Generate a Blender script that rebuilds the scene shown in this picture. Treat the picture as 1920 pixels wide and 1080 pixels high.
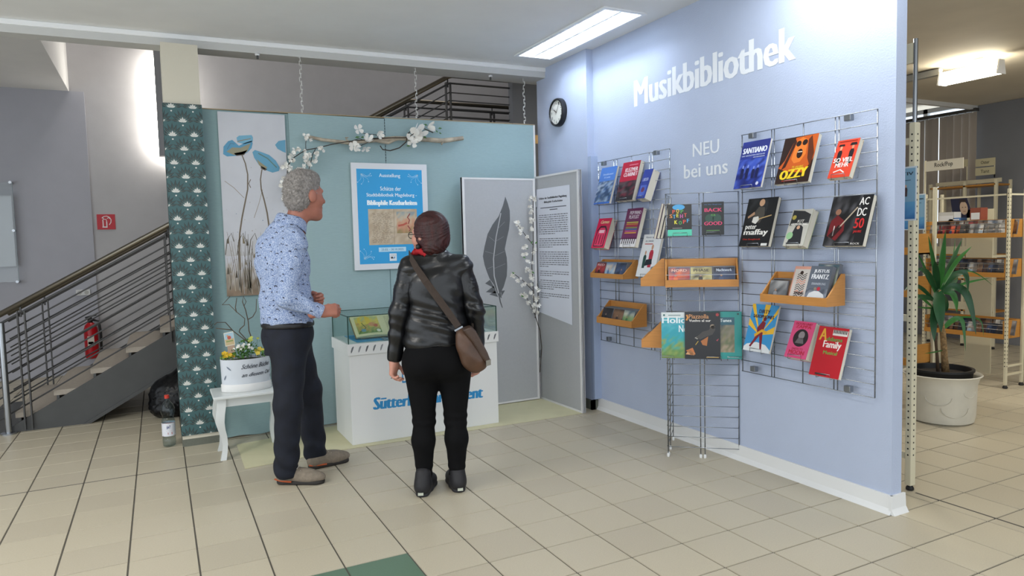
import bpy, bmesh, math, random
import numpy as np
from mathutils import Vector, Matrix

random.seed(7)
for o in list(bpy.data.objects):
    bpy.data.objects.remove(o)
scene = bpy.context.scene
COL = scene.collection

# ------------------------------------------------------------------ camera
FPX = 1302.055
YAW, PIT, ROL = 0.470198807, 0.0681120094, 0.0256558665
def cam_axes():
    cy, sy, cp, sp = math.cos(YAW), math.sin(YAW), math.cos(PIT), math.sin(PIT)
    cr, sr = math.cos(ROL), math.sin(ROL)
    fwd = np.array([sy*cp, cy*cp, -sp]); right = np.array([cy, -sy, 0.0]); down = np.cross(fwd, right)
    return np.array([cr*right+sr*down, -sr*right+cr*down, fwd])
CM = cam_axes()
CAM = np.array([0, 0, 1.5])
cd = bpy.data.cameras.new('camera')
cd.sensor_width = 36.0
cd.lens = 36.0*FPX/1920.0
cd.clip_start = 0.05
camo = bpy.data.objects.new('camera', cd)
COL.objects.link(camo)
r, d, f = CM
camo.matrix_world = Matrix(((r[0], -d[0], -f[0], 0), (r[1], -d[1], -f[1], 0), (r[2], -d[2], -f[2], 1.5), (0, 0, 0, 1)))
scene.camera = camo

# ------------------------------------------------------------------ world, exposure
w = bpy.data.worlds.new('daylight')
scene.world = w
w.use_nodes = True
bg = w.node_tree.nodes['Background']
bg.inputs[0].default_value = (0.86, 0.93, 1.0, 1)
bg.inputs[1].default_value = 1.5
vs = scene.view_settings
vs.view_transform = 'Standard'
vs.look = 'None'
vs.exposure = 0.58
vs.gamma = 1.0
vs.use_curve_mapping = False

def area_light(name, loc, size, sy, power, col, rot=(0, 0, 0)):
    L = bpy.data.lights.new(name, 'AREA')
    L.shape = 'RECTANGLE'; L.size = size; L.size_y = sy; L.energy = power; L.color = col
    o = bpy.data.objects.new(name, L); COL.objects.link(o)
    o.location = loc; o.rotation_euler = rot
    return o
# unseen hall area lights: two added as fill, the third an out-of-frame louvre lamp
area_light('unseen_hall_light', (0.6, 0.6, 3.08), 0.3, 1.3, 26, (1, .97, .92))
area_light('unseen_hall_light', (-1.8, 3.2, 3.08), 0.3, 1.3, 45, (1, .97, .92))
area_light('unseen_hall_light', (3.03, 2.35, 3.09), 0.3, 1.25, 15, (.93, .97, 1))
# fill lights added out of view to brighten the stairwell and music room
area_light('stairwell_fill', (0.2, 8.6, 5.9), 1.2, 1.2, 22, (1, .96, .92))
area_light('stairwell_fill', (4.0, 8.6, 5.9), 1.2, 1.2, 14, (1, .96, .92))
area_light('music_room_fill', (7.0, 2.2, 3.05), 0.2, 1.3, 40, (1, .93, .8))
area_light('music_room_fill', (5.0, 4.6, 3.05), 0.2, 1.3, 25, (1, .93, .8))

# ------------------------------------------------------------------ geometry from picture measures
def ray(px, py):
    return CM.T @ np.array([px-960.0, py-540.0, FPX])
def at_x(px, py, v):
    d = ray(px, py); return CAM + d*((v-CAM[0])/d[0])
def at_y(px, py, v):
    d = ray(px, py); return CAM + d*((v-CAM[1])/d[1])
def at_z(px, py, v=0.0):
    d = ray(px, py); return CAM + d*((v-CAM[2])/d[2])

# ------------------------------------------------------------------ colour and materials
def lin(c):
    return c/12.92 if c <= 0.04045 else ((c+0.055)/1.055)**2.4
def S(h):
    if not isinstance(h, str): return tuple(h)
    h = h.lstrip('#')
    return tuple(lin(int(h[i:i+2], 16)/255.0) for i in (0, 2, 4))
MATS = {}
def mat(name, col, rough=0.5, metal=0.0, noise=0.0, nscale=20.0, bump=0.0, bscale=200.0, spec=0.5, emit=None, estr=0.0, trans=0.0, ior=1.45, detail=3.0, stretch=None):
    if name in MATS: return MATS[name]
    m = bpy.data.materials.new(name); m.use_nodes = True
    nt = m.node_tree; b = nt.nodes['Principled BSDF']
    c = S(col)+(1,)
    b.inputs['Base Color'].default_value = c
    b.inputs['Roughness'].default_value = rough
    b.inputs['Metallic'].default_value = metal
    b.inputs['Specular IOR Level'].default_value = spec
    b.inputs['IOR'].default_value = ior
    if trans: b.inputs['Transmission Weight'].default_value = trans
    if emit:
        b.inputs['Emission Color'].default_value = S(emit)+(1,)
        b.inputs['Emission Strength'].default_value = estr
    if noise or bump:
        tc = nt.nodes.new('ShaderNodeTexCoord')
        src = tc.outputs['Object']
        if stretch:
            mp = nt.nodes.new('ShaderNodeMapping'); mp.inputs['Scale'].default_value = stretch
            nt.links.new(src, mp.inputs[0]); src = mp.outputs[0]
    if noise:
        n = nt.nodes.new('ShaderNodeTexNoise'); n.inputs['Scale'].default_value = nscale; n.inputs['Detail'].default_value = detail
        nt.links.new(src, n.inputs['Vector'])
        mr = nt.nodes.new('ShaderNodeMapRange'); mr.inputs[1].default_value = .3; mr.inputs[2].default_value = .7
        mr.inputs[3].default_value = 1-noise; mr.inputs[4].default_value = 1+noise
        nt.links.new(n.outputs[0], mr.inputs[0])
        mx = nt.nodes.new('ShaderNodeVectorMath'); mx.operation = 'SCALE'
        mx.inputs[0].default_value = c[:3]
        nt.links.new(mr.outputs[0], mx.inputs['Scale'])
        nt.links.new(mx.outputs[0], b.inputs['Base Color'])
    if bump:
        n2 = nt.nodes.new('ShaderNodeTexNoise'); n2.inputs['Scale'].default_value = bscale; n2.inputs['Detail'].default_value = 2
        nt.links.new(src, n2.inputs['Vector'])
        bp = nt.nodes.new('ShaderNodeBump'); bp.inputs['Strength'].default_value = bump; bp.inputs['Distance'].default_value = .004
        nt.links.new(n2.outputs[0], bp.inputs['Height']); nt.links.new(bp.outputs[0], b.inputs['Normal'])
    MATS[name] = m
    return m
def print_mat(name, rough):
    m = bpy.data.materials.new(name); m.use_nodes = True; nt = m.node_tree; b = nt.nodes['Principled BSDF']
    at = nt.nodes.new('ShaderNodeAttribute'); at.attribute_name = 'ink'
    nt.links.new(at.outputs['Color'], b.inputs['Base Color'])
    b.inputs['Roughness'].default_value = rough
    return m
def thin_glass(name, tint, refl=.08):
    m = bpy.data.materials.new(name); m.use_nodes = True; nt = m.node_tree
    nt.nodes.remove(nt.nodes['Principled BSDF']); out = nt.nodes['Material Output']
    t = nt.nodes.new('ShaderNodeBsdfTransparent'); t.inputs[0].default_value = S(tint)+(1,)
    g = nt.nodes.new('ShaderNodeBsdfGlossy'); g.inputs['Roughness'].default_value = .02
    lw = nt.nodes.new('ShaderNodeLayerWeight'); lw.inputs[0].default_value = .5
    pw = nt.nodes.new('ShaderNodeMath'); pw.operation = 'POWER'; pw.inputs[1].default_value = 4.0; nt.links.new(lw.outputs['Facing'], pw.inputs[0])
    fr = nt.nodes.new('ShaderNodeMath'); fr.operation = 'MULTIPLY_ADD'; fr.inputs[1].default_value = .6; fr.inputs[2].default_value = .035; nt.links.new(pw.outputs[0], fr.inputs[0])
    mx = nt.nodes.new('ShaderNodeMixShader'); nt.links.new(fr.outputs[0], mx.inputs[0]); nt.links.new(t.outputs[0], mx.inputs[1]); nt.links.new(g.outputs[0], mx.inputs[2])
    nt.links.new(mx.outputs[0], out.inputs[0]); MATS[name] = m
    return m
PRINT = print_mat('printed_ink', .45)
PRINTG = print_mat('glossy_ink', .28)

# ------------------------------------------------------------------ objects
def wloc(o):
    v = Vector((0, 0, 0))
    while o is not None:
        v = v + Vector(o.location); o = o.parent
    return v
def props(o, label=None, cat=None, group=None, kind=None):
    if label: o['label'] = label
    if cat: o['category'] = cat
    if group: o['group'] = group
    if kind: o['kind'] = kind
    return o
def thing(name, loc, label, cat, group=None):
    o = bpy.data.objects.new(name, None); COL.objects.link(o)
    o.empty_display_size = .05
    o.location = loc
    return props(o, label, cat, group)
def link_mesh(name, me, parent=None, loc=None):
    o = bpy.data.objects.new(name, me); COL.objects.link(o)
    if parent is not None: o.parent = parent
    if loc is not None: o.location = loc
    return o
class MB:
    def __init__(s): s.v = []; s.f = []
    def add(s, vs, fs):
        k = len(s.v); s.v += [tuple(map(float, p)) for p in vs]; s.f += [tuple(i+k for i in q) for q in fs]; return s
    def box(s, x0, x1, y0, y1, z0, z1):
        return s.add([(x0, y0, z0), (x1, y0, z0), (x1, y1, z0), (x0, y1, z0), (x0, y0, z1), (x1, y0, z1), (x1, y1, z1), (x0, y1, z1)],
                     [(0, 3, 2, 1), (4, 5, 6, 7), (0, 1, 5, 4), (1, 2, 6, 5), (2, 3, 7, 6), (3, 0, 4, 7)])
    def obox(s, c, a, b, n, ha, hb, hn):
        c, a, b, n = map(Vector, (c, a, b, n))
        q = [c+a*ha*i+b*hb*j+n*hn*k for k in (-1, 1) for j in (-1, 1) for i in (-1, 1)]
        return s.add(q, [(0, 2, 3, 1), (4, 5, 7, 6), (0, 1, 5, 4), (1, 3, 7, 5), (3, 2, 6, 7), (2, 0, 4, 6)])
    def quad(s, *p): return s.add(p, [tuple(range(len(p)))])
    def prism(s, pts, ext):
        n = len(pts); e = Vector(ext); a = [Vector(p) for p in pts]; b = [p+e for p in a]
        return s.add(a+b, [tuple(range(n-1, -1, -1)), tuple(range(n, 2*n))]+[(i, (i+1) % n, n+(i+1) % n, n+i) for i in range(n)])
    def tube(s, path, rad, n=8, cap=True, flat=None):
        P = [Vector(p) for p in path]; m = len(P)
        R = rad if isinstance(rad, (list, tuple)) else [rad]*m
        up = None; V = []; F = []
        for i in range(m):
            t = (P[min(i+1, m-1)]-P[max(i-1, 0)])
            if t.length < 1e-9: t = Vector((0, 0, 1))
            t.normalize()
            if up is None:
                up = Vector((0, 0, 1)) if abs(t.z) < .9 else Vector((1, 0, 0))
            a = t.cross(up)
            if a.length < 1e-6: a = t.orthogonal()
            a.normalize(); b = a.cross(t).normalized(); up = b
            for k in range(n):
                an = 2*math.pi*(k+.5)/n
                V.append(P[i]+a*math.cos(an)*R[i]+b*math.sin(an)*R[i]*(flat or 1))
        for i in range(m-1):
            for k in range(n):
                F.append((i*n+k, i*n+(k+1) % n, (i+1)*n+(k+1) % n, (i+1)*n+k))
        if cap:
            F.append(tuple(range(n-1, -1, -1))); F.append(tuple((m-1)*n+k for k in range(n)))
        return s.add(V, F)
    def lathe(s, prof, c, n=24, sx=1, sy=1, cap=True):
        V = []; F = []; m = len(prof)
        for (rr, z) in prof:
            for k in range(n):
                an = 2*math.pi*k/n
                V.append((c[0]+rr*sx*math.cos(an), c[1]+rr*sy*math.sin(an), c[2]+z))
        for i in range(m-1):
            for k in range(n):
                F.append((i*n+k, i*n+(k+1) % n, (i+1)*n+(k+1) % n, (i+1)*n+k))
        if cap:
            F.append(tuple(range(n-1, -1, -1))); F.append(tuple((m-1)*n+k for k in range(n)))
        return s.add(V, F)
    def build(s, name, m, parent=None, smooth=False, bevel=0, origin=None, label=None):
        if parent is not None: off = wloc(parent)
        elif origin is not None: off = Vector(origin)
        else:
            A = np.array(s.v); off = Vector(((A[:, 0].min()+A[:, 0].max())/2, (A[:, 1].min()+A[:, 1].max())/2, A[:, 2].min()))
        me = bpy.data.meshes.new(name)
        me.from_pydata([tuple(Vector(p)-off) for p in s.v], [], s.f)
        if bevel:
            bm = bmesh.new(); bm.from_mesh(me)
            bmesh.ops.remove_doubles(bm, verts=bm.verts, dist=1e-6)
            ed = [e for e in bm.edges if len(e.link_faces) == 2 and e.calc_face_angle(0) > .6]
            bmesh.ops.bevel(bm, geom=ed, offset=bevel, segments=2, profile=.5, affect='EDGES')
            bm.to_mesh(me); bm.free()
        me.validate(); me.update()
        if m is not None: me.materials.append(m)
        if smooth:
            me.shade_smooth()
            if smooth == 'auto':
                me.set_sharp_from_angle(angle=.7)
        o = link_mesh(name, me, parent)
        if parent is None: o.location = off
        if label: o['label'] = label
        return o
def one(name, mb, m, label, cat, group=None, **k):
    return props(mb.build(name, m, None, **k), label, cat, group)
def struct(name, mb, m, **k):
    return props(mb.build(name, m, None, origin=(0, 0, 0), **k), None, None, None, 'structure')
def copy_tree(o, parent=None):
    c = o.copy(); COL.objects.link(c); c.parent = parent
    for ch in list(o.children): copy_tree(ch, c)
    return c

# ------------------------------------------------------------------ flat print: coloured shapes and letters
TXT = {}
def glyphs(t, bold=0.0):
    k = (t, bold)
    if k in TXT: return TXT[k]
    cu = bpy.data.curves.new('t', 'FONT'); cu.body = t; cu.resolution_u = 2; cu.space_line = 1.0
    o = bpy.data.objects.new('t', cu); COL.objects.link(o)
    bpy.context.view_layer.update()
    ev = o.evaluated_get(bpy.context.evaluated_depsgraph_get())
    me = ev.to_mesh()
    V = np.array([tuple(v.co)[:2] for v in me.vertices]); F = [tuple(p.vertices) for p in me.polygons]
    ev.to_mesh_clear(); bpy.data.objects.remove(o); bpy.data.curves.remove(cu)
    if len(V):
        mn = V.min(0); mx = V.max(0); V = (V-mn)/np.maximum(mx-mn, 1e-6)
    TXT[k] = (V, F)
    return TXT[k]
class Art:
    """Flat print on a surface: origin o, edge vectors u and v (their lengths are the size), shapes in 0..1."""
    def __init__(s, o, u, v, step=.0004):
        s.o, s.u, s.v = Vector(o), Vector(u), Vector(v)
        s.n = s.u.cross(s.v).normalized(); s.L = 1; s.step = step
        s.V = []; s.F = []; s.C = []; s.warp = None
    def _add(s, pts, faces, cols):
        k = len(s.V)
        for p in pts:
            if s.warp: s.V.append(s.warp(p[0], p[1], s.L*s.step))
            else: s.V.append(s.o+s.u*p[0]+s.v*p[1]+s.n*(s.L*s.step))
        for q in faces:
            s.F.append(tuple(i+k for i in q))
        s.C += cols
        return s
    def poly(s, pts, c):
        pts = [tuple(p) for p in pts]
        a = sum(pts[i][0]*pts[(i+1) % len(pts)][1]-pts[(i+1) % len(pts)][0]*pts[i][1] for i in range(len(pts)))
        if a < 0: pts = pts[::-1]
        return s._add(pts, [tuple(range(len(pts)))], [S(c)]*len(pts))
    def rect(s, x0, y0, x1, y1, c): return s.poly([(x0, y0), (x1, y0), (x1, y1), (x0, y1)], c)
    def asp(s): return s.u.length/s.v.length
    def disc(s, x, y, rx, c, ry=None, n=18, rot=0):
        ry = rx*s.asp() if ry is None else ry
        return s.poly([(x+rx*math.cos(2*math.pi*i/n+rot), y+ry*math.sin(2*math.pi*i/n+rot)) for i in range(n)], c)
    def line(s, pts, wd, c, w2=None):
        asp = s.asp(); P = [Vector((p[0]*asp, p[1])) for p in pts]; A = []; B = []; m = len(P); w2 = wd if w2 is None else w2
        for i in range(m):
            t = P[min(i+1, m-1)]-P[max(i-1, 0)]
            if t.length < 1e-9: t = Vector((1, 0))
            t.normalize(); nn = Vector((-t.y, t.x))*(wd+(w2-wd)*i/max(1, m-1))*.5
            A.append(P[i]+nn); B.append(P[i]-nn)
        pts2 = [(p.x/asp, p.y) for p in A]+[(p.x/asp, p.y) for p in B]
        return s._add(pts2, [(m+i, m+i+1, i+1, i) for i in range(m-1)], [S(c)]*(2*m))
    def text(s, t, x0, y0, x1, y1, c, bold=0.0, shear=0.0, slope=0.0):
        V, F = glyphs(t)
        if not len(V): return s
        L0 = s.L
        for i in range(1 if not bold else 3):
            dx = 0 if not bold else (i-1)*bold
            pts = [(x0+(p[0]*(1-2*bold)+bold+dx+shear*p[1])*(x1-x0), y0+p[1]*(y1-y0)+slope*p[0]) for p in V]
            s.L = L0+.12*i
            s._add(pts, F, [S(c)]*len(pts))
        s.L = L0
        return s
    def photo(s, x0, y0, x1, y1, pal, nx=10, ny=12, seed=0, grad=None):
        rg = random.Random(seed); pal = [S(c) for c in pal]; pts = []; cols = []; fs = []
        for j in range(ny+1):
            for i in range(nx+1):
                pts.append((x0+(x1-x0)*i/nx, y0+(y1-y0)*j/ny))
                if grad:
                    t = j/ny*(len(pal)-1)+rg.uniform(-grad, grad); t = min(max(t, 0), len(pal)-1); a = int(min(t, len(pal)-2)) if len(pal) > 1 else 0; fr = t-a
                    c = tuple(pal[a][k]*(1-fr)+pal[min(a+1, len(pal)-1)][k]*fr for k in range(3))
                else: c = rg.choice(pal)
                cols.append(c)
        for j in range(ny):
            for i in range(nx):
                a = j*(nx+1)+i; fs.append((a, a+1, a+nx+2, a+nx+1))
        return s._add(pts, fs, cols)
    def build(s, name, parent, m=None, stuff=False):
        off = wloc(parent)
        me = bpy.data.meshes.new(name)
        me.from_pydata([tuple(p-off) for p in s.V], [], s.F)
        ca = me.color_attributes.new('ink', 'FLOAT_COLOR', 'POINT')
        ca.data.foreach_set('color', np.array([tuple(c)+(1.0,) for c in s.C], dtype=np.float32).ravel())
        me.materials.append(m or PRINT)
        o = link_mesh(name, me, parent)
        if stuff: o['kind'] = 'stuff'
        return o

# ------------------------------------------------------------------ organic surfaces: blended distance fields, surface nets
def cap(a, b, ra, rb=None, k=.03, fd=None, fs=1.0):
    return ('c', np.array(a, float), np.array(b, float), ra, ra if rb is None else rb, k, fd, fs)
def ell(c, r, k=.03, ax=None):
    return ('e', np.array(c, float), np.array(r, float), k, None if ax is None else np.array(ax, float))
def cut(n, p): return ('x', np.array(n, float), np.array(p, float))
def sub(c, r, k=.01, ax=None):
    return ('s', np.array(c, float), np.array(r, float), k, None if ax is None else np.array(ax, float))
def sdf_mesh(prims, vox, noise=None, pad=.03):
    lo = np.full(3, 1e9); hi = -lo
    for p in prims:
        if p[0] == 'c':
            m = max(p[3], p[4])
            for q in (p[1], p[2]): lo = np.minimum(lo, q-m); hi = np.maximum(hi, q+m)
        elif p[0] == 'e':
            m = p[2].max() if p[4] is not None else p[2]
            lo = np.minimum(lo, p[1]-m); hi = np.maximum(hi, p[1]+m)
    lo = lo-pad; hi = hi+pad
    n = np.ceil((hi-lo)/vox).astype(int)+1
    ax = [lo[i]+vox*np.arange(n[i]) for i in range(3)]
    D = np.full(tuple(n), 1.0, dtype=np.float32)
    def region(l, h):
        a = np.maximum(np.floor((l-lo)/vox).astype(int), 0); b = np.minimum(np.ceil((h-lo)/vox).astype(int)+1, n)
        return tuple(slice(x, y) for x, y in zip(a, b))
    def grid(sl):
        return np.meshgrid(ax[0][sl[0]], ax[1][sl[1]], ax[2][sl[2]], indexing='ij', sparse=True)
    def ellip(p, X, Y, Z):
        x, y, z = X-p[1][0], Y-p[1][1], Z-p[1][2]
        if p[4] is not None:
            A = p[4]; x, y, z = A[0][0]*x+A[0][1]*y+A[0][2]*z, A[1][0]*x+A[1][1]*y+A[1][2]*z, A[2][0]*x+A[2][1]*y+A[2][2]*z
        r = p[2]
        k0 = np.sqrt((x/r[0])**2+(y/r[1])**2+(z/r[2])**2); k1 = np.sqrt((x/r[0]**2)**2+(y/r[1]**2)**2+(z/r[2]**2)**2)
        return k0*(k0-1)/np.maximum(k1, 1e-6)
    for p in prims:
        if p[0] == 'c':
            _, a, b, ra, rb, k, fd, fs = p
            m = max(ra, rb)+k+2*vox+.02
            sl = region(np.minimum(a, b)-m, np.maximum(a, b)+m); X, Y, Z = grid(sl)
            x, y, z = X-a[0], Y-a[1], Z-a[2]; ba = b-a
            if fd is not None:
                fdn = np.array(fd, float); fdn = fdn/np.linalg.norm(fdn)
                g = (x*fdn[0]+y*fdn[1]+z*fdn[2])*(1/fs-1)
                x, y, z = x+g*fdn[0], y+g*fdn[1], z+g*fdn[2]
                ba = ba+fdn*(ba@fdn)*(1/fs-1)
            h = np.clip((x*ba[0]+y*ba[1]+z*ba[2])/max(ba@ba, 1e-9), 0, 1)
            dd = np.sqrt((x-ba[0]*h)**2+(y-ba[1]*h)**2+(z-ba[2]*h)**2)-(ra+(rb-ra)*h)
            if fd is not None: dd = dd*max(min(fs, 1), .6)
            old = D[sl]
        elif p[0] == 'e':
            m = p[2].max()+p[3]+2*vox+.02
            sl = region(p[1]-m, p[1]+m); X, Y, Z = grid(sl); dd = ellip(p, X, Y, Z); k = p[3]; old = D[sl]
        elif p[0] == 's':
            m = p[2].max()+p[3]+2*vox+.02
            sl = region(p[1]-m, p[1]+m); X, Y, Z = grid(sl); dd = -ellip(p, X, Y, Z); old = D[sl]
            D[sl] = np.maximum(old, dd); continue
        else:
            X, Y, Z = grid(tuple(slice(0, q) for q in n))
            D = np.maximum(D, ((X-p[2][0])*p[1][0]+(Y-p[2][1])*p[1][1]+(Z-p[2][2])*p[1][2]).astype(np.float32)); continue
        h = np.maximum(k-np.abs(old-dd), 0)/max(k, 1e-6)
        D[sl] = np.minimum(old, dd)-h*h*k*.25
    if noise is not None:
        X, Y, Z = grid(tuple(slice(0, q) for q in n))
        D = D+noise(X, Y, Z).astype(np.float32)
    D[0] = D[-1] = 1; D[:, 0] = D[:, -1] = 1; D[:, :, 0] = D[:, :, -1] = 1
    I = D < 0
    nx, ny, nz = n
    cnt = np.zeros((nx-1, ny-1, nz-1), np.int8)
    for i in (0, 1):
        for j in (0, 1):
            for k in (0, 1): cnt += I[i:nx-1+i, j:ny-1+j, k:nz-1+k]
    cells = np.argwhere((cnt > 0) & (cnt < 8))
    idx = np.full(cnt.shape, -1, np.int32); idx[tuple(cells.T)] = np.arange(len(cells))
    acc = np.zeros((len(cells), 3)); num = np.zeros(len(cells))
    cor = [(i, j, k) for i in (0, 1) for j in (0, 1) for k in (0, 1)]
    for a in cor:
        for axi in range(3):
            if a[axi]: continue
            b = list(a); b[axi] = 1
            da = D[cells[:, 0]+a[0], cells[:, 1]+a[1], cells[:, 2]+a[2]]; db = D[cells[:, 0]+b[0], cells[:, 1]+b[1], cells[:, 2]+b[2]]
            cr = (da < 0) != (db < 0)
            t = np.where(cr, da/np.where(cr, da-db, 1), 0)
            pt = np.tile(np.array(a, float), (len(cells), 1)); pt[:, axi] += t
            acc += pt*cr[:, None]; num += cr
    V = lo+(cells+acc/num[:, None])*vox
    F = []
    for axi in range(3):
        sl0 = [slice(1, q-1) for q in n]; sl1 = [slice(1, q-1) for q in n]
        sl0[axi] = slice(0, n[axi]-1); sl1[axi] = slice(1, n[axi])
        A = I[tuple(sl0)]; B = I[tuple(sl1)]
        e = np.argwhere(A != B)
        if not len(e): continue
        flip = A[tuple(e.T)]
        e = e.copy()
        u, v = (axi+1) % 3, (axi+2) % 3
        e[:, u] += 1; e[:, v] += 1
        def at(du, dv):
            q = e.copy(); q[:, u] += du; q[:, v] += dv; return idx[tuple(q.T)]
        Q = np.stack([at(-1, -1), at(0, -1), at(0, 0), at(-1, 0)], 1)
        Q[~flip] = Q[~flip][:, ::-1]
        F.append(Q)
    F = np.concatenate(F); F = F[(F >= 0).all(1)]
    return V, F
def organic(name, pieces, m, parent, relax=1):
    """pieces: list of (V,F) in world space, joined to one mesh"""
    VV = []; FF = []; k = 0
    for V, F in pieces:
        VV.append(V); FF.append(F+k); k += len(V)
    V = np.concatenate(VV); F = np.concatenate(FF)
    for _ in range(relax):
        acc = np.zeros_like(V); c = np.zeros(len(V))
        for i in range(4):
            a, b = F[:, i], F[:, (i+1) % 4]
            np.add.at(acc, a, V[b]); np.add.at(acc, b, V[a]); np.add.at(c, a, 1); np.add.at(c, b, 1)
        V = V*.45+.55*acc/np.maximum(c, 1)[:, None]
    off = np.array(wloc(parent)) if parent is not None else np.array([(V[:, 0].min()+V[:, 0].max())/2, (V[:, 1].min()+V[:, 1].max())/2, V[:, 2].min()])
    me = bpy.data.meshes.new(name)
    me.from_pydata((V-off).tolist(), [], F.tolist()); me.update(); me.shade_smooth()
    if m: me.materials.append(m)
    o = link_mesh(name, me, parent)
    if parent is None: o.location = off
    return o

# ================================================================== MATERIALS
M_TILE = mat('beige_tile', '#b9b09b', .34, noise=.05, nscale=160, detail=4, spec=.35)
M_TILE2 = mat('beige_tile_b', '#b4ab97', .36, noise=.05, nscale=150, detail=4, spec=.35)
M_TILEG = mat('green_tile', '#5d7562', .36, noise=.08, nscale=200, detail=4, spec=.35)
M_GROUT = mat('grout', '#57544d', .9)
M_BLUE = mat('blue_woodchip_paint', '#b4bfd6', .6, noise=.025, nscale=3, bump=.35, bscale=110)
M_CEIL = mat('ceiling_paint', '#e8e8e6', .8, noise=.02, nscale=4, bump=.1, bscale=160)
M_CREAM = mat('cream_column_paint', '#cfc9b8', .7, bump=.2, bscale=130)
M_WHITEP = mat('white_paint', '#dfe0e0', .5)
M_BACK = mat('stairwell_plaster', '#bcbbbd', .75, noise=.03, nscale=5, bump=.2, bscale=120)
M_BACKBLUE = mat('grey_lilac_plaster', '#b3b4bd', .7, noise=.02, nscale=5, bump=.15, bscale=120)
M_STEEL = mat('dark_grey_steel', '#4b4c4c', .5, spec=.4, noise=.06, nscale=8)
M_BAR = mat('railing_bar_steel', '#474747', .45, spec=.5)
M_RAIL = mat('brushed_handrail', '#7b7466', .3, metal=.85)
M_CHROME = mat('chrome_wire', '#a2a6ab', .25, metal=.95)
M_STONE = mat('stair_stone', '#a2998d', .6, noise=.06, nscale=40)
M_RWALL = mat('grey_room_paint', '#7c7e84', .7, noise=.02, nscale=6)
M_RCEIL = mat('warm_ceiling_paint', '#d8cfbc', .8, noise=.04, nscale=3)
M_BASET = mat('grey_green_base_tile', '#66695f', .4, noise=.05, nscale=80)

# ================================================================== FLOOR
fl = MB().box(-4.2, 10.2, -4.5, 10.4, -.12, -.004)
floor = struct('floor', fl, M_GROUT)
PX, PY, X0, Y0 = .302, .2917, .0985, 5.212
tiles = []
def proj(p):
    c = CM @ (np.array(p)-CAM)
    return None if c[2] < .05 else (c[0]/c[2]*FPX+960, c[1]/c[2]*FPX+540)
for i in range(-15, 33):
    for j in range(-24, 17):
        x0 = X0+i*PX; y0 = Y0+j*PY
        if x0 > 9.9 or x0 < -4.2 or y0 > 10.3 or y0 < .9: continue
        cx, cy = x0+PX/2, y0+PY/2
        q = [proj((x0+a, y0+b, 0)) for a, b in ((0, 0), (PX, 0), (PX, PY), (0, PY))]
        ar = 0; seen = False
        if all(q):
            ar = abs(sum(q[k][0]*q[(k+1) % 4][1]-q[(k+1) % 4][0]*q[k][1] for k in range(4)))/2
            seen = any(-5 < a[0] < 1925 and 0 < a[1] < 1085 for a in q)
        if cx > 3.55 and cy*3.4/cx > 2.5: seen = False
        if 3.36 < cx <= 3.55 and cy > 2.2: seen = False
        if cy > 5.9 and .3 < cx*5.86/cy < 3.4: seen = False
        tiles.append((ar if seen else 0, i, j, x0, y0))
tiles.sort(reverse=True)
def tile_mesh(w_, d_, m):
    g = .0028; b = .0022
    mb = MB().add([(g, g, -.006), (w_-g, g, -.006), (w_-g, d_-g, -.006), (g, d_-g, -.006),
                   (g+b, g+b, 0), (w_-g-b, g+b, 0), (w_-g-b, d_-g-b, 0), (g+b, d_-g-b, 0)],
                  [(4, 5, 6, 7), (0, 1, 5, 4), (1, 2, 6, 5), (2, 3, 7, 6), (3, 0, 4, 7)])
    me = bpy.data.meshes.new('tile'); me.from_pydata(mb.v, [], mb.f); me.materials.append(m); return me
TM = [tile_mesh(PX, PY, M_TILE), tile_mesh(PX, PY, M_TILE2), tile_mesh(PX, PY, M_TILEG)]
rest = MB()
for n, (ar, i, j, x0, y0) in enumerate(tiles):
    green = j == -8 and i in (1, 2)
    if ar > 60 and n < 300:
        link_mesh('tile', TM[2] if green else TM[(i*7+j*13+i*j) % 3 == 0], floor, (x0, y0, 0))
    else:
        g = .0028
        rest.quad((x0+g, y0+g, 0), (x0+PX-g, y0+g, 0), (x0+PX-g, y0+PY-g, 0), (x0+g, y0+PY-g, 0))
props(rest.build('distant_tiles', M_TILE, floor), kind='stuff')
# darker wide movement joint in the right-hand room
MB().box(3.788, 3.8, 1.2, 2.43, -.004, .0012).build('movement_joint', M_GROUT, floor)
MB().box(-1.4, .33, 5.206, 5.216, -.004, .0008).build('movement_joint', M_GROUT, floor)

# ================================================================== SHELL
ZC = 3.11
LX0, LX1, LY0, LY1 = 2.875, 3.21, 4.115, 5.445   # opening for the flush lamp
struct('ceiling', MB().box(-4.2, LX0, -4.5, 6.0, ZC, ZC+.3).box(LX1, 3.6, -4.5, 6.0, ZC, ZC+.3).box(LX0, LX1, -4.5, LY0, ZC, ZC+.3).box(LX0, LX1, LY1, 6.0, ZC, ZC+.3), M_CEIL)
struct('ceiling_music_room', MB().box(3.6, 10.2, -1.2, 5.47, ZC+.002, ZC+.3), M_RCEIL)
struct('ceiling_window_bay', MB().box(3.6, 10.2, 5.47, 7.0, ZC+.16, ZC+.3), M_RCEIL)
YE = lambda x: 5.868-.035*x
t = MB().prism([(-4.2, YE(-4.2), 3.072), (3.34, YE(3.34), 3.072), (3.34, YE(3.34)+.05, 3.072), (-4.2, YE(-4.2)+.05, 3.072)], (0, 0, ZC-3.072)); struct('trim_1', t, mat('beam_trim_paint', '#eceded', .6), bevel=.006)
struct('trim_2', MB().prism([(-4.2, YE(-4.2)+.012, 3.018), (3.48, YE(3.48)+.012, 3.018), (3.48, 6.05, 3.018), (-4.2, 6.05, 3.018)], (0, 0, .4)), mat('beam_paint', '#c6c6c3', .7))
struct('trim_3', MB().box(3.6, 9.7, 5.45, 5.5, 3.06, ZC+.17), M_WHITEP)
wb = struct('wall_right', MB().box(3.40, 3.482, 2.31, 5.08, 0, ZC), M_BLUE)
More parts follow.
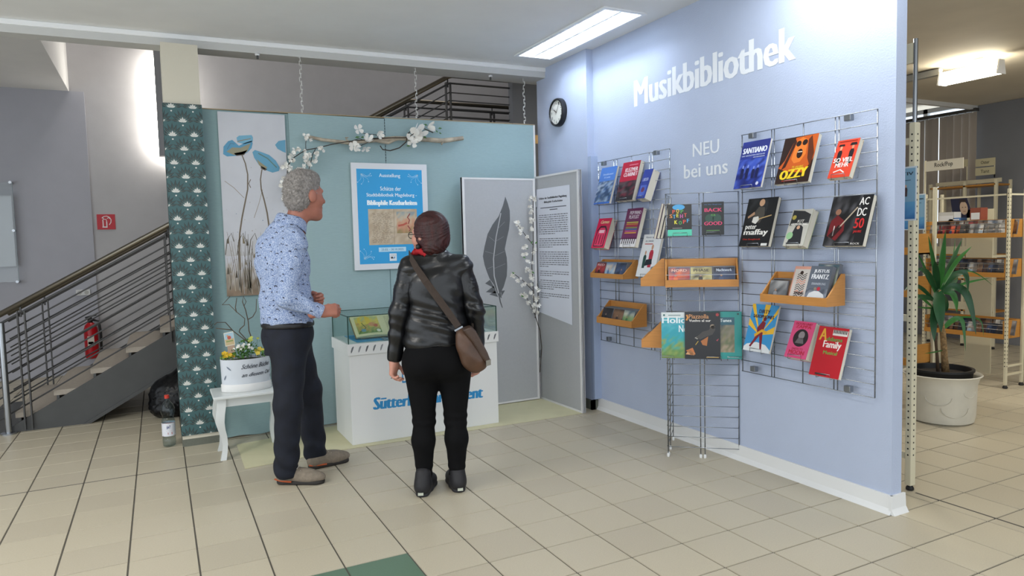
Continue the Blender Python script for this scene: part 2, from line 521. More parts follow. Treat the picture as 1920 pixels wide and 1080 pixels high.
struct('wall_pilaster', MB().box(3.335, 3.482, 5.065, 5.93, 0, ZC), M_BLUE)
struct('baseboard_pilaster', MB().box(3.32, 3.36, 5.045, 5.94, 0, .085).box(3.32, 3.42, 5.045, 5.066, 0, .085), M_BASET)
# white cove skirting, swept out at the foot
prof = [(0, 0), (-.032, 0), (-.024, .012), (-.014, .03), (-.011, .1), (0, .1)]
mbk = MB().prism([(3.40+a, 2.297, z) for a, z in prof], (0, 2.76, 0))
struct('baseboard_right', mbk, M_WHITEP)
prof2 = [(0, 0), (0, -.03), (0, -.024), (0, -.011), (0, -.011), (0, 0)]
mbe = MB().prism([(3.38, 2.31+b, z) for (b, z) in ((0, 0), (-.034, 0), (-.026, .012), (-.016, .03), (-.012, .1), (0, .1))], (.122, 0, 0))
struct('baseboard_end', mbe, M_WHITEP)
# stairwell
struct('wall_back', MB().box(-4.2, 7.2, 10.0, 10.2, -.1, 6.2), M_BACK)
struct('wall_back_painted', MB().box(-4.2, -.69, 9.965, 10.0, 0, 3.43), M_BACKBLUE)
struct('wall_left', MB().box(-4.3, -4.2, 6.3, 10.2, -.1, 6.2), M_BACK)
struct('ceiling_stairwell', MB().box(-4.2, 7.2, 6.02, 10.2, 6.0, 6.2), M_CEIL)
struct('ceiling_upper_landing', MB().box(-4.2, -.845, 6.06, 10.0, 3.43, 4.2), M_CEIL)
struct('wall_stairwell_front', MB().box(-4.2, 7.2, 5.9, 6.02, ZC+.3, 6.2), M_BACK)
struct('wall_stairwell_right', MB().box(7.1, 7.2, 7.0, 10.2, -.1, 6.2), M_BACK)
# music room
struct('wall_music_room_back', MB().box(3.6, 10.2, 6.95, 7.05, -.1, 6.2), M_RWALL)
struct('wall_music_room_side', MB().box(9.7, 9.9, -1.2, 5.47, -.1, ZC), M_RWALL)
struct('wall_music_room_lower', MB().box(9.75, 9.9, 5.47, 7.0, -.1, 1.25), M_RWALL)
struct('wall_music_room_front', MB().box(6.2, 9.9, -1.3, -1.2, -.1, ZC), M_RWALL)
# window bay behind the blinds
WING = thin_glass('window_glass', '#f4f8fb')
win = props(bpy.data.objects.new('window_1', None), None, None, None, 'structure'); COL.objects.link(win); win.location = (9.8, 6.2, 1.25)
fr = MB()
for y in (5.5, 6.2, 6.9): fr.box(9.78, 9.84, y-.03, y+.03, 1.25, 3.2)
for z in (1.28, 3.17): fr.box(9.78, 9.84, 5.5, 6.9, z-.03, z+.03)
fr.build('window_frame', M_WHITEP, win)
for y in (5.53, 6.23):
    MB().box(9.805, 9.812, y, y+.64, 1.31, 3.14).build('pane', WING, win)

# column with cream plaster and tiled foot
colo = props(bpy.data.objects.new('column', None), None, None, None, 'structure'); COL.objects.link(colo); colo.location = (.224, 5.93, 0)
MB().box(.1, .349, 5.775, 6.1, .08, 3.017).build('shaft', M_CREAM, colo)
MB().box(.093, .356, 5.765, 6.11, 0, .055).build('base_tile', M_BASET, colo)
MB().box(.096, .353, 5.768, 6.105, .055, .085).build('base_edge', M_CREAM, colo)

# lettering on the blue wall (stuck-on white foil)
def wall_text(t, a, b, c, d_, lab):
    # a,b: near-bottom-left / bottom-right Y,z ; text runs towards -Y
    y0, y1, z0, z1 = a, b, c, d_
    art = Art((3.4, y0, z0), (0, y1-y0, 0), (0, 0, z1-z0), step=.0015)
    art.text(t, 0, 0, 1, 1, '#e3e7ec', bold=.007)
    o = art.build('wall_lettering', wb, mat('white_foil', '#e9edf2', .45))
    o['label'] = lab
wall_text('Musikbibliothek', 4.49, 2.932, 2.52, 2.724, 'large white letters reading Musikbibliothek')
wall_text('NEU', 3.822, 3.562, 2.055, 2.146, 'white letters reading NEU')
wall_text('bei uns', 3.916, 3.484, 1.91, 2.008, 'white letters reading bei uns')
MB().box(3.335-.004, 3.41, 5.01, 5.06, .1, 2.2).build('cable_duct', mat('duct_paint', '#a5b4cf', .6), wb)

# ================================================================== STAIRS
SL = .563
def ztop(x): return SL*(x+1.253)
st = thing('staircase', (.6, 7.7, 0), 'dark grey steel staircase with pale stone treads rising behind the patterned column', 'staircase')
XE = 2.83
for y in (7.03, 8.38):
    pts = [(-1.253, y, 0), (-.66, y, 0), (XE, y, ztop(XE)-.36), (XE, y, ztop(XE))]
    MB().prism(pts, (0, .03, 0)).build('stringer', M_STEEL, st)
    MB().prism([(-.66, y-.012, 0), (-.60, y-.012, 0), (XE, y-.012, ztop(XE)-.39), (XE, y-.012, ztop(XE)-.36)], (0, .06, 0)).build('stringer_flange', M_STEEL, st)
nst = 14
for k in range(1, nst+1):
    x = -1.12+.281*(k-1); z = .158*k
    MB().box(x-.02, x+.281, 7.062, 8.378, z-.045, z).build('tread', M_STONE, st)
    MB().box(x, x+.02, 7.062, 8.378, z-.158, z-.045).build('riser', M_STEEL, st)
MB().box(XE, 6.9, 7.06, 9.9, 2.06, 2.3).build('landing', M_STEEL, st)
MB().box(-1.45, -1.12, 7.0, 8.45, 0, .006).build('foot_plate', M_STEEL, st)

def railing(y, lab, xs):
    t = thing('stair_railing', (.6, y, .3), lab, 'railing', 'railings of the staircase')
    zr = lambda x: .9965+.559*(x+1.191)
    XB = 2.88
    x0 = -1.75
    MB().tube([(-1.36, y, zr(-1.36)), (XB-.02, y, zr(XB-.02)), (XB+.03, y, zr(XB)+.006), (7.0, y, zr(XB)+.006)], .024, 10).build('handrail', M_RAIL, t, smooth=True)
    MB().tube([(-1.36, y, zr(-1.36)-.075), (XB, y, zr(XB)-.075), (7.0, y, zr(XB)-.07)], .011, 6).build('under_rail', M_BAR, t, smooth=True)
    for k in range(9):
        dz = -.17-.085*k
        MB().tube([(-1.36, y+.012, zr(-1.36)+dz), (XB, y+.012, zr(XB)+dz), (7.0, y+.012, zr(XB)+dz)], .007, 5).build('bar', M_BAR, t, smooth=True)
    for x in xs:
        zb = ztop(x)-.1 if x < XE else 2.3
        zt = zr(min(x, XB))-.06
        for dx in (-.028, .022):
            MB().box(x+dx, x+dx+.01, y-.022, y+.022, zb, zt).build('post', M_BAR, t)
        MB().tube([(x, y, zt-.05), (x, y, zt+.05)], .008, 6).build('post_pin', M_BAR, t)
    return t
railing(7.02, 'near stair railing with round brushed handrail and dark sloping bars', (-1.045, .095, 1.3, 2.86, 4.05, 5.2))
railing(8.42, 'far stair railing behind the treads, with dark sloping bars', (-1.045, .095, 1.3, 2.86, 4.05, 5.2))
one('newel_post', MB().tube([(-1.18, 6.99, 0), (-1.18, 6.99, .93)], .024, 12).lathe([(.06, 0), (.06, .012), (.03, .016)], (-1.18, 6.99, 0), 16),
    M_CHROME, 'shiny round steel newel post at the foot of the stairs', 'post', smooth='auto')

# fire point sign
sg = thing('fire_extinguisher_sign', (-.545, 9.995, 1.77), 'square red sign with white fire extinguisher symbol on stairwell wall', 'sign')
MB().box(-.643, -.447, 9.99, 10.0, 1.767, 1.954).build('plate', mat('sign_red', '#c11a2c', .4), sg)
a = Art((-.643, 9.99, 1.767), (.196, 0, 0), (0, 0, .187), .001)
W_ = '#e8dfe0'
a.poly([(.28, .12), (.56, .12), (.56, .2), (.28, .2)], W_).poly([(.3, .2), (.36, .2), (.36, .58), (.3, .62)], W_)
a.poly([(.5, .2), (.56, .2), (.56, .52), (.5, .56)], W_)
a.line([(.3, .6), (.36, .66), (.36, .74), (.27, .77)], .05, W_)
a.line([(.3, .78), (.4, .86), (.56, .88), (.7, .8), (.78, .64), (.76, .46), (.66, .3)], .05, W_).line([(.36, .68), (.5, .66), (.54, .56)], .045, W_)
a.line([(.56, .72), (.64, .78), (.72, .7)], .04, W_).build('symbol', sg)

# fire extinguisher hung on the back wall
ex = thing('fire_extinguisher', (-.77, 9.85, .2), 'red fire extinguisher with black hose seen through the stair bars', 'fire extinguisher')
M_RED = mat('extinguisher_red', '#b3141f', .3)
c = (-.77, 9.8, .2)
MB().lathe([(.05, 0), (.072, .015), (.075, .04), (.075, .36), (.06, .41), (.03, .44)], c, 20).build('cylinder', M_RED, ex, smooth='auto')
M_BLK = mat('black_plastic', '#1a1a1b', .45)
MB().lathe([(.026, .44), (.03, .47), (.02, .5)], c, 12).obox((c[0]+.01, c[1], c[2]+.515), (1, 0, .25), (0, 1, 0), (0, 0, 1), .06, .012, .01).build('valve', M_BLK, ex)
MB().tube([(c[0]+.03, c[1], c[2]+.47), (c[0]+.09, c[1]-.02, c[2]+.45), (c[0]+.105, c[1]-.02, c[2]+.3), (c[0]+.1, c[1]-.02, c[2]+.08)], .014, 8).build('hose', M_BLK, ex, smooth=True)
a = Art((c[0]-.035, c[1]-.077, c[2]+.16), (.07, 0, 0), (0, 0, .12)); a.rect(0, 0, 1, 1, '#d8d0c4').rect(.1, .2, .9, .45, '#8d2a2c').build('label_sticker', ex)
MB().box(c[0]-.04, c[0]+.04, 9.87, 9.962, .35, .5).build('wall_bracket', M_BLK, ex)

# wall socket strip
so = thing('wall_socket', (-.9, 9.89, 1.02), 'small white double wall socket behind the stair bars', 'socket')
p = at_y(155, 549, 9.89)
MB().box(p[0]-.075, p[0]+.075, 9.94, 9.963, p[2]-.035, p[2]+.035).build('plate', M_WHITEP, so, bevel=.004)
for dx in (-.037, .037):
    MB().tube([(p[0]+dx, 9.942, p[2]), (p[0]+dx, 9.938, p[2])], .024, 14).build('outlet', mat('socket_grey', '#bdbdb8', .5), so)

# glass notice board on stand-offs
gb = thing('glass_board', (-1.8, 9.86, 1.2), 'clear glass notice board on steel stand-offs at the left edge', 'notice board')
p0 = at_y(22, 342, 9.85); p1 = at_y(37, 528, 9.85)
xr = (p0[0]+p1[0])/2
M_GLASS = thin_glass('clear_glass', '#fafcfc')
MB().box(-2.7, xr, 9.845, 9.853, p1[2], p0[2]).build('pane', M_GLASS, gb)
MB().box(-2.7, xr-.02, 9.86, 9.864, p1[2]+.18, p0[2]-.15).build('notice_sheet', mat('pale_sheet', '#c2c5cc', .5), gb)
for z in (p0[2], (p0[2]+p1[2])/2+.02, p1[2]):
    MB().tube([(xr-.02, 9.84, z), (xr-.02, 9.963, z)], .016, 10).build('stand_off', M_CHROME, gb)
MB().box(xr-.006, xr, 9.842, 9.856, p1[2], p0[2]).build('pane_edge', mat('glass_edge', '#8d9aa0', .2), gb)

# vertical wall lamp behind the column
wl = thing('wall_lamp', (.12, 9.93, 2.68), 'tall narrow vertical wall lamp glowing beside the column', 'lamp')
q0, q1 = at_y(287, 97, 9.8), at_y(303, 294, 9.8)
MB().box(q0[0], q0[0]+.22, 9.7, 9.83, q1[2], q0[2]).build('housing', mat('lamp_grey', '#8b8d90', .4, metal=.3), wl)
MB().box(q0[0]-.01, q0[0]+.18, 9.86, 9.93, q1[2]+.03, q0[2]-.03).build('tube', mat('lamp_tube', '#ffffff', .5, emit='#fff8ec', estr=14.0), wl)
for z in (q1[2]+.1, q0[2]-.1): MB().box(q0[0]+.06, q0[0]+.12, 9.83, 10.0, z-.02, z+.02).build('bracket', M_STEEL, wl)

# black bag of rubbish under the stairs
V, F = sdf_mesh([ell((.12, 7.0, .18), (.26, .2, .2), .08), ell((.02, 6.93, .08), (.16, .15, .09), .08), ell((.28, 6.98, .22), (.2, .17, .24), .08), ell((.2, 7.02, .40), (.1, .09, .09), .06), cut((0, 0, -1), (0, 0, .004))], .014,
    noise=lambda X, Y, Z: .008*np.sin(60*X+9*np.sin(30*Z))*np.sin(48*Z+7*np.sin(35*X))+0*Y)
o = organic('rubbish_bag', [(V, F)], mat('black_bin_liner', '#0d0d0f', .35, spec=.3), None)
props(o, 'crumpled black plastic bag lying under the stairs', 'bag')

# water bottle
bt = thing('water_bottle', (.005, 5.86, 0), 'clear plastic water bottle with red cap standing beside the patterned column', 'bottle')
M_PET = thin_glass('clear_plastic', '#dfe8ea')
c = (.005, 5.86, 0)
MB().lathe([(.03, 0), (.043, .008), (.046, .03), (.046, .06), (.043, .065), (.046, .075), (.046, .2), (.042, .215), (.036, .225), (.042, .24), (.05, .265), (.05, .29), (.04, .32), (.022, .345), (.015, .355), (.015, .372)], c, 24).build('body', M_PET, bt, smooth='auto')
MB().lathe([(.017, .37), (.0175, .392), (.015, .395)], c, 18).build('cap', mat('cap_red', '#c0392b', .4), bt)
MB().lathe([(.0472, .085), (.0472, .185)], c, 24, cap=False).build('label_sleeve', mat('label_white', '#d9dbe2', .4), bt)
a = Art((0, 0, 0), (.08, 0, 0), (0, 0, .1))
def wrap_b(u_, v_, h_):
    an = -math.pi/2+(u_-.5)*1.9
    return Vector((c[0]+(.0474+h_)*math.cos(an), c[1]+(.0474+h_)*math.sin(an), .085+.1*v_))
a.warp = wrap_b
a.rect(0, .9, 1, 1, '#a9332f').rect(0, 0, 1, .07, '#a9332f').text('ja!', .34, .55, .62, .85, '#2b3c78', .03).rect(.42, .14, .75, .3, '#b03036').rect(.3, .4, .7, .44, '#cc9999').build('label_print', bt)

# ================================================================== CEILING LAMP
LAMP = 46.0
M_LVR = mat('louvre_reflector', '#a3a8ac', .35)
M_LV = mat('louvre_white', '#eceeee', .3)
def louvre_lamp(x0, x1, y0, y1, lab, vis=True):
    t = thing('louvre_ceiling_lamp', ((x0+x1)/2, (y0+y1)/2, ZC-.012), lab, 'lamp')
    zb = ZC-.012; zt = ZC+.085; fr = .022
    MB().box(x0-.02, x0+.01, y0-.02, y1+.02, zb, ZC-.001).build('frame_side', M_LV, t)
    MB().box(x1-.01, x1+.02, y0-.02, y1+.02, zb, ZC-.001).build('frame_side', M_LV, t)
    MB().box(x0+.01, x1-.01, y0-.02, y0+.01, zb, ZC-.001).build('frame_end', M_LV, t)
    MB().box(x0+.01, x1-.01, y1-.01, y1+.02, zb, ZC-.001).build('frame_end', M_LV, t)
    MB().box(x0, x1, y0, y1, zt, zt+.01).box(x0, x0+.004, y0, y1, ZC, zt).box(x1-.004, x1, y0, y1, ZC, zt).box(x0, x1, y0, y0+.004, ZC, zt).box(x0, x1, y1-.004, y1, ZC, zt).build('reflector', M_LVR, t)
    xm = (x0+x1)/2
    for x in ((x0+xm)/2, (x1+xm)/2):
        MB().tube([(x, y0+.03, zt-.025), (x, y1-.03, zt-.025)], .013, 10).build('tube', mat('fluorescent_tube', '#ffffff', .5, emit='#e9f2ff', estr=LAMP), t, smooth=True)
    MB().box(xm-.006, xm+.006, y0+.004, y1-.004, ZC, zt-.04).build('louvre_spine', M_LVR, t)
    n = 10
    for i in range(1, n):
        y = y0+(y1-y0)*i/n
        MB().prism([(x0+.005, y-.002, ZC), (x0+.005, y+.002, ZC), (x0+.005, y+.012, zt-.042), (x0+.005, y-.012, zt-.042)], (x1-x0-.01, 0, 0)).build('louvre_blade', M_LVR, t)
    return t
louvre_lamp(LX0, LX1, LY0, LY1, 'recessed white louvred fluorescent lamp on the ceiling above the wall clock')

# ================================================================== CLOCK
ck = thing('wall_clock', (3.334, 5.51, 2.52), 'round black-rimmed wall clock with white face on the blue pilaster', 'clock')
cy, cz, R_ = 5.51, 2.652, .128
def ring_x(x, rr, n=40): return [(x, cy+rr*math.cos(2*math.pi*i/n), cz+rr*math.sin(2*math.pi*i/n)) for i in range(n)]
mb = MB(); n = 40
prof = [(3.334, R_), (3.305, R_), (3.29, R_-.006), (3.286, R_-.016), (3.298, R_-.024)]
for x, rr in prof: mb.v += ring_x(x, rr)
for k in range(len(prof)-1):
    for i in range(n): mb.f.append((k*n+i, k*n+(i+1) % n, (k+1)*n+(i+1) % n, (k+1)*n+i))
mb.build('rim', mat('clock_black', '#1b1c20', .3), ck, smooth='auto')
mb = MB(); mb.add(ring_x(3.3, R_-.02)+ring_x(3.33, R_-.02), [tuple(range(n))]+[tuple(range(2*n-1, n-1, -1))]); dial = mb.build('dial', mat('dial_white', '#e6e6e0', .4), ck)
a = Art((3.2995, cy+R_, cz-R_), (0, -2*R_, 0), (0, 0, 2*R_), .0006)
for h in range(1, 13):
    an = math.pi/2-h*math.pi/6; x, y = .5+.335*math.cos(an), .5+.335*math.sin(an); wdt = .035 if h < 10 else .06
    a.text(str(h), x-wdt, y-.055, x+wdt, y+.055, '#3b3b3f')
for m_ in range(60):
    an = m_*math.pi/30; a.line([(.5+.405*math.cos(an), .5+.405*math.sin(an)), (.5+.415*math.cos(an), .5+.415*math.sin(an))], .006, '#55555a')
a.build('numerals', dial)
a = Art((3.296, cy+R_, cz-R_), (0, -2*R_, 0), (0, 0, 2*R_), .0006)
a.line([(.5, .5), (.32, .62)], .03, '#15151a').line([(.46, .44), (.67, .74)], .018, '#15151a').disc(.5, .5, .025, '#15151a').build('hands', ck)

# ================================================================== HANGING PARTITION
YP = 5.835
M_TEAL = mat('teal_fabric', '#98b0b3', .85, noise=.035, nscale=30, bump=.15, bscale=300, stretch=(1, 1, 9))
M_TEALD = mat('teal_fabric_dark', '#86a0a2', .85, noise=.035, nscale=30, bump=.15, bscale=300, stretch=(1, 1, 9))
pt = thing('fabric_partition', (1.8, YP+.02, 0), 'tall pale teal fabric partition wall hung on chains', 'partition')
def cloth_panel(x0, x1, z0, z1, m, amp, name='panel'):
    nx, nz = 40, 50; mb = MB(); rg = random.Random(int(x0*100)); ph = [rg.uniform(0, 6) for _ in range(4)]
    for face, yy in ((0, YP), (1, YP+.03)):
        for j in range(nz+1):
            for i in range(nx+1):
                u_, v_ = i/nx, j/nz
                y = yy
                if face == 0:
                    e = min(u_, 1-u_)*6; e = min(e, 1)
                    y += amp*e*(math.sin(9*u_+ph[0]+1.5*v_)*.5+math.sin(23*u_+ph[1])*.25)*(1-v_*.7)
                    if v_ < .06: y -= .012*(1-v_/.06)*e
                z = z0+(z1-z0)*v_
                if j == 0 and face == 0: z += .006*math.sin(14*u_+ph[2])
                mb.v.append((x0+(x1-x0)*u_, y, max(z, .001)))
    N = (nx+1)*(nz+1)
    for j in range(nz):
        for i in range(nx):
            a_ = j*(nx+1)+i; mb.f.append((a_, a_+1, a_+nx+2, a_+nx+1)); mb.f.append((N+a_, N+a_+nx+1, N+a_+nx+2, N+a_+1))
    for i in range(nx):
        mb.f.append((i, N+i, N+i+1, i+1)); k = nz*(nx+1); mb.f.append((k+i, k+i+1, N+k+i+1, N+k+i))
    for j in range(nz):
        a_ = j*(nx+1); b_ = (j+1)*(nx+1); mb.f.append((a_, b_, N+b_, N+a_)); mb.f.append((a_+nx, N+a_+nx, N+b_+nx, b_+nx))
    return mb.build(name, m, pt, smooth='auto')
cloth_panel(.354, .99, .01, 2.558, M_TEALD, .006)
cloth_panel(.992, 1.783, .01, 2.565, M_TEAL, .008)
cloth_panel(1.787, 3.232, .01, 2.585, M_TEAL, .006)
MB().prism([(.354, YP-.004, 2.558), (3.25, YP-.004, 2.585), (3.25, YP-.004, 2.593), (.354, YP-.004, 2.566)], (0, .04, 0)).build('top_strip', mat('strip_wood', '#9b8a6c', .6), pt)
MB().box(3.232, 3.25, YP-.004, YP+.036, .01, 2.585).build('edge_strip', M_WHITEP, pt)
MB().box(3.25, 3.3, YP+.03, YP+.045, 2.42, 2.5).build('edge_clip', mat('clip_wood', '#b98d4f', .6), pt)
rg = random.Random(3)
z = 2.1
for k in range(16):
    zz = 2.18+.0245*k
    MB().box(1.7825, 1.7875, YP-.0035, YP-.001, zz, zz+.011).build('seam_stitch', mat('seam_dark', '#2c3236', .7), pt)
MB().box(1.783, 1.787, YP-.003, YP, .02, 1.3).build('seam_line', mat('seam_grey', '#5d7477', .7), pt)

# chains
def chain(x, z0, z1, lab, hook=False):
    t = thing('hanging_chain', (x, YP+.015, z0), lab, 'chain', 'white chains holding the partition')
    def link(n_):
        mb = MB(); P = []
        for i in range(17):
            an = 2*math.pi*i/16; P.append((.0085*math.cos(an), 0, .011*(1 if math.sin(an) >= 0 else -1)+.008*math.sin(an)))
        mb.tube(P, .0028, 6, cap=False); me = bpy.data.meshes.new('link'); me.from_pydata(mb.v, [], mb.f); me.materials.append(mat('white_chain', '#d9d9d6', .4)); me.shade_smooth(); return me
    me = link(0); n_ = int((z1-z0)/.031)
    for i in range(n_):
        o = link_mesh('link', me, t, (.004*math.sin(i*1.3), 0, .015+(z1-z0-.03)*i/(n_-1))); o.rotation_euler = (0, .1*math.sin(i*2.1), (math.pi/2 if i % 2 else 0)+.3)
    if hook:
        MB().tube([(x+.01, YP-.006, z0+.05), (x+.012, YP-.01, z0+.01), (x-.01, YP-.012, z0-.012), (x-.04, YP-.012, z0-.006), (x-.045, YP-.01, z0+.012)], .004, 6).build('hook', mat('white_chain', '#d9d9d6', .4), t, smooth=True)
    else:
        MB().tube([(x, YP+.015, z0+.02), (x, YP+.015, z0-.002)], .004, 6).build('hook', mat('white_chain', '#d9d9d6', .4), t, smooth=True)
chain(1.108, 2.573, 3.017, 'white chain above the blossom twig, leftmost of three')
chain(2.083, 2.58, 3.017, 'white chain with an open hook, middle of three')
chain(3.151, 2.592, 3.017, 'white chain nearest the blue pilaster, rightmost of three')

# sprinkler-like ceiling hooks under the beam
def hook_fit(px, py, lab):
    p = at_y(px, py, 5.83)
    t = thing('ceiling_hook', (p[0], 5.85, 2.98), lab, 'hook', 'small hooks under the ceiling beam')
    MB().lathe([(.016, 0), (.02, .012), (.012, .02)], (p[0], 5.85, 3.0), 12).build('base', M_WHITEP, t)
    MB().tube([(p[0], 5.85, 3.005), (p[0], 5.85, 2.975)], .009, 8).build('pin', M_STEEL, t)
hook_fit(483, 99, 'small dark hook under the ceiling beam above the flower banner')
hook_fit(921, 132, 'small white hook under the ceiling beam above the dark upper railing')

# ================================================================== PATTERNED COLUMN SLEEVE
sl = thing('patterned_column_wrap', (.224, 5.8, .085), 'dark green wallpaper wrap with fan leaves and white lotus flowers around the column', 'wallpaper')
M_DG = mat('wallpaper_green', '#3f6063', .5)
MB().box(.092, .356, 5.755, 5.774, .085, 2.575).box(.090, .0995, 5.774, 5.95, .085, 2.575).box(.3495, .3535, 5.774, 5.83, .085, 2.575).build('paper', M_DG, sl)
def motif(a, cx, cz_, wd, ht, clip):
    def P(pts, c):
        q = [(min(max(cx+x*wd, clip[0]), clip[1]), min(max(cz_+y*ht, 0), 1)) for x, y in pts]
        if max(p[0] for p in q)-min(p[0] for p in q) < 1e-3 or max(p[1] for p in q)-min(p[1] for p in q) < 1e-4: return
        a.poly(q, c)
    a.L = 1
    for k in range(-4, 5):
        an = math.radians(90-k*19); L = .1-.004*abs(k); dx, dy = math.cos(an), math.sin(an); nx_, ny_ = -dy, dx; w_ = .0088
        P([(dx*.028, dy*.028), (dx*L*.62+nx_*w_, dy*L*.62+ny_*w_), (dx*L, dy*L), (dx*L*.62-nx_*w_, dy*L*.62-ny_*w_)], '#253536')
    a.L = 2
    for k in range(-4, 5):
        an = math.radians(90-k*19); L = .088; dx, dy = math.cos(an), math.sin(an); nx_, ny_ = -dy, dx; w_ = .0012
        P([(dx*.028+nx_*w_, dy*.028+ny_*w_), (dx*.028-nx_*w_, dy*.028-ny_*w_), (dx*L, dy*L)], '#7d8a80')
    a.L = 3
    WH = '#d4d5cf'
    for k in (-2, -1, 0, 1, 2):
        an = math.radians(90-k*30); L = (.034, .035, .042)[2-abs(k)]; dx, dy = math.cos(an), math.sin(an); nx_, ny_ = -dy, dx; w_ = .0075
        P([(dx*.002, dy*.002), (dx*L*.6+nx_*w_, dy*L*.6+ny_*w_), (dx*L, dy*L), (dx*L*.6-nx_*w_, dy*L*.6-ny_*w_)], WH)
    P([(.006*math.cos(i*.785), -.02+.006*math.sin(i*.785)) for i in range(8)], WH)
Hh = 2.49
for (o_, u_, wid, xoff) in (((.092, 5.755, .085), (.264, 0, 0), .264, 0), ((.090, 5.95, .085), (0, -.195, 0), .195, -.195)):
    a = Art(o_, u_, (0, 0, Hh), .0003)
    row = 0; zz = -.03
    while zz < Hh:
        k = -2
        while k < 4:
            cx = .055+.146*k+(.073 if row % 2 else 0)-(xoff if xoff == 0 else -.195+.0)
            if -.06 < cx < wid+.06: motif(a, cx/wid, zz/Hh, 1/wid, 1/Hh, (0, 1))
            k += 1
        zz += .1035; row += 1
    a.build('pattern_print', sl)

# ================================================================== FLOWER BANNER
bn = thing('flower_banner', (.715, 5.82, 1.12), 'pale fabric banner printed with tall blue poppies and brown grasses', 'banner')
YB = 5.818
MB().box(.466, .962, YB, YB+.006, 1.122, 2.545).build('cloth', mat('banner_white', '#c3c5cb', .8, noise=.03, nscale=6), bn)
BX0, BX1, BZ0, BZ1 = .466, .962, 1.122, 2.545
a = Art((BX0, YB, BZ0), (BX1-BX0, 0, 0), (0, 0, BZ1-BZ0), .0004)
def bp(cx, cy):   # picture crop (300,160, scale 3.176) -> banner coordinates
    p = at_y(300+cx/3.176, 160+cy/3.176, YB); return ((p[0]-BX0)/(BX1-BX0), (p[2]-BZ0)/(BZ1-BZ0))
def bl(pts): return [bp(*p) for p in pts]
a.L = 1
a.photo(0, 0, 1, .22, ['#8a7763', '#6f6253', '#a39a8e', '#b9bac0', '#c1c3c9'], 18, 8, 2, grad=.9)
a.photo(0, .22, 1, .34, ['#b4b3b3', '#c1c3c9'], 12, 4, 4, grad=.3)
ST = '#6d6150'
a.L = 2
rg = random.Random(5)
for k in range(46):
    x = rg.uniform(.02, .98); h = rg.uniform(.08, .36); lean = rg.uniform(-.1, .1)
    a.line([(x, rg.uniform(0, .05)), (x+lean*.3, h*.5), (x+lean, h)], .004, rg.choice(['#6d6150', '#83786a', '#55503f', '#93928e', '#a89e8c']), .0015)
for k in range(26):
    x = rg.uniform(.03, .97); y = rg.uniform(.1, .3); h = rg.uniform(.02, .05)
    a.line([(x, y), (x+rg.uniform(-.02, .02), y+h)], .012, rg.choice(['#5f5646', '#75694f', '#8d8474']), .003)
for k in range(60):
    x = rg.uniform(.03, .97); y = rg.betavariate(1.3, 3)*.75+.1
    a.disc(x, y, rg.uniform(.003, .008), rg.choice(['#7a6e58', '#9b8f80', '#6c7f9a', '#8b7a66']), n=6)
a.L = 3
a.line(bl([(488, 415), (508, 465), (522, 530), (522, 620), (508, 690), (488, 790), (475, 880), (472, 1000), (478, 1100)]), .0055, ST, .009)
a.line(bl([(607, 500), (598, 560), (603, 620), (622, 690), (638, 760), (648, 830), (650, 900)]), .0055, ST, .009)
a.line(bl([(385, 570), (440, 610), (500, 670)]), .003, '#9a8f80').line(bl([(540, 560), (528, 585), (540, 610)]), .004, ST).line(bl([(560, 790), (590, 700), (610, 620)]), .0025, '#9a8f80')
a.line(bl([(720, 345), (735, 380), (748, 400)]), .004, ST)
for k in range(5):
    x = (390+70*k); a.line(bl([(x, 1010), (x+10, 920), (x+35, 880), (x+50, 930)]), .004, '#5d5648')
a.L = 4
a.poly(bl([(378, 365), (405, 333), (430, 325), (452, 345), (470, 360), (500, 345), (545, 330), (552, 345), (545, 375), (520, 400), (490, 415), (450, 420), (400, 424), (376, 410)]), '#4f8fb0')
a.poly(bl([(455, 312), (470, 300), (545, 296), (553, 310), (552, 335), (500, 350), (462, 340)]), '#6aa3bd')
a.poly(bl([(550, 398), (565, 385), (610, 400), (650, 415), (690, 450), (713, 490), (708, 510), (670, 520), (628, 505), (590, 475), (560, 430)]), '#5b97b4')
a.poly(bl([(685, 355), (705, 332), (746, 325), (748, 402), (730, 395), (700, 378)]), '#5b97b4')
a.L = 5
a.poly(bl([(395, 395), (430, 370), (480, 372), (540, 345), (520, 395), (490, 412), (440, 415)]), '#8d8a72').poly(bl([(575, 440), (600, 460), (640, 490), (620, 500), (590, 475)]), '#8b8568')
a.line(bl([(585, 405), (640, 435), (695, 490)]), .006, '#56776f').line(bl([(400, 380), (420, 345), (445, 350)]), .004, '#4a7890').line(bl([(460, 335), (500, 325), (540, 318)]), .004, '#8a7a58')
a.poly(bl([(440, 405), (490, 395), (520, 385), (500, 415), (455, 420)]), '#4a3f33').poly(bl([(600, 480), (640, 500), (625, 508), (600, 495)]), '#4a4033')
a.build('flower_print', bn)

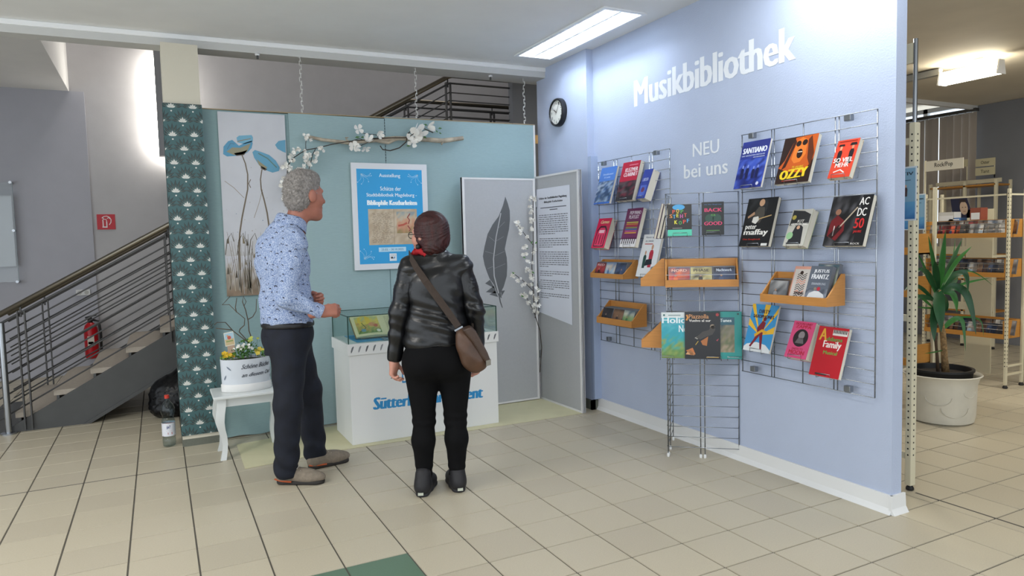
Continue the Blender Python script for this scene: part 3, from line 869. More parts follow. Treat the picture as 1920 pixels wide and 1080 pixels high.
# ================================================================== BLOSSOM HELPERS
M_PET = mat('petal_white', '#eceae4', .6)
M_LEAF = mat('artificial_leaf_green', '#4d7a3f', .5)
M_TWIG = mat('twig_brown', '#3f352d', .8)
M_STAMEN = mat('stamen_yellow', '#b9a05a', .6)
def blossom_mesh(r_, cup, n=5, seed=0):
    mb = MB(); rg = random.Random(seed)
    for k in range(n):
        an = 2*math.pi*k/n+rg.uniform(-.15, .15); ca, sa = math.cos(an), math.sin(an)
        pts = []
        for (t_, w_) in ((.08, .05), (.5, .36), (.85, .4), (1, .16)):
            z_ = cup*t_*t_*r_
            for sgn in (-1, 1):
                x_, y_ = t_*r_, sgn*w_*r_
                pts.append((ca*x_-sa*y_, sa*x_+ca*y_, z_+.08*r_*abs(sgn)*w_))
            pts.append((ca*t_*r_, sa*t_*r_, z_-.05*r_))
        f_ = []
        for i in range(3):
            a_ = i*3; b_ = a_+3
            f_ += [(a_, a_+2, b_+2, b_), (a_+2, a_+1, b_+1, b_+2)]
        mb.add(pts, f_)
    me = bpy.data.meshes.new('blossom'); me.from_pydata(mb.v, [], mb.f); me.materials.append(M_PET); me.shade_smooth()
    return me
BLS = [blossom_mesh(1, .35, 5, 1), blossom_mesh(1, .8, 5, 2), blossom_mesh(1, .2, 4, 3), blossom_mesh(1, 1.3, 5, 4)]
leaf = MB().add([(0, 0, 0), (.45, -.22, .05), (.5, 0, -.03), (.45, .22, .05), (1, 0, .05)], [(0, 1, 2), (0, 2, 3), (1, 4, 2), (2, 4, 3)])
LEAFM = bpy.data.meshes.new('leaf'); LEAFM.from_pydata(leaf.v, [], leaf.f); LEAFM.materials.append(M_LEAF)
def place(me, name, parent, p, size, rg, face=None):
    o = link_mesh(name, me, parent, Vector(p)-wloc(parent))
    if face is not None:
        q = Vector(face).to_track_quat('Z', 'Y'); e = (q @ Matrix.Rotation(rg.uniform(0, 6), 3, 'Z').to_quaternion()).to_euler(); o.rotation_euler = e
    else: o.rotation_euler = (rg.uniform(-1, 1)+1.2, rg.uniform(-.8, .8), rg.uniform(0, 6))
    o.scale = (size,)*3
    return o
def camf(rg, s_=.8): return (rg.uniform(-s_, s_), -1, rg.uniform(-s_, s_))

# birch branch
YW = 5.765
def wy(px, py, y=YW): return at_y(px, py, y)
br = thing('birch_branch', tuple(wy(720, 265)-np.array((0, 0, .03))), 'bare pale birch branch fixed across the teal partition', 'branch')
M_BIRCH = mat('birch_bark', '#b0a593', .75, noise=.3, nscale=14, bump=.4, bscale=60)
P = [wy(578, 256), wy(605, 262), wy(632, 265), wy(655, 268), wy(700, 263), wy(740, 259), wy(790, 261), wy(830, 264), wy(868, 259)]
MB().tube(P, [.012, .014, .014, .016, .018, .018, .02, .022, .018], 9).build('main_stem', M_BIRCH, br, smooth='auto')
MB().tube([wy(700, 263), wy(728, 268), wy(740, 262), wy(765, 257)], [.013, .014, .014, .008], 8).build('side_stem', M_BIRCH, br, smooth='auto')
MB().tube([wy(655, 267), wy(650, 262), wy(648, 258), wy(653, 258)], [.009, .007, .006, .005], 7).build('side_stem', M_BIRCH, br, smooth='auto')
MB().tube([wy(830, 266, YW-.01), wy(828, 271, YW-.02)], [.01, .007], 7).build('knot', M_BIRCH, br, smooth='auto')

# cherry blossom garland hanging down left of the branch
ga = thing('blossom_garland', tuple(wy(560, 300)), 'white cherry blossom garland drooping over the left end of the birch branch', 'artificial flowers')
def gp(x, y, dy=0): return wy(500+x/5.686, 230+y/5.686, YW-.02+dy)   # measures from an enlarged view
MB().tube([gp(1250, 165), gp(1080, 180), gp(870, 200), gp(700, 230), gp(540, 270), gp(420, 292), gp(360, 325), gp(280, 380), gp(235, 440), gp(220, 520), gp(215, 620), gp(210, 720), gp(210, 790)], .0035, 6).build('stem', M_TWIG, ga, smooth=True)
MB().tube([gp(520, 280), gp(490, 340), gp(470, 420), gp(445, 520)], .003, 6).build('stem', M_TWIG, ga, smooth=True)
MB().tube([gp(418, 290), gp(415, 230), gp(420, 190)], .0025, 6).build('stem', M_TWIG, ga, smooth=True)
rg = random.Random(11)
for (x, y, n_, sp) in ((430, 150, 8, 38), (320, 310, 7, 40), (430, 330, 8, 38), (580, 285, 4, 22), (530, 325, 4, 22), (525, 395, 6, 30), (410, 395, 6, 32), (440, 455, 7, 34), (365, 490, 8, 40), (265, 375, 5, 30), (290, 400, 3, 20), (205, 445, 6, 34), (240, 490, 6, 30), (250, 560, 6, 28), (185, 610, 7, 34), (240, 590, 5, 28), (175, 690, 7, 34), (215, 740, 6, 34), (200, 800, 7, 34), (240, 700, 5, 26)):
    for k in range(n_):
        place(rg.choice(BLS), 'blossom', ga, gp(x+rg.uniform(-sp, sp), y+rg.uniform(-sp, sp), rg.uniform(-.025, .01)), rg.uniform(.012, .02), rg, camf(rg))
# magnolia / cherry spray on the middle of the branch
mg = thing('magnolia_spray', tuple(wy(770, 255)), 'magnolia twig with large white flowers and green leaves wound round the birch branch', 'artificial flowers')
def mp(x, y, dy=0): return wy(560+x/3.176, 200+y/3.176, YW-.03+dy)
MB().tube([mp(420, 190), mp(560, 185), mp(650, 185), mp(700, 150), mp(745, 130), mp(800, 155)], .004, 6).build('stem', M_TWIG, mg, smooth=True)
MB().tube([mp(485, 232), mp(500, 255), mp(545, 262), mp(600, 245), mp(640, 210), mp(650, 160), mp(690, 130)], .0045, 6).build('stem', M_TWIG, mg, smooth=True)
MB().tube([mp(380, 158), mp(410, 162), mp(460, 168), mp(480, 185)], .0025, 6).build('stem', M_TWIG, mg, smooth=True)
MB().tube([mp(300, 210), mp(360, 190), mp(420, 210), mp(350, 240)], .003, 6).build('stem', M_TWIG, mg, smooth=True)
for (x, y, s_, k, fc) in ((355, 135, .046, 2, (.3, -1, .1)), (480, 165, .036, 1, (.2, -1, -.3)), (410, 205, .042, 3, (0, -1, .6)), (328, 235, .046, 0, (0, -1, -.2)), (345, 245, .03, 1, (.4, -1, -.2)), (400, 250, .04, 2, (.1, -.5, -.8)), (690, 180, .07, 1, (-.3, -1, .1)), (700, 165, .065, 3, (.5, -.9, .5)), (680, 210, .05, 2, (-.2, -1, -.5)), (768, 125, .05, 3, (1, -.4, .1))):
    place(BLS[k], 'blossom', mg, mp(x, y), s_, rg, fc)
for (x, y, s_) in ((335, 185, .045), (370, 185, .035), (745, 105, .035), (740, 175, .04), (830, 130, .04), (815, 140, .03), (835, 155, .035), (640, 235, .04), (715, 125, .03)):
    o = place(LEAFM, 'leaf', mg, mp(x, y), s_, rg, None); o.rotation_euler = (1.3+rg.uniform(-.3, .3), rg.uniform(-1, 1), rg.uniform(-1, 1))

# ================================================================== EXHIBITION POSTER
po = thing('exhibition_poster', (1.805, 5.81, 1.28), 'framed blue exhibition poster with open old book picture on the partition', 'poster')
px0, px1, pz0, pz1 = 1.474, 2.142, 1.282, 2.184
YF = 5.806
wbd = MB().box(px0, px1, YF, YF+.018, pz0, pz1).build('white_board', mat('board_white', '#dadde2', .5), po, bevel=.002)
a = Art((px0+.044, YF, pz0+.05), (px1-px0-.092, 0, 0), (0, 0, pz1-pz0-.1), .0005)
a.rect(0, 0, 1, 1, '#1f9bd7'); a.L = 2; WT = '#dcebf3'
a.text('Ausstellung', .335, .905, .66, .955, WT, .004).text('Schätze der', .345, .775, .665, .818, WT, .004).text('Stadtbibliothek Magdeburg -', .135, .7, .91, .748, WT, .002).text('Bibliophile Kostbarkeiten', .14, .605, .91, .672, '#eef5f9', .008)
a.photo(.15, .2, .9, .58, ['#b7a58c', '#bfae95', '#c6b69e', '#b39f85'], 14, 12, 3)
a.L = 3
a.line([(.535, .2), (.54, .58)], .004, '#8d7b64')
rg = random.Random(8)
for k in range(20):
    y = .23+.016*k; x = .2+rg.uniform(0, .03)
    while x < .48:
        L_ = rg.uniform(.015, .06); a.line([(x, y+rg.uniform(-.003, .003)), (x+L_, y+rg.uniform(-.003, .003))], .0035, '#6e5e4f'); x += L_+.018
a.photo(.58, .32, .87, .55, ['#8f7f52', '#b98a66', '#c98f74', '#c7a884', '#b9b3a0', '#8f9a9c'], 8, 8, 9, grad=.9)
a.L = 4
a.line([(.76, .42), (.78, .46), (.75, .49), (.79, .53)], .012, '#8a3a34').line([(.6, .4), (.68, .41), (.74, .43)], .02, '#b5533f').line([(.75, .4), (.79, .36), (.77, .34)], .012, '#8a3a34')
a.L = 2
a.rect(.29, .125, .71, .172, '#b9dcef')
a.L = 3
a.text('23.03. - 30.10.2025', .33, .137, .67, .16, '#4d86ad', .002)
a.L = 2; a.rect(.45, .025, .56, .105, '#dfe7ee'); a.L = 3
a.rect(.47, .05, .505, .07, '#2a3238').poly([(.505, .05), (.525, .07), (.54, .07), (.525, .05)], '#2f7fb5').text('STADTBIBLIOTHEK', .462, .082, .55, .09, '#66727a')
for (sx, sy, ox, oy) in ((1, -1, .03, .97), (-1, -1, .97, .97), (1, 1, .03, .03)):
    for k in range(6):
        an = k*.27+.1; Lr = .16-.015*(k % 3)
        P = []
        for i in range(7):
            t_ = i/6; an2 = an+.5*math.sin(t_*3+k)*t_
            P.append((ox+sx*(.03+Lr*t_*math.cos(an2)), oy+sy*(.02+Lr*.75*t_*math.sin(an2))))
        a.line(P, .0035, '#a8d6ee', .0015)
        a.disc(P[-1][0], P[-1][1], .008, '#a8d6ee', n=8)
a.build('poster_print', wbd)

# ================================================================== MAT AND SIDE TABLE
one('floor_mat', MB().prism([(.452, 4.955, .001), (1.13, 5.03, .001), (3.19, 4.985, .001), (3.155, 5.70, .001), (1.16, 5.735, .001), (.46, 5.60, .001)], (0, 0, .003)),
    mat('pale_yellow_paper', '#cbc6a3', .7, noise=.03, nscale=5), 'pale yellow paper mat lying under the display case', 'mat')
M_WTAB = mat('white_lacquer', '#d6dad9', .35)
tb = thing('side_table', (.53, 5.45, 0), 'small white wooden side table with curved legs below the flower banner', 'table')
TX0, TX1, TY0, TY1, TZ = .292, .775, 5.2, 5.57, .462
MB().box(TX0, TX1, TY0, TY1, TZ-.022, TZ).build('table_top', M_WTAB, tb, bevel=.006)
MB().box(TX0+.045, TX1-.045, TY0+.05, TY0+.066, TZ-.085, TZ-.022).box(TX0+.045, TX1-.045, TY1-.066, TY1-.05, TZ-.085, TZ-.022).box(TX0+.045, TX0+.06, TY0+.066, TY1-.066, TZ-.085, TZ-.022).box(TX1-.06, TX1-.045, TY0+.066, TY1-.066, TZ-.085, TZ-.022).build('apron', M_WTAB, tb)
for sx in (0, 1):
    for sy in (0, 1):
        cx = TX0+.055 if sx == 0 else TX1-.055; cy = TY0+.06 if sy == 0 else TY1-.06; dx = -1 if sx == 0 else 1; dy = -1 if sy == 0 else 1
        pr = [(.0, .03), (.004, .03), (.012, .03), (.016, .029), (.008, .024), (-.004, .02), (-.008, .0175), (-.004, .017), (.006, .019)]
        mb = MB(); n_ = len(pr)
        for i, (off, hw) in enumerate(pr):
            zz = (TZ-.022)*(1-i/(n_-1)); x = cx+dx*off*1.2; y = cy+dy*off*.8
            mb.v += [(x-hw, y-hw, zz), (x+hw, y-hw, zz), (x+hw, y+hw, zz), (x-hw, y+hw, zz)]
        for i in range(n_-1):
            for k in range(4): mb.f.append((i*4+k, (i+1)*4+k, (i+1)*4+(k+1) % 4, i*4+(k+1) % 4))
        mb.f += [(0, 1, 2, 3), tuple((n_-1)*4+k for k in (3, 2, 1, 0))]
        mb.build('leg', M_WTAB, tb, smooth='auto')

# ================================================================== PLANTER
PCX, PCY, PRX, PRY = .532, 5.385, .172, .105
pz0, pz1 = TZ+.001, TZ+.235
pl_ = thing('planter_box', (PCX, PCY, pz0), 'oval white tin planter with hand lettering on the side table', 'planter')
M_TIN = mat('planter_tin', '#c9cfd6', .5, noise=.02, nscale=10)
MB().lathe([(.97, .03), (1.0, .232), (1.0, .235), (.95, .235), (.93, .18), (.0, .17)], (PCX, PCY, pz0), 40, PRX, PRY, cap=False).build('body', M_TIN, pl_, smooth='auto')
MB().lathe([(.985, 0), (1.01, .004), (1.012, .05), (.98, .056)], (PCX, PCY, pz0), 40, PRX, PRY).build('base_band', mat('planter_white', '#dcdcda', .5), pl_, smooth='auto')
MB().lathe([(.0, .16), (.94, .19), (.94, .215), (.5, .225), (.0, .225)], (PCX, PCY, pz0), 30, PRX, PRY, cap=False).build('soil', mat('potting_soil', '#3c2f25', .95), pl_)
a = Art((0, 0, 0), (.34, 0, 0), (0, 0, .18))
def wrap_p(u_, v_, h_):
    an = -math.pi/2+(u_-.5)*math.pi
    k = .985+.015*v_
    return Vector((PCX+(PRX*k+h_*2+.0008)*math.cos(an), PCY+(PRY*k+h_*2+.0008)*math.sin(an), pz0+.055+.175*v_))
a.warp = wrap_p
INK = '#4a4e57'
a.text('Schöne Bücher', .42, .63, .85, .82, INK, .004, shear=.06, slope=.05).text('an diesem Ort', .42, .3, .85, .46, INK, .004, shear=.06, slope=.05)
for (x, y, an) in ((.25, .68, -.9), (.17, .3, 1.1), (.93, .5, 1.2), (.92, .25, .9)):
    ca, sa = math.cos(an), math.sin(an); L_ = .11; W2 = .022; asp = 2.2
    q = [(-L_, 0), (-L_*.4, W2), (L_*.4, W2), (L_, 0), (L_*.3, -W2), (-L_*.5, -W2)]
    a.poly([(x+(p*ca-s_*sa)*.55, y+(p*sa+s_*ca)*1.1) for p, s_ in q], '#6a7686')
a.build('lettering', pl_, stuff=True)
# flowers in the planter
def flower_plant(name, lab, pos, col, n_, spread, hgt, fs, seed, leafcol='#4f7a34', pet=5):
    rg = random.Random(seed)
    t = thing(name, pos, lab, 'flowers', 'flowers in the oval planter')
    lm = mat('leaf_'+leafcol[1:], leafcol, .6, noise=.15, nscale=30); cm = mat('petal_'+col[1:], col, .6)
    mb = MB()
    for k in range(n_*5):
        an = rg.uniform(0, 6.28); rr = spread*math.sqrt(rg.random()); x = pos[0]+rr*math.cos(an); y = pos[1]+rr*math.sin(an)*.6; z = pos[2]+rg.uniform(.2, .95)*hgt
        L_ = rg.uniform(.016, .03); d1 = Vector((rg.uniform(-1, 1), rg.uniform(-1, 1), rg.uniform(-.2, .8))).normalized(); s1 = d1.orthogonal().normalized()*L_*.35
        b = Vector((x, y, z)); mb.add([b, b+d1*L_*.5+s1, b+d1*L_, b+d1*L_*.5-s1], [(0, 1, 2, 3)])
    mb.build('foliage', lm, t)['kind'] = 'stuff'
    for k in range(n_):
        an = rg.uniform(0, 6.28); rr = spread*math.sqrt(rg.random()); x = pos[0]+rr*math.cos(an); y = pos[1]+rr*math.sin(an)*.6; z = pos[2]+hgt*rg.uniform(.65, 1.1)
        me = FLM.get((col, pet))
        if me is None:
            me = blossom_mesh(1, .2, pet, 21).copy(); me.materials.clear(); me.materials.append(cm); FLM[(col, pet)] = me
        MB().tube([(pos[0]+(x-pos[0])*.6, pos[1]+(y-pos[1])*.6, pos[2]), (x, y, z)], .0012, 4).build('stalk', lm, t)
        o = place(me, 'flower', t, (x, y-.008, z), fs*rg.uniform(.8, 1.2), rg, (rg.uniform(-.5, .5), -1, rg.uniform(.2, 1.2)))
    return t
FLM = {}
zs = pz0+.226
flower_plant('yellow_violas', 'yellow violas spilling over the left end of the oval planter', (PCX-.12, PCY-.03, zs), '#d9b32a', 9, .055, .05, .017, 31, '#6a8a2e')
flower_plant('white_daisies', 'small white flowers in the middle of the oval planter', (PCX-.02, PCY-.03, zs), '#e9e8e0', 26, .08, .1, .011, 32, '#46722f')
flower_plant('yellow_violas', 'yellow and white violas at the right end of the oval planter', (PCX+.11, PCY-.03, zs), '#d6c04a', 8, .05, .06, .016, 33, '#56803a')
flower_plant('green_tuft', 'leafy green plant at the back of the oval planter', (PCX+.04, PCY+.03, zs), '#c9cf63', 6, .09, .14, .012, 34, '#3f6b2d')
# twisted willow twigs
tw = thing('willow_twigs', (PCX+.03, PCY+.05, zs), 'bare twisted willow twigs rising from the oval planter', 'twigs')
def tp(x, y, dy): return at_y(400+x/5.686, 550+y/5.686, PCY+.06+dy)
M_WIL = mat('willow_bark', '#5c5144', .8)
for pts in ([(380, 535), (340, 480), (275, 410), (285, 380), (330, 340), (335, 270), (240, 190), (170, 120), (95, 122), (140, 75), (180, 30)],
            [(405, 470), (380, 400), (372, 300), (345, 180), (310, 90), (320, 30), (350, 90), (330, 130)], [(375, 275), (420, 250), (455, 190), (460, 60)],
            [(370, 520), (300, 470), (210, 400), (130, 310), (40, 310), (10, 335)], [(245, 200), (235, 150), (250, 50)], [(200, 390), (100, 380), (25, 372)]):
    P = [tp(x, y, .03*math.sin(i*.9)) for i, (x, y) in enumerate(pts)]
    MB().tube(P, [.0042-.0022*i/len(P) for i in range(len(P))], 6).build('twig', M_WIL, tw, smooth=True)
# little picture pick
pk = thing('picture_pick', (.43, 5.36, zs), 'small picture card on a stick among the yellow violas', 'card')
q = [at_y(*c_, 5.345) for c_ in ((419, 625), (437, 621), (441, 646), (423, 650))]
u_ = Vector(q[2])-Vector(q[3]); v_ = Vector(q[0])-Vector(q[3]); nn = u_.cross(v_).normalized()
MB().prism([Vector(p)+nn*-.002 for p in (q[3], q[2], q[1], q[0])], nn*.002).build('card', mat('card_white', '#e6e2d4', .5), pk)
a = Art(q[3], u_, v_, .0005); a.rect(.05, .5, .95, .95, '#a9c7d6').rect(.05, .05, .95, .5, '#c9b48a'); a.L = 2; a.disc(.5, .6, .2, '#c05a4a').rect(.15, .3, .85, .38, '#7f9a55').disc(.35, .75, .1, '#d8a070').build('card_print', pk)
q2 = [at_y(*c_, 5.345) for c_ in ((426, 648), (440, 645), (441, 660), (428, 663))]
MB().prism([Vector(p)+nn*-.004 for p in (q2[3], q2[2], q2[1], q2[0])], nn*.002).build('lower_card', mat('card_brown', '#b39a86', .5), pk)
MB().tube([at_y(432, 650, 5.349), at_y(434, 690, 5.349)], .0018, 5).build('stick', mat('stick_wood', '#b59b6f', .7), pk)

# ================================================================== DISPLAY CASE
DX0, DX1, DY0, DY1 = 1.222, 2.436, 5.095, 5.60
M_WB = mat('white_board_plinth', '#dddedc', .45)
dc = thing('display_case', (1.83, 5.35, .004), 'white display plinth with blue lettering and a glass hood', 'display case')
MB().box(DX0, DX1, DY0, DY1, .0045, .68).build('plinth', M_WB, dc, bevel=.002)
MB().box(DX0-.012, DX1+.012, DY0-.012, DY1+.012, .68, .765).build('rim', M_WB, dc, bevel=.002)
a = Art((DX0-.012, DY0-.012, .68), (DX1-DX0+.024, 0, 0), (0, 0, .085), .0006)
for k in range(22):
    x = .02+.045*k; sgn = 1
    c_ = ['#63666a', '#8b8d90', '#55585c'][k % 3]
    a.poly([(x, .2), (x+.007, .32), (x+.018, .72), (x+.017, .82), (x+.006, .7), (x-.001, .38)], c_)
a.build('feather_band', dc, stuff=True)
a = Art((DX0, DY0, .0045), (DX1-DX0, 0, 0), (0, 0, .6755), .0006)
CB = '#1e86bf'
def dtext(s_, pa, pb, hpx, **k):
    A = at_y(*pa, DY0); B = at_y(*pb, DY0); C_ = at_y(pa[0], pa[1]-hpx, DY0)
    W_ = DX1-DX0; H_ = .6755
    a.text(s_, (A[0]-DX0)/W_, (A[2]-.0045)/H_, (B[0]-DX0)/W_, (C_[2]-.0045)/H_, CB, .008, shear=.012, slope=(B[2]-A[2])/H_, **k)
dtext('Sütterlin transparent', (699, 776), (905, 752), 30)
dtext('D', (754, 718), (768, 717), 24)
a.build('plinth_lettering', dc, stuff=True)
hz = .965
CASEG = thin_glass('case_glass', '#f4faf8')
g_ = .006
for (n_, b) in (('front', (DX0, DX1, DY0, DY0+g_, .765, hz)), ('back', (DX0, DX1, DY1-g_, DY1, .765, hz)), ('left', (DX0, DX0+g_, DY0+g_, DY1-g_, .765, hz)), ('right', (DX1-g_, DX1, DY0+g_, DY1-g_, .765, hz)), ('top', (DX0, DX1, DY0, DY1, hz, hz+g_))):
    MB().box(*b).build('glass_pane', CASEG, dc)
M_GE = mat('glass_edge_green', '#2f4a42', .25)
e_ = .0035
for x in (DX0, DX1):
    for y in (DY0, DY1): MB().box(x-e_, x+e_, y-e_, y+e_, .765, hz+g_).build('glass_edge', M_GE, dc)
for y in (DY0, DY1): MB().box(DX0, DX1, y-e_, y+e_, hz+g_-.003, hz+g_+.003).build('glass_edge', M_GE, dc)
for x in (DX0, DX1): MB().box(x-e_, x+e_, DY0, DY1, hz+g_-.003, hz+g_+.003).build('glass_edge', M_GE, dc)
one('blue_cloth', MB().box(1.3, 2.36, 5.15, 5.55, .766, .772), mat('blue_felt', '#4f94bf', .8), 'flat blue cloth inside the glass case', 'cloth')
def open_book(x0, x1, y0, z0, tilt, hgt, lab, left, right, seed):
    t = thing('open_book', ((x0+x1)/2, y0, z0), lab, 'book', 'open old books in the glass case')
    xm = (x0+x1)/2; dy, dz = hgt*math.cos(tilt), hgt*math.sin(tilt)
    v_ = Vector((0, dy, dz)); nn = Vector((0, -math.sin(tilt), math.cos(tilt)))
    MB().prism([(x0-.006, y0, z0), (x1+.006, y0, z0), (x1+.006, y0+dy, z0+dz), (x0-.006, y0+dy, z0+dz)], -nn*.006).build('cover', mat('book_cloth', '#8a7a60', .7), t)
    for (a0, a1, nm) in ((x0, xm, 0), (xm, x1, 1)):
        mb = MB(); n_ = 10
        for i in range(n_+1):
            s_ = i/n_; x = a0+(a1-a0)*s_; e = s_ if nm == 0 else 1-s_
            h_ = .012+.012*math.sin(math.pi*e*.85)
            for (vv) in (0, 1):
                b = Vector((x, y0, z0))+v_*vv; mb.v += [b, b+nn*h_]
        for i in range(n_):
            k = i*4; mb.f += [(k+1, k+5, k+7, k+3), (k, k+1, k+5, k+4)[::-1], (k+2, k+3, k+7, k+6), (k, k+4, k+6, k+2)]
        mb.f += [(0, 1, 3, 2), (n_*4, n_*4+2, n_*4+3, n_*4+1)]
        mb.build('page_block', mat('old_paper', '#d5cba6', .7), t)
        a = Art((0, 0, 0), (a1-a0, 0, 0), v_)
        def wp(u__, v__, h__, a0=a0, a1=a1, nm=nm):
            e = u__ if nm == 0 else 1-u__
            return Vector((a0+(a1-a0)*u__, y0, z0))+v_*v__+nn*(.0128+.012*math.sin(math.pi*e*.85)+h__)
        a.warp = wp
        rg = random.Random(seed+nm)
        if (left if nm == 0 else right) == 'pic':
            a.photo(.1, .1, .9, .9, ['#5f7a4a', '#8fa05c', '#b98f5a', '#d2b45e', '#d9c25a', '#a9b08a'], 10, 10, seed, grad=1.0)
            a.L = 2; a.disc(.4, .72, .22, '#dcb94a').disc(.62, .5, .1, '#c98a64').disc(.75, .45, .08, '#b9604a').line([(.15, .2), (.4, .35), (.3, .6)], .03, '#53683f').disc(.3, .25, .08, '#6d8fa0').disc(.8, .2, .07, '#d8d2c0')
        else:
            for k in range(16):
                y = .12+.048*k; x = .12
                while x < .86:
                    L_ = rg.uniform(.03, .1); a.line([(x, y), (min(x+L_, .88), y)], .012, '#7a705c'); x += L_+.025
        a.build('page_print', t)
open_book(1.32, 1.78, 5.24, .785, .62, .24, 'open picture book with a colourful illustration in the glass case', 'pic', 'txt', 40)
open_book(2.02, 2.40, 5.3, .785, .6, .22, 'open old book at the right end of the glass case', 'txt', 'pic', 44)
one('book_stand', MB().prism([(1.36, 5.26, .773), (1.36, 5.42, .773), (1.36, 5.42, .868)], (.38, 0, 0)), mat('clear_acrylic', '#ccd7dc', .2), 'grey wedge stand under the open picture book', 'book stand')
one('book_stand', MB().prism([(2.08, 5.33, .773), (2.08, 5.46, .773), (2.08, 5.46, .86)], (.28, 0, 0)), mat('clear_acrylic', '#ccd7dc', .2), 'grey wedge stand under the right-hand open book', 'book stand')
cl = thing('closed_booklet', (1.6, 5.16, .773), 'thin blue-grey booklet lying at the front of the glass case', 'booklet')
MB().box(1.5, 1.75, 5.12, 5.19, .773, .781).build('pages', mat('booklet_grey', '#8fa3b0', .6), cl)
a = Art((1.5, 5.12, .781), (.25, 0, 0), (0, .07, 0)); a.rect(.04, .1, .96, .9, '#3f6f94').build('cover', cl)

# ================================================================== FOLDING SCREEN (two leaves)
M_SF = mat('screen_grey_fabric', '#aeb0b3', .85, noise=.02, nscale=60)
sc = thing('folding_screen', (2.8, 5.66, 0), 'grey two-leaf folding screen with feather print and white edges', 'screen')
def leaf_panel(a0, a1, z0, z1, th):
    a0, a1 = Vector(a0), Vector(a1); u_ = (a1-a0); L_ = u_.length; u_.normalize(); n_ = Vector((u_.y, -u_.x, 0))
    p_ = MB().prism([a0+Vector((0, 0, z0)), a1+Vector((0, 0, z0)), a1+Vector((0, 0, z1)), a0+Vector((0, 0, z1))], -n_*th).build('leaf_panel', M_SF, sc)
    mb = MB(); e = .022
    for (s0, s1, b0, b1) in ((-.0, e, z0-.001, z1+.001), (L_-e, L_, z0-.001, z1+.001)):
        mb.prism([a0+u_*s0+n_*.003+Vector((0, 0, b0)), a0+u_*s1+n_*.003+Vector((0, 0, b0)), a0+u_*s1+n_*.003+Vector((0, 0, b1)), a0+u_*s0+n_*.003+Vector((0, 0, b1))], -n_*(th+.006))
    for (b0, b1) in ((z0-.002, z0+.014), (z1-.014, z1+.002)):
        mb.prism([a0+n_*.0035+Vector((0, 0, b0)), a1+n_*.0035+Vector((0, 0, b0)), a1+n_*.0035+Vector((0, 0, b1)), a0+n_*.0035+Vector((0, 0, b1))], -n_*(th+.007))
    mb.build('leaf_frame', mat('screen_white_edge', '#dcdcdc', .5), sc)
    return p_
leaf_panel((2.405, 5.65, 0), (3.135, 5.65, 0), .012, 2.062, .03)
leaf_panel((3.158, 5.69, 0), (3.182, 4.98, 0), .006, 2.082, .03)
for z in (.4, 1.05, 1.8): MB().tube([(3.148, 5.645, z), (3.148, 5.645, z+.07)], .007, 8).build('hinge', M_CHROME, sc)
# feather print
a = Art((2.405, 5.65, 0), (.73, 0, 0), (0, 0, 2.062), .0006)
def fp(x, y):
    p = at_y(840+x/2.16, 300+y/2.16, 5.65); return ((p[0]-2.405)/.73, p[2]/2.062)
FE = '#5d6063'
left = [(232, 148), (222, 185), (205, 228), (180, 262), (160, 300), (148, 350), (141, 390), (148, 425), (158, 455), (168, 480), (186, 505), (196, 530), (205, 552)]
rightp = [(218, 560), (213, 538), (226, 512), (238, 470), (240, 430), (238, 395), (230, 360), (238, 320), (247, 280), (251, 240), (250, 205), (242, 175)]
a.poly([fp(*p) for p in left+rightp], FE)
for tri in ([(170, 485), (150, 500), (190, 520)], [(185, 510), (153, 535), (198, 540)], [(190, 530), (168, 545), (203, 555)], [(214, 530), (231, 528), (217, 552)]):
    a.poly([fp(*p) for p in tri], FE)
a.L = 2
a.line([fp(*p) for p in ((214, 215), (195, 310), (184, 400), (187, 470), (205, 540), (219, 596))], .004, '#b4b6b8', .006)
for (p, q) in (((190, 330), (165, 310)), ((186, 380), (150, 370)), ((185, 430), (160, 440)), ((192, 330), (225, 310)), ((186, 390), (228, 370)), ((186, 440), (232, 420)), ((200, 280), (230, 250))):
    a.line([fp(*p), fp(*q)], .0018, '#85888b')
a.L = 3
a.line([fp(*p) for p in ((205, 540), (212, 575), (220, 598))], .007, FE, .004)
a.build('feather_print', sc)
# text sheet on the second leaf
ts = thing('text_sheet', (3.15, 5.4, .75), 'long white sheet of small printed text on the right screen leaf', 'notice')
o_ = Vector((3.158, 5.69, 0)); uu = (Vector((3.182, 4.98, 0))-o_).normalized(); nn = Vector((uu.y, -uu.x, 0))
b0 = o_+uu*.02+nn*.004
zb0, zb1 = .755, 1.965
MB().prism([b0+Vector((0, 0, zb0+.075)), b0+uu*.565+Vector((0, 0, zb0)), b0+uu*.565+Vector((0, 0, zb1)), b0+Vector((0, 0, zb1))], nn*.002).build('paper', mat('sheet_white', '#d9dde8', .5), ts)
a = Art(b0+nn*.002+Vector((0, 0, zb0)), uu*.565, Vector((0, 0, zb1-zb0)), .0006)
a.text('Schätze der Stadtbibliothek Magdeburg', .1, .915, .92, .935, '#33363d', .004).text('- Bibliophile Kostbarkeiten', .22, .885, .8, .905, '#33363d', .004)
rg = random.Random(12)
y = .85
a.line([(.14, .855), (.9, .855)], .006, '#555962'); a.line([(.42, .838), (.65, .838)], .006, '#555962')
y = .8
for para in (10, 5, 8, 3, 5, 3):
    for k in range(para):
        x = .08; end = .93 if k < para-1 else rg.uniform(.2, .6)
        if k == 0: x = .09
        while x < end:
            L_ = min(rg.uniform(.02, .1), end-x+.005); a.line([(x, y), (x+L_, y)], .0055, '#62656d'); x += L_+.015
        y -= .0155
    y -= .022
a.build('sheet_print', ts, stuff=True)
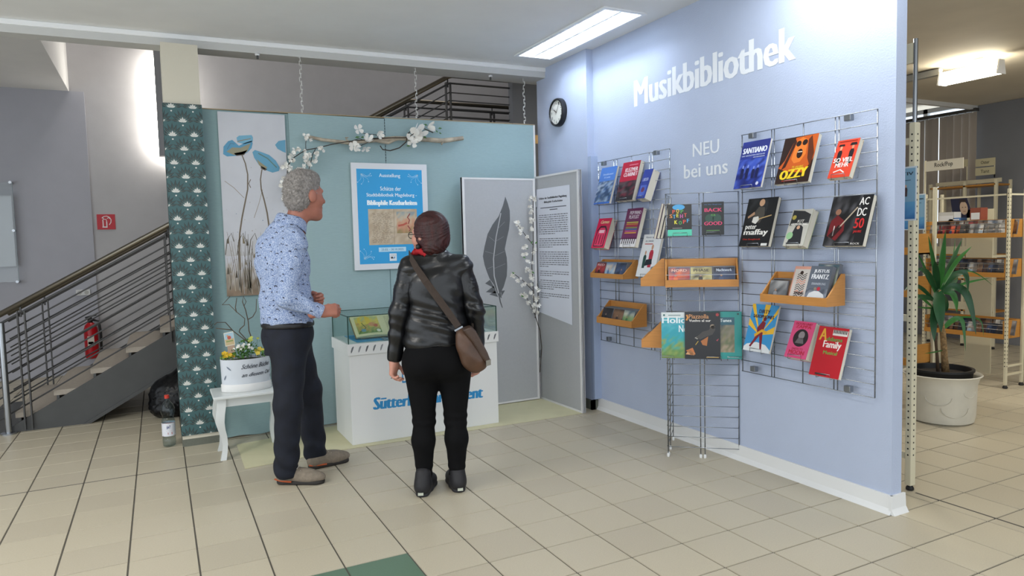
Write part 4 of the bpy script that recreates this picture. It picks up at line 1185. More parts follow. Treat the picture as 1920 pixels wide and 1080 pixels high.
# blossom spray leaning in the corner of the screen
bs = thing('blossom_spray', (3.1, 5.6, .32), 'tall white blossom spray leaning in the fold of the grey screen', 'artificial flowers')
def sp_(x, y, dy=0): return at_y(960+x/3.6, 300+y/3.6, 5.6+dy)
def sq(x, y, dy=0): return at_y(840+x/2.16, 300+y/2.16, 5.6+dy)
P = [sq(372, 860), sq(380, 760), sq(372, 690), sq(350, 620), sq(345, 520), sq(340, 430), sq(345, 340), sq(345, 250), sq(345, 160)]
MB().tube(P, .004, 6).build('stem', M_TWIG, bs, smooth=True)
for pts in ([(345, 345), (310, 300), (275, 255)], [(345, 530), (300, 485), (262, 458)], [(350, 620), (320, 560), (300, 540)], [(352, 640), (365, 560), (362, 500)]):
    MB().tube([sq(*p) for p in pts], .0028, 6).build('twig', M_TWIG, bs, smooth=True)
rg = random.Random(23)
for (x, y, n_) in ((332, 160, 4), (348, 158, 4), (330, 195, 3), (335, 212, 3), (338, 245, 6), (335, 280, 8), (275, 255, 6), (293, 272, 5), (290, 290, 3), (320, 310, 3), (308, 355, 5), (310, 378, 4), (345, 370, 4), (318, 405, 3), (332, 415, 3), (318, 440, 6), (330, 455, 5), (262, 465, 4), (288, 485, 3), (305, 500, 3), (340, 480, 5), (335, 508, 4), (360, 525, 5), (300, 545, 4), (312, 555, 4), (340, 545, 5), (360, 560, 5), (325, 575, 4), (345, 590, 5), (365, 590, 4), (350, 615, 4), (362, 618, 3)):
    for k in range(n_):
        place(rg.choice(BLS), 'blossom', bs, sq(x+rg.uniform(-7, 7), y+rg.uniform(-8, 8), rg.uniform(-.03, .02)), rg.uniform(.013, .021), rg, camf(rg))
for (x, y) in ((315, 352), (303, 392), (258, 455), (295, 548), (335, 340), (352, 340), (340, 500), (365, 522), (338, 452)):
    o = place(LEAFM, 'leaf', bs, sq(x, y, -.02), .035, rg, None); o.rotation_euler = (1.3, rg.uniform(-1, 1), rg.uniform(-1, 1))

# ================================================================== WIRE GRIDS
ZV = Vector((0, 0, 1))
def grid_thing(lab, o_, u_, n_, W, z0, z1, xs, loc, brackets=(), holders=(), pitch=.0723, feet=False):
    o_, u_, n_ = Vector(o_), Vector(u_).normalized(), Vector(n_).normalized()
    t = thing('wire_grid', loc, lab, 'display grid', 'chrome wire display grids')
    for x in xs: MB().tube([o_+u_*x+ZV*z0, o_+u_*x+ZV*z1], .0036, 6).build('vertical_rod', M_CHROME, t, smooth=True)
    k = int(round((z1-z0)/pitch))
    for i in range(k+1):
        z = z0+(z1-z0)*i/k
        if feet and i == 0: continue
        MB().tube([o_+u_*-.003+n_*.005+ZV*z, o_+u_*(W+.003)+n_*.005+ZV*z], .0026, 5).build('horizontal_wire', M_CHROME, t, smooth=True)
    for (x, z) in brackets:
        MB().obox(o_+u_*x+n_*.004+ZV*z, u_, ZV, n_, .02, .017, .016).build('clamp', mat('clamp_steel', '#8f9398', .35, metal=.9), t, bevel=.003)
    if feet:
        for x in xs: MB().lathe([(.007, 0), (.009, .004), (.009, .02), (.005, .026)], o_+u_*x, 8).build('foot', M_WHITEP, t)
    return t, o_, u_, n_
def holder(t, c0, u_, n_, w_, dep):
    c0, u_, n_ = Vector(c0), Vector(u_), Vector(n_)
    a0, a1 = c0-u_*w_/2, c0+u_*w_/2
    MB().tube([a0-n_*dep+ZV*.06, a0-n_*dep*.9, a0+n_*.006-ZV*.004, a0+n_*.008+ZV*.022, a1+n_*.008+ZV*.022, a1+n_*.006-ZV*.004, a1-n_*dep*.9, a1-n_*dep+ZV*.06], .002, 5).build('book_holder', M_CHROME, t, smooth=True)
WX = 3.352
def yo(px, py): return at_x(px, py, WX)[1]
n_w = (-1, 0, 0); u_w = (0, -1, 0)
g1y = [yo(1122, 303), yo(1154, 500), yo(1160, 500), yo(1187, 500), yo(1220, 500), yo(1226, 500), yo(1258, 500)]
G1, *_ = grid_thing('chrome wire grid hung beside the blue pilaster, farthest from view', (WX, g1y[0], 0), u_w, n_w, g1y[0]-g1y[-1], .632, 2.136, [g1y[0]-y for y in g1y], (WX, 4.46, .632), [(.085, 2.12), (.77, 2.125), (.12, .655)])
g3y = [3.311, yo(1447, 480), yo(1452, 480), yo(1506, 480), yo(1565, 480), yo(1572, 480), 2.376]
G3, *_ = grid_thing('chrome wire grid hung nearest the white-skirted end of the blue wall', (WX, g3y[0], 0), u_w, n_w, g3y[0]-g3y[-1], .617, 2.13, [g3y[0]-y for y in g3y], (WX, 2.84, .617), [(.09, 2.115), (.77, 2.112), (.1, .645), (.78, .64)])
P2 = Vector((3.036, 3.681, 0)); U2 = Vector((.769, -.639, 0)).normalized(); N2 = Vector((U2.y, -U2.x, 0))
G2, *_ = grid_thing('freestanding chrome wire grid set at an angle in front of the blue wall', P2, U2, N2, .462, .0, 1.782, [0, .215, .243, .462], (3.2, 3.5, 0), feet=True)
W2 = Vector((.30, .30, 0)).normalized(); M2 = Vector((-W2.y, W2.x, 0))
G4, *_ = grid_thing('narrow side wing of the freestanding wire grid, reaching back to the wall', P2+W2*.012, W2, M2, .40, .0, 1.782, [.02, .16, .385], (3.17, 3.83, 0), feet=True)

# ================================================================== BOOKS
M_PAGES = mat('book_pages', '#d8d2c2', .8, noise=.06, nscale=4, stretch=(1, 1, 1))
def book(name, lab, bl, u_, v_, n_out, thick, edge, art, cat='book', gloss=True, group='books and scores on the wire grids', parent_holder=None):
    bl, u_, v_ = Vector(bl), Vector(u_), Vector(v_)
    n_ = u_.cross(v_).normalized(); un = u_.normalized(); vn = v_.normalized()
    c = bl+u_/2-n_*thick/2
    t = thing(name, bl+u_/2, lab, cat, group)
    ct = min(.0018, thick*.2); em = mat('cover_'+edge[1:], edge, .4)
    w_, h_ = u_.length, v_.length
    MB().obox(c+v_/2, un, vn, n_, w_/2-.002, h_/2-.002, thick/2-ct).build('pages', M_PAGES, t)
    fc = MB().obox(bl+u_/2+v_/2-n_*ct/2, un, vn, n_, w_/2, h_/2, ct/2).build('front_cover', em, t)
    MB().obox(bl+u_/2+v_/2-n_*(thick-ct/2), un, vn, n_, w_/2, h_/2, ct/2).build('back_cover', em, t)
    MB().obox(bl+v_/2-n_*thick/2+un*(ct/2), un, vn, n_, ct/2, h_/2, thick/2-ct).build('spine', em, t)
    a = Art(bl, u_, v_, .00035)
    art(a)
    a.build('cover_print', fc, PRINTG if gloss else PRINT)
    return t
def wbook(name, lab, y0, y1, zb, zt, thick, edge, art, holder_on, x0=3.24, x1=3.33, **k):
    t = book(name, lab, (x0, y0, zb), (0, y1-y0, 0), (x1-x0, 0, zt-zb), None, thick, edge, art, **k)
    holder(holder_on, (x0+.004, (y0+y1)/2, zb-.004), (0, -1, 0), (-1, 0, 0), min(.09, abs(y1-y0)*.6), WX-x0)
    return t
def fig(a, x, y, h, c, skin='#b98a6a', L=3):
    a.L = L; a.poly([(x-h*.16, y), (x+h*.16, y), (x+h*.2, y+h*.62), (x+h*.12, y+h*.74), (x-h*.12, y+h*.74), (x-h*.2, y+h*.62)], c); a.disc(x, y+h*.86, h*.1, skin, ry=h*.12)
def A_sea(a):
    a.rect(0, 0, 1, 1, '#4a78c4'); a.L = 2; a.photo(0, .05, 1, .62, ['#5d6e86', '#2d4468', '#97a3b4', '#3d5a8c', '#24405f', '#7d94b4'], 8, 10, 5); a.text('Strandkonzert', .2, .78, .85, .83, '#c9d8ef'); a.text('25 Lieder', .3, .7, .7, .74, '#c9d8ef'); a.rect(0, 0, 1, .05, '#3563b4')
def A_klez(a):
    a.rect(0, 0, 1, 1, '#2a2228'); a.L = 2; a.poly([(0, .5), (1, .5), (1, 1), (0, 1)], '#b01e3c'); a.photo(0, .1, 1, .5, ['#2a2228', '#40303a', '#6a2636', '#1c171c', '#57474c'], 6, 7, 6); a.L = 3
    a.text('KLEZMER', .22, .74, .95, .84, '#e6d9dc', .01).text('CLARINET', .18, .62, .98, .72, '#e6d9dc', .01).rect(.4, .9, .9, .92, '#e08a9a')
def A_blue2(a):
    a.rect(0, 0, 1, 1, '#2e3f8f'); a.L = 2; a.rect(.15, .1, .85, .45, '#4a5fae'); a.text('LIEDER', .15, .6, .8, .7, '#c9cfe8').disc(.5, .3, .2, '#8a4f6a')
def A_red(a):
    a.rect(0, 0, 1, 1, '#d11f4c'); a.L = 2; a.poly([(.12, .05), (.88, .05), (.88, .6), (.7, .74), (.3, .74), (.12, .6)], '#3c1a26'); a.L = 3; a.poly([(.18, .08), (.82, .08), (.82, .56), (.66, .68), (.34, .68), (.18, .56)], '#dd3560')
    a.L = 4; a.text('Carmen', .2, .82, .85, .93, '#f0d9a0', .01, shear=.1).rect(.3, .5, .7, .6, '#f0c0c8')
    for x in (.3, .5, .7): a.rect(x-.04, .12, x+.04, .45, '#8c1634')
def A_piano(a):
    a.rect(0, 0, 1, 1, '#6d2354'); a.L = 2; a.text('POP PIANO', .22, .84, .92, .93, '#e8dfe8', .006).text('PLAYLIST', .22, .73, .85, .82, '#e8dfe8', .006)
    for k, c in enumerate(['#c8c84a', '#d88a2a', '#c0392b', '#8a9a4a', '#2f6f9f', '#c05a8a', '#dca03a']): a.rect(.14, .62-.045*k, .88, .645-.045*k, c)
    a.rect(0, 0, 1, .2, '#dcd8d8'); a.L = 3
    for k in range(7): a.poly([(.06+.13*k, .08), (.12+.13*k, .08), (.15+.13*k, .24), (.1+.13*k, .24)], '#22181f')
def A_sant(a):
    a.rect(0, 0, 1, 1, '#27348c'); a.L = 2; a.photo(0, .0, 1, .62, ['#1a2264', '#2f4099', '#3a54b8', '#1d2a78', '#4a62c0'], 8, 9, 8); a.photo(0, .62, 1, 1, ['#2b3a92', '#252f7c'], 4, 3, 2)
    for x, s_ in ((.2, .3), (.38, .3), (.6, .26), (.75, .28)): fig(a, x, .2, s_, '#14194a', '#7f8fd0')
    a.L = 4; a.text('SANTIANO', .06, .74, .94, .86, '#e4e8f2', .012).text('DIE GRÖSSTEN ERFOLGE', .06, .68, .9, .715, '#b9c2dd', .004).text('FÜR AKKORDEON', .5, .635, .9, .66, '#d5dcee', .004).disc(.84, .08, .05, '#c9cde0')
def A_ozzy(a):
    a.rect(0, 0, 1, 1, '#2a1712'); a.L = 2; a.poly([(0, .35), (.15, .5), (.35, .98), (1, 1), (1, .5), (.8, .2), (.3, .25)], '#c4591c'); a.L = 3
    a.poly([(.34, .52), (.4, .9), (.55, .97), (.72, .9), (.74, .6), (.62, .44), (.45, .42)], '#df7a2c'); a.L = 4
    a.disc(.47, .84, .075, '#231512').disc(.65, .85, .075, '#231512').disc(.56, .62, .085, '#2a0f0a', ry=.1)
    a.poly([(.1, .3), (.22, .36), (.4, .88), (.34, .96), (.25, .7)], '#3a1c12').poly([(.95, .3), (.82, .5), (.74, .9), (.82, .98), (.98, .6)], '#5a2a14')
    a.L = 5; a.rect(.49, .645, .63, .665, '#e6d2bb').text('75 JAHRE', .42, .285, .76, .36, '#d8b02c', .01)
    a.text('OZZY', .1, .08, .92, .28, '#e9c92b', .03, slope=.04); a.rect(.2, .05, .6, .065, '#b03a2a')
def A_soviel(a):
    a.rect(0, 0, 1, 1, '#d8452c'); a.L = 2; fig(a, .25, .35, .5, '#241b1e', '#d9a07f', 2); fig(a, .78, .35, .52, '#241b1e', '#c98f6e', 2); a.L = 4
    a.poly([(.1, .83), (.4, .83), (.36, .88), (.14, .88)], '#1f1a1d').poly([(.62, .83), (.95, .83), (.9, .9), (.66, .9)], '#1f1a1d'); a.text('SO VIEL', .06, .4, .94, .52, '#ece6e2', .012).text('MEHR', .2, .27, .82, .385, '#ece6e2', .012); a.line([(.2, .15), (.5, .2), (.7, .12)], .03, '#e2dcd8').rect(.1, .94, .9, .96, '#8c2318')
def A_maff(a):
    a.rect(0, 0, 1, 1, '#17181b'); a.L = 2; a.photo(.1, .5, .7, .98, ['#1c1d20', '#2c2d30', '#141518'], 5, 5, 2)
    a.L = 3; a.poly([(.3, .5), (.32, .72), (.42, .82), (.62, .8), (.66, .64), (.55, .48)], '#4a4640').disc(.5, .9, .09, '#c09878', ry=.075).poly([(.3, .72), (.1, .62), (.12, .58), (.34, .66)], '#b08a6c'); a.L = 4
    a.poly([(.28, .5), (.42, .46), (.52, .55), (.46, .62), (.3, .6)], '#d4d2cc').line([(.48, .56), (.9, .63)], .022, '#b99a6a'); a.L = 5
    a.text('peter', .1, .32, .48, .44, '#e2e0da', .014).text('maffay', .08, .2, .9, .35, '#e2e0da', .014).text('Das Songbook', .1, .12, .7, .16, '#b03226', .004).rect(.75, .01, .95, .06, '#d8d8d4')
def A_kit(a):
    a.rect(0, 0, 1, 1, '#b9b7ae'); a.L = 2; a.poly([(.05, .55), (.95, .6), (.95, .85), (.6, .95), (.05, .98)], '#2d2e30'); a.poly([(.15, .05), (.85, .05), (.75, .5), (.6, .58), (.38, .56)], '#26272b'); a.L = 3
    a.disc(.52, .5, .08, '#c9a184').disc(.2, .28, .16, '#8fb98a').disc(.18, .78, .1, '#b8a84a'); a.text('KIT', .4, .64, .72, .71, '#e2e0d8', .01).text('ARMSTRONG', .1, .56, .92, .62, '#e9e7df', .008)
def A_acdc(a):
    a.rect(0, 0, 1, 1, '#161619'); a.L = 2; a.photo(0, .0, .75, 1, ['#17171a', '#3d3c40', '#232326', '#55555a', '#1b1b1e'], 8, 8, 7); a.L = 3
    a.poly([(.05, .2), (.08, .5), (.22, .62), (.42, .5), (.46, .3), (.3, .1)], '#6e1a20').disc(.22, .68, .07, '#a2745c'); a.L = 4
    a.poly([(.08, .2), (.2, .14), (.4, .36), (.3, .42)], '#2a1214').line([(.32, .36), (.68, .76)], .028, '#b7a894').line([(.2, .2), (.2, .4)], .02, '#d6d2cc'); a.L = 5
    a.text('AC', .7, .8, .93, .95, '#e9e6e2', .02).text('DC', .7, .58, .92, .74, '#e9e6e2', .02).text('50', .68, .34, .92, .54, '#c02a2c', .03).text('JAHRE', .7, .24, .9, .3, '#c02a2c', .01).text('ROCK', .7, .02, .92, .06, '#d8d4d0', .004)
def A_dirty(a):
    a.rect(0, 0, 1, 1, '#3d8fc6'); a.L = 2
    for k in range(14):
        an = math.radians(8+k*13); da = .08
        if k % 2 == 0: a.poly([(.5, .35), (min(max(.5+1.3*math.cos(an-da), 0), 1), min(.35+.75*math.sin(an-da)*1.3, 1)), (min(max(.5+1.3*math.cos(an+da), 0), 1), min(.35+.75*math.sin(an+da)*1.3, 1))], '#e0b33a')
    a.disc(.45, -.02, .46, '#d9dde0', ry=.2) if False else a.poly([(0, 0), (1, 0), (1, .06), (.8, .16), (.45, .2), (.1, .14), (0, .08)], '#d9dde0')
    a.L = 3; a.poly([(.36, .5), (.52, .66), (.64, .62), (.6, .42), (.68, .06), (.62, .05), (.5, .34), (.26, .08), (.2, .1), (.4, .36)], '#7c2430').disc(.58, .69, .06, '#6a1e2a'); a.L = 4
    a.poly([(.3, .36), (.56, .48), (.76, .44), (.74, .38), (.56, .42), (.34, .3)], '#d9a32c'); a.text('DIRTY', .3, .81, .72, .89, '#3a2226', .01).text('SAXOPHONES', .12, .71, .9, .78, '#3a2226', .008)
def A_moon(a):
    a.rect(0, 0, 1, 1, '#d4507f'); a.L = 2; a.disc(.5, .55, .34, '#2a2428', ry=.24, n=24); a.L = 3; a.disc(.52, .62, .14, '#8c8488', ry=.11).poly([(.3, .4), (.7, .4), (.62, .55), (.4, .55)], '#6a6468')
    a.text('MOON UNIT', .12, .9, .88, .96, '#a3243c', .006).text('ZAPPA', .14, .81, .86, .89, '#b8283e', .012).text('EARTH TO', .25, .22, .75, .28, '#a3243c', .006).text('MOON', .14, .1, .86, .21, '#b8283e', .012)
def A_addams(a):
    a.rect(0, 0, 1, 1, '#b81f2b'); a.L = 2; a.rect(.5, .84, .98, .95, '#dcd8d4'); a.L = 3
    for k in range(9): a.rect(.52+.05*k, .88, .55+.05*k, .95, '#231a1c')
    a.text('A', .08, .72, .34, .96, '#d8a33a', .05).text('ddams', .34, .72, .86, .8, '#4f9a4a', .012).text('Family', .26, .54, .86, .72, '#ece6e2', .014).text('Musical', .32, .45, .78, .52, '#6aa84a', .01)
    a.rect(.2, .03, .58, .06, '#3a2a26')
def A_white2(a):
    a.rect(0, 0, 1, 1, '#dcdee0'); a.L = 2; a.text('Klavier spielen', .15, .9, .8, .95, '#44546c', .004).text('zu zweit', .15, .82, .6, .87, '#44546c', .004).rect(.15, .76, .6, .78, '#b03a3a')
    fig(a, .3, .2, .42, '#22443a', '#b98a6a', 2); fig(a, .62, .22, .55, '#b0283a', '#c09070', 2); a.L = 4; a.poly([(.36, .25), (.75, .3), (.7, .42), (.4, .4)], '#1d1e22')
wbook('songbook', 'blue songbook with a rough sea photo, top left of the far wire grid', 4.844, 4.623, 1.779, 2.08, .022, '#5a80c4', A_sea, G1)
wbook('music_score', 'red and black klezmer clarinet score, top middle of the far wire grid', 4.542, 4.321, 1.788, 2.09, .04, '#55555a', A_klez, G1)
wbook('paperback', 'thick small blue paperback, top right of the far wire grid', 4.274, 4.171, 1.79, 2.01, .07, '#2e3f8f', A_blue2, G1)
wbook('hardback', 'crimson hardback with dark arch, left of the second row on the far grid', 4.895, 4.708, 1.422, 1.665, .055, '#b01a40', A_red, G1)
wbook('music_score', 'purple piano score with keyboard and rainbow stripes on the far grid', 4.495, 4.296, 1.428, 1.727, .035, '#a8a5a6', A_piano, G1)
wbook('music_score', 'white piano duet score with two figures behind the wooden box end', 4.29, 4.075, 1.205, 1.52, .02, '#cfd2d4', A_white2, G1)
wbook('songbook', 'dark blue songbook with a stage band, top left of the near grid', 3.275, 3.054, 1.785, 2.077, .014, '#c9cbd4', A_sant, G3)
wbook('hardback', 'orange and black book with a shouting face, top middle of the near grid', 2.949, 2.713, 1.787, 2.056, .024, '#d0d0cc', A_ozzy, G3)
wbook('paperback', 'small orange-red paperback with two hatted men, top right of the near grid', 2.589, 2.456, 1.79, 1.994, .03, '#c9b59a', A_soviel, G3)
wbook('hardback', 'black book with a singing guitarist, left of the second row on the near grid', 3.232, 2.997, 1.428, 1.722, .026, '#2a2a2d', A_maff, G3)
wbook('paperback', 'small grey paperback with a seated pianist in black on the near grid', 2.89, 2.747, 1.429, 1.637, .045, '#a9b08a', A_kit, G3)
wbook('hardback', 'large black book with an electric guitarist and red number on the near grid', 2.617, 2.375, 1.428, 1.693, .03, '#3a3a3d', A_acdc, G3)
wbook('music_score', 'blue and yellow sunburst saxophone score low on the near grid', 3.199, 2.99, .782, 1.065, .012, '#d5d5d0', A_dirty, G3)
wbook('paperback', 'thick pink paperback with a round portrait low on the near grid', 2.878, 2.727, .783, .987, .055, '#b9527a', A_moon, G3)
wbook('music_score', 'red musical score with a keyboard strip, lowest on the near grid', 2.705, 2.512, .705, .973, .022, '#cfcac4', A_addams, G3)
def gbook(name, lab, u0, u1, zb, zt, thick, edge, art, off=.085, lean=.02, order=0):
    b = P2+N2*(off+order)+U2*u0
    t = book(name, lab, b+ZV*zb, U2*(u1-u0), -N2*lean+ZV*(zt-zb), None, thick, edge, art)
    return t
def A_pop(a):
    a.rect(0, 0, 1, 1, '#141518'); a.L = 2; a.rect(0, 0, 1, .2, '#4fc0a4'); a.disc(.46, .92, .26, '#3f9ad0', ry=.09); a.L = 3
    for (s_, x, y, c, w_) in (('P', .2, .72, '#d04a3a', .12), ('O', .36, .74, '#d8b83a', .13), ('P', .54, .72, '#4a9a4a', .12), ('S', .08, .58, '#d8883a', .12), ('T', .22, .56, '#4aa0d0', .12), ('E', .37, .6, '#d8d03a', .1), ('H', .52, .57, '#c05aa0', .12), ('T', .68, .6, '#d04a3a', .12), ('K', .28, .38, '#d8d03a', .13), ('O', .46, .36, '#4a9a4a', .13), ('P', .64, .39, '#d04a3a', .12), ('F', .8, .42, '#4aa0d0', .1)):
        a.text(s_, x, y, x+w_, y+.12, c, .06)
    a.rect(.2, .24, .6, .255, '#9a9a9a')
def A_back(a):
    a.rect(0, 0, 1, 1, '#151a1e'); a.L = 2; a.disc(.35, .5, .2, '#24453a', n=16).disc(.68, .5, .2, '#24453a', n=16); a.L = 3; a.text('BACK', .12, .7, .92, .81, '#d23a6a', .012).text('FOR', .42, .57, .62, .63, '#5aa04a', .01).text('GOOD', .1, .29, .92, .4, '#d23a6a', .012).text('Die 90er Boygroups', .12, .9, .9, .94, '#4a6a9a', .002).rect(.2, .12, .8, .14, '#5a8a4a')
gbook('paperback', 'black paperback with jumbled coloured letters on the angled grid', .012, .165, 1.503, 1.706, .02, '#20302e', A_pop)
gbook('paperback', 'black paperback with pink and green lettering on the angled grid', .229, .367, 1.505, 1.717, .02, '#1c2024', A_back)
def A_hol(a):
    a.rect(0, 0, 1, 1, '#d3dadb'); a.L = 2; a.photo(0, .0, 1, .88, ['#6f7f3a', '#5a8a4a', '#8a9a4a', '#2f9a90', '#2498a8', '#2f9fb0', '#3fa8b4', '#58a4b8'], 12, 16, 3, grad=1.2); a.L = 3; a.text('Holiday', .02, .72, 1.0, .9, '#e2ebee', .008).text('Notes', .5, .57, .98, .72, '#e2ebee', .008).disc(.08, .94, .03, '#3a6a6a').rect(.2, .93, .55, .945, '#5a7a7a')
def A_pia(a):
    a.rect(0, 0, 1, 1, '#121215'); a.L = 2; a.text('Piazzolla', .12, .86, .68, .95, '#c98f5a', .004).text('Vuelvo al sur', .12, .79, .74, .845, '#d9d5cf', .004); a.line([(.06, .94), (.09, .88), (.05, .82)], .035, '#d08a3a').disc(.92, .94, .045, '#a03030'); a.L = 3
    a.poly([(.3, .45), (.5, .58), (.68, .62), (.74, .7), (.84, .72), (.86, .62), (.78, .52), (.62, .48), (.44, .42)], '#3b3733').disc(.78, .69, .07, '#8a7a66', ry=.05).poly([(.28, .45), (.4, .5), (.36, .42)], '#b9b4ac').poly([(.45, .38), (.66, .48), (.62, .28), (.5, .3)], '#a8662f'); a.poly([(.03, .18), (.22, .24), (.3, .1), (.18, .08)], '#c07038').poly([(.02, .1), (.12, .2), (.28, .12), (.26, .08)], '#d09a6a').line([(.3, .3), (.38, .38)], .012, '#c9a83a').rect(.6, .03, .95, .05, '#b9964a')
    a.poly([(.88, .4), (.96, .44), (.92, .38)], '#a03a4a')
def A_folk(a):
    a.rect(0, 0, 1, 1, '#1f8f8a'); a.L = 2; a.photo(.1, .14, .8, .88, ['#a08f78', '#7f7a5a', '#5f6a48', '#77705c', '#8a8470', '#5a5c4c', '#2a4a5a'], 10, 12, 6, grad=1.6); a.L = 3; a.rect(.1, .72, .8, .88, '#2a5a6a'); a.L = 4; a.text('Folk Tunes', .14, .78, .72, .85, '#dce6e6', .006).text('Favoriten', .14, .73, .4, .76, '#dce6e6').disc(.9, .95, .03, '#174a48').text('Bärenreiter', .6, .03, .92, .06, '#cfe0de')
gbook('music_score', 'turquoise holiday score with meadow, left of three on the angled grid', -.036, .19, .692, .996, .006, '#cfd6d6', A_hol, .07)
gbook('music_score', 'teal folk tunes score with hillside photo, right of three on the angled grid', .25, .476, .69, 1.0, .006, '#1f8f8a', A_folk, .068)
gbook('music_score', 'black score with a crouching musician, middle of three on the angled grid', .115, .341, .69, 1.0, .006, '#17171a', A_pia, .082)
for (u_, z, dep) in ((.09, 1.5, .07), (.3, 1.5, .07), (.0, .688, .06), (.3, .687, .075), (.43, .687, .06)):
    holder(G2, P2+N2*.089+U2*u_+ZV*z, U2, N2, .09, dep)
# books leaning edge-on against the side wing
rg = random.Random(4)
for k, (c, lab) in enumerate((('#5a2f5c', 'purple booklet standing edge-on at the side wing of the angled grid'), ('#d8d4d6', 'white booklet standing edge-on at the side wing of the angled grid'), ('#3a3438', 'dark booklet standing edge-on at the side wing of the angled grid'))):
    o_ = P2+W2*.03+M2*(.085-.022*k)
    book('booklet', lab, o_+ZV*1.49+W2*.2, -W2*.2, -M2*.055+ZV*.235, None, .017, c, lambda a, c=c: a.rect(.1, .1, .9, .9, c), group='booklets edge-on at the side wing')

# ================================================================== WOODEN CD BOXES
M_WOOD = mat('beech_veneer', '#c08544', .45, noise=.08, nscale=9, detail=4, stretch=(1, 1, 12))
def cd_box(lab, o_, u_, n_, W, z0, zf, zb, dep):
    """o_: back-left-bottom on the grid; u_ along, n_ outwards"""
    o_, u_, n_ = Vector(o_), Vector(u_).normalized(), Vector(n_).normalized(); th = .011
    t = thing('wooden_cd_box', o_+u_*W/2+n_*dep/2+ZV*z0, lab, 'box', 'wooden boxes hooked on the wire grids')
    b = lambda x, n, z: o_+u_*x+n_*n+ZV*z
    MB().prism([b(th, 0, z0), b(W-th, 0, z0), b(W-th, dep, z0), b(th, dep, z0)], ZV*.008).build('bottom', M_WOOD, t)
    MB().prism([b(th, dep-th, z0+.008), b(W-th, dep-th, z0+.008), b(W-th, dep-th, zf), b(th, dep-th, zf)], n_*th).build('front_lip', M_WOOD, t)
    MB().prism([b(th, 0, z0+.008), b(W-th, 0, z0+.008), b(W-th, 0, zb), b(th, 0, zb)], n_*.008).build('back_board', M_WOOD, t)
    for x in (0, W-th):
        MB().prism([b(x, 0, z0), b(x, dep, z0), b(x, dep, zf), b(x, dep*.9, zf+.006), b(x, .02, zb), b(x, 0, zb)], u_*th).build('side_panel', M_WOOD, t)
    return t, b
def cd(lab, base, u_, n_, lean, pal, seed, w_=.142, h_=.125, th=.0095, title=None, group='CD cases in the wooden boxes', name='cd_case', art=None):
    u_, n_ = Vector(u_).normalized(), Vector(n_).normalized()
    v_ = (ZV*math.cos(lean)-n_*math.sin(lean))*h_
    nn = (u_*w_).cross(v_).normalized()
    t = thing(name, base, lab, 'CD' if name == 'cd_case' else 'book', group)
    cs = MB().obox(Vector(base)+v_/2-nn*th/2, u_, v_.normalized(), nn, w_/2, h_/2, th/2).build('case', mat('cd_case_grey', '#6d7076', .25), t)
    a = Art(Vector(base)-u_*w_/2, u_*w_, v_, .0004)
    if art: art(a)
    else:
        a.photo(.02, .03, .98, .97, pal, 4, 4, seed, grad=.8)
        a.L = 2; rg = random.Random(seed)
        fig(a, rg.uniform(.3, .7), .1, .5, rg.choice(pal), '#9a7a66', 2)
        if title: a.L = 4; a.text(title[0], .15, .74, .85, .88, title[1], .01)
    a.build('cover_print', cs, PRINTG)
    return t
PALS = {'dark red': ['#2b1015', '#7a2030', '#b03a3a', '#3a1a20'], 'pale blue': ['#5a7fa8', '#9db4c8', '#c9b79a', '#4a6a90'], 'dark blue': ['#1b2233', '#2d3a55', '#3f4f70', '#151a26'], 'black': ['#15151a', '#2a2a30', '#3a3438', '#1b1a1e'], 'grey': ['#55585c', '#8b8d90', '#3a3c40', '#a5a5a5'], 'green': ['#4a7a4a', '#8aa86a', '#c9c9b9', '#3a5a6a'], 'brown': ['#3a2a22', '#6a4a38', '#8a6a50', '#2a1f1a'], 'sunset red': ['#5a1a2a', '#c0303a', '#d8602a', '#2a3a5a'], 'cream': ['#d8cf9a', '#1b1a18', '#cfc588', '#3a3428'], 'white': ['#d5d5d2', '#9a9a9a', '#c9c4ba', '#5a5a5a']}
def cd_row(where, b, u_, n_, W, z, dep, fronts, per, lean=.33):
    rg = random.Random(hash(where) % 1000 if False else len(where))
    k = len(fronts)
    for i, (cn, title) in enumerate(fronts):
        x = .02+(W-.04)*(i+.5)/k
        w_ = min(.142, (W-.045)/k)
        for j in range(per):
            bb = b(x+rg.uniform(-.003, .003), dep-.02-j*.0125, z+.009+j*.0005)
            if j == 0: lab = '%s CD case at the front of %s' % (cn, where) if fronts.count((cn, title)) == 1 else '%s CD case number %d from the left at the front of %s' % (cn, i+1, where)
            else: lab = 'CD case standing behind the front ones in %s' % where
            c2 = cn if j == 0 else rg.choice(list(PALS))
            cd(lab, bb, u_, n_, lean, PALS[c2], rg.randint(0, 999), w_=w_, title=title if j == 0 else None, group='CDs in %s' % where)
UW, NW = Vector(u_w), Vector(n_w)
t, b1 = cd_box('wooden CD box on the far grid, upper of two, beside the white score', (3.347, 4.852, 0), UW, NW, .455, 1.178, 1.216, 1.325, .147)
cd_row('the upper box on the far grid', b1, UW, NW, .455, 1.178, .147, [('dark red', ('RED', '#d8c0c0')), ('pale blue', None), ('dark blue', None)], 4)
t, b2 = cd_box('wooden CD box on the far grid, lower of two, packed with dark cases', (3.347, 4.77, 0), UW, NW, .475, .808, .858, .985, .147)
cd_row('the lower box on the far grid', b2, UW, NW, .475, .808, .147, [('black', None), ('brown', None), ('green', None)], 7)
t, b3 = cd_box('wooden CD box on the near grid holding a grey biography', (3.347, 3.022, 0), UW, NW, .466, 1.098, 1.145, 1.272, .147)
t, b5 = cd_box('wooden CD box across the angled grid with three CDs in front', P2-U2*.008, U2, N2, .462, 1.168, 1.215, 1.35, .115)
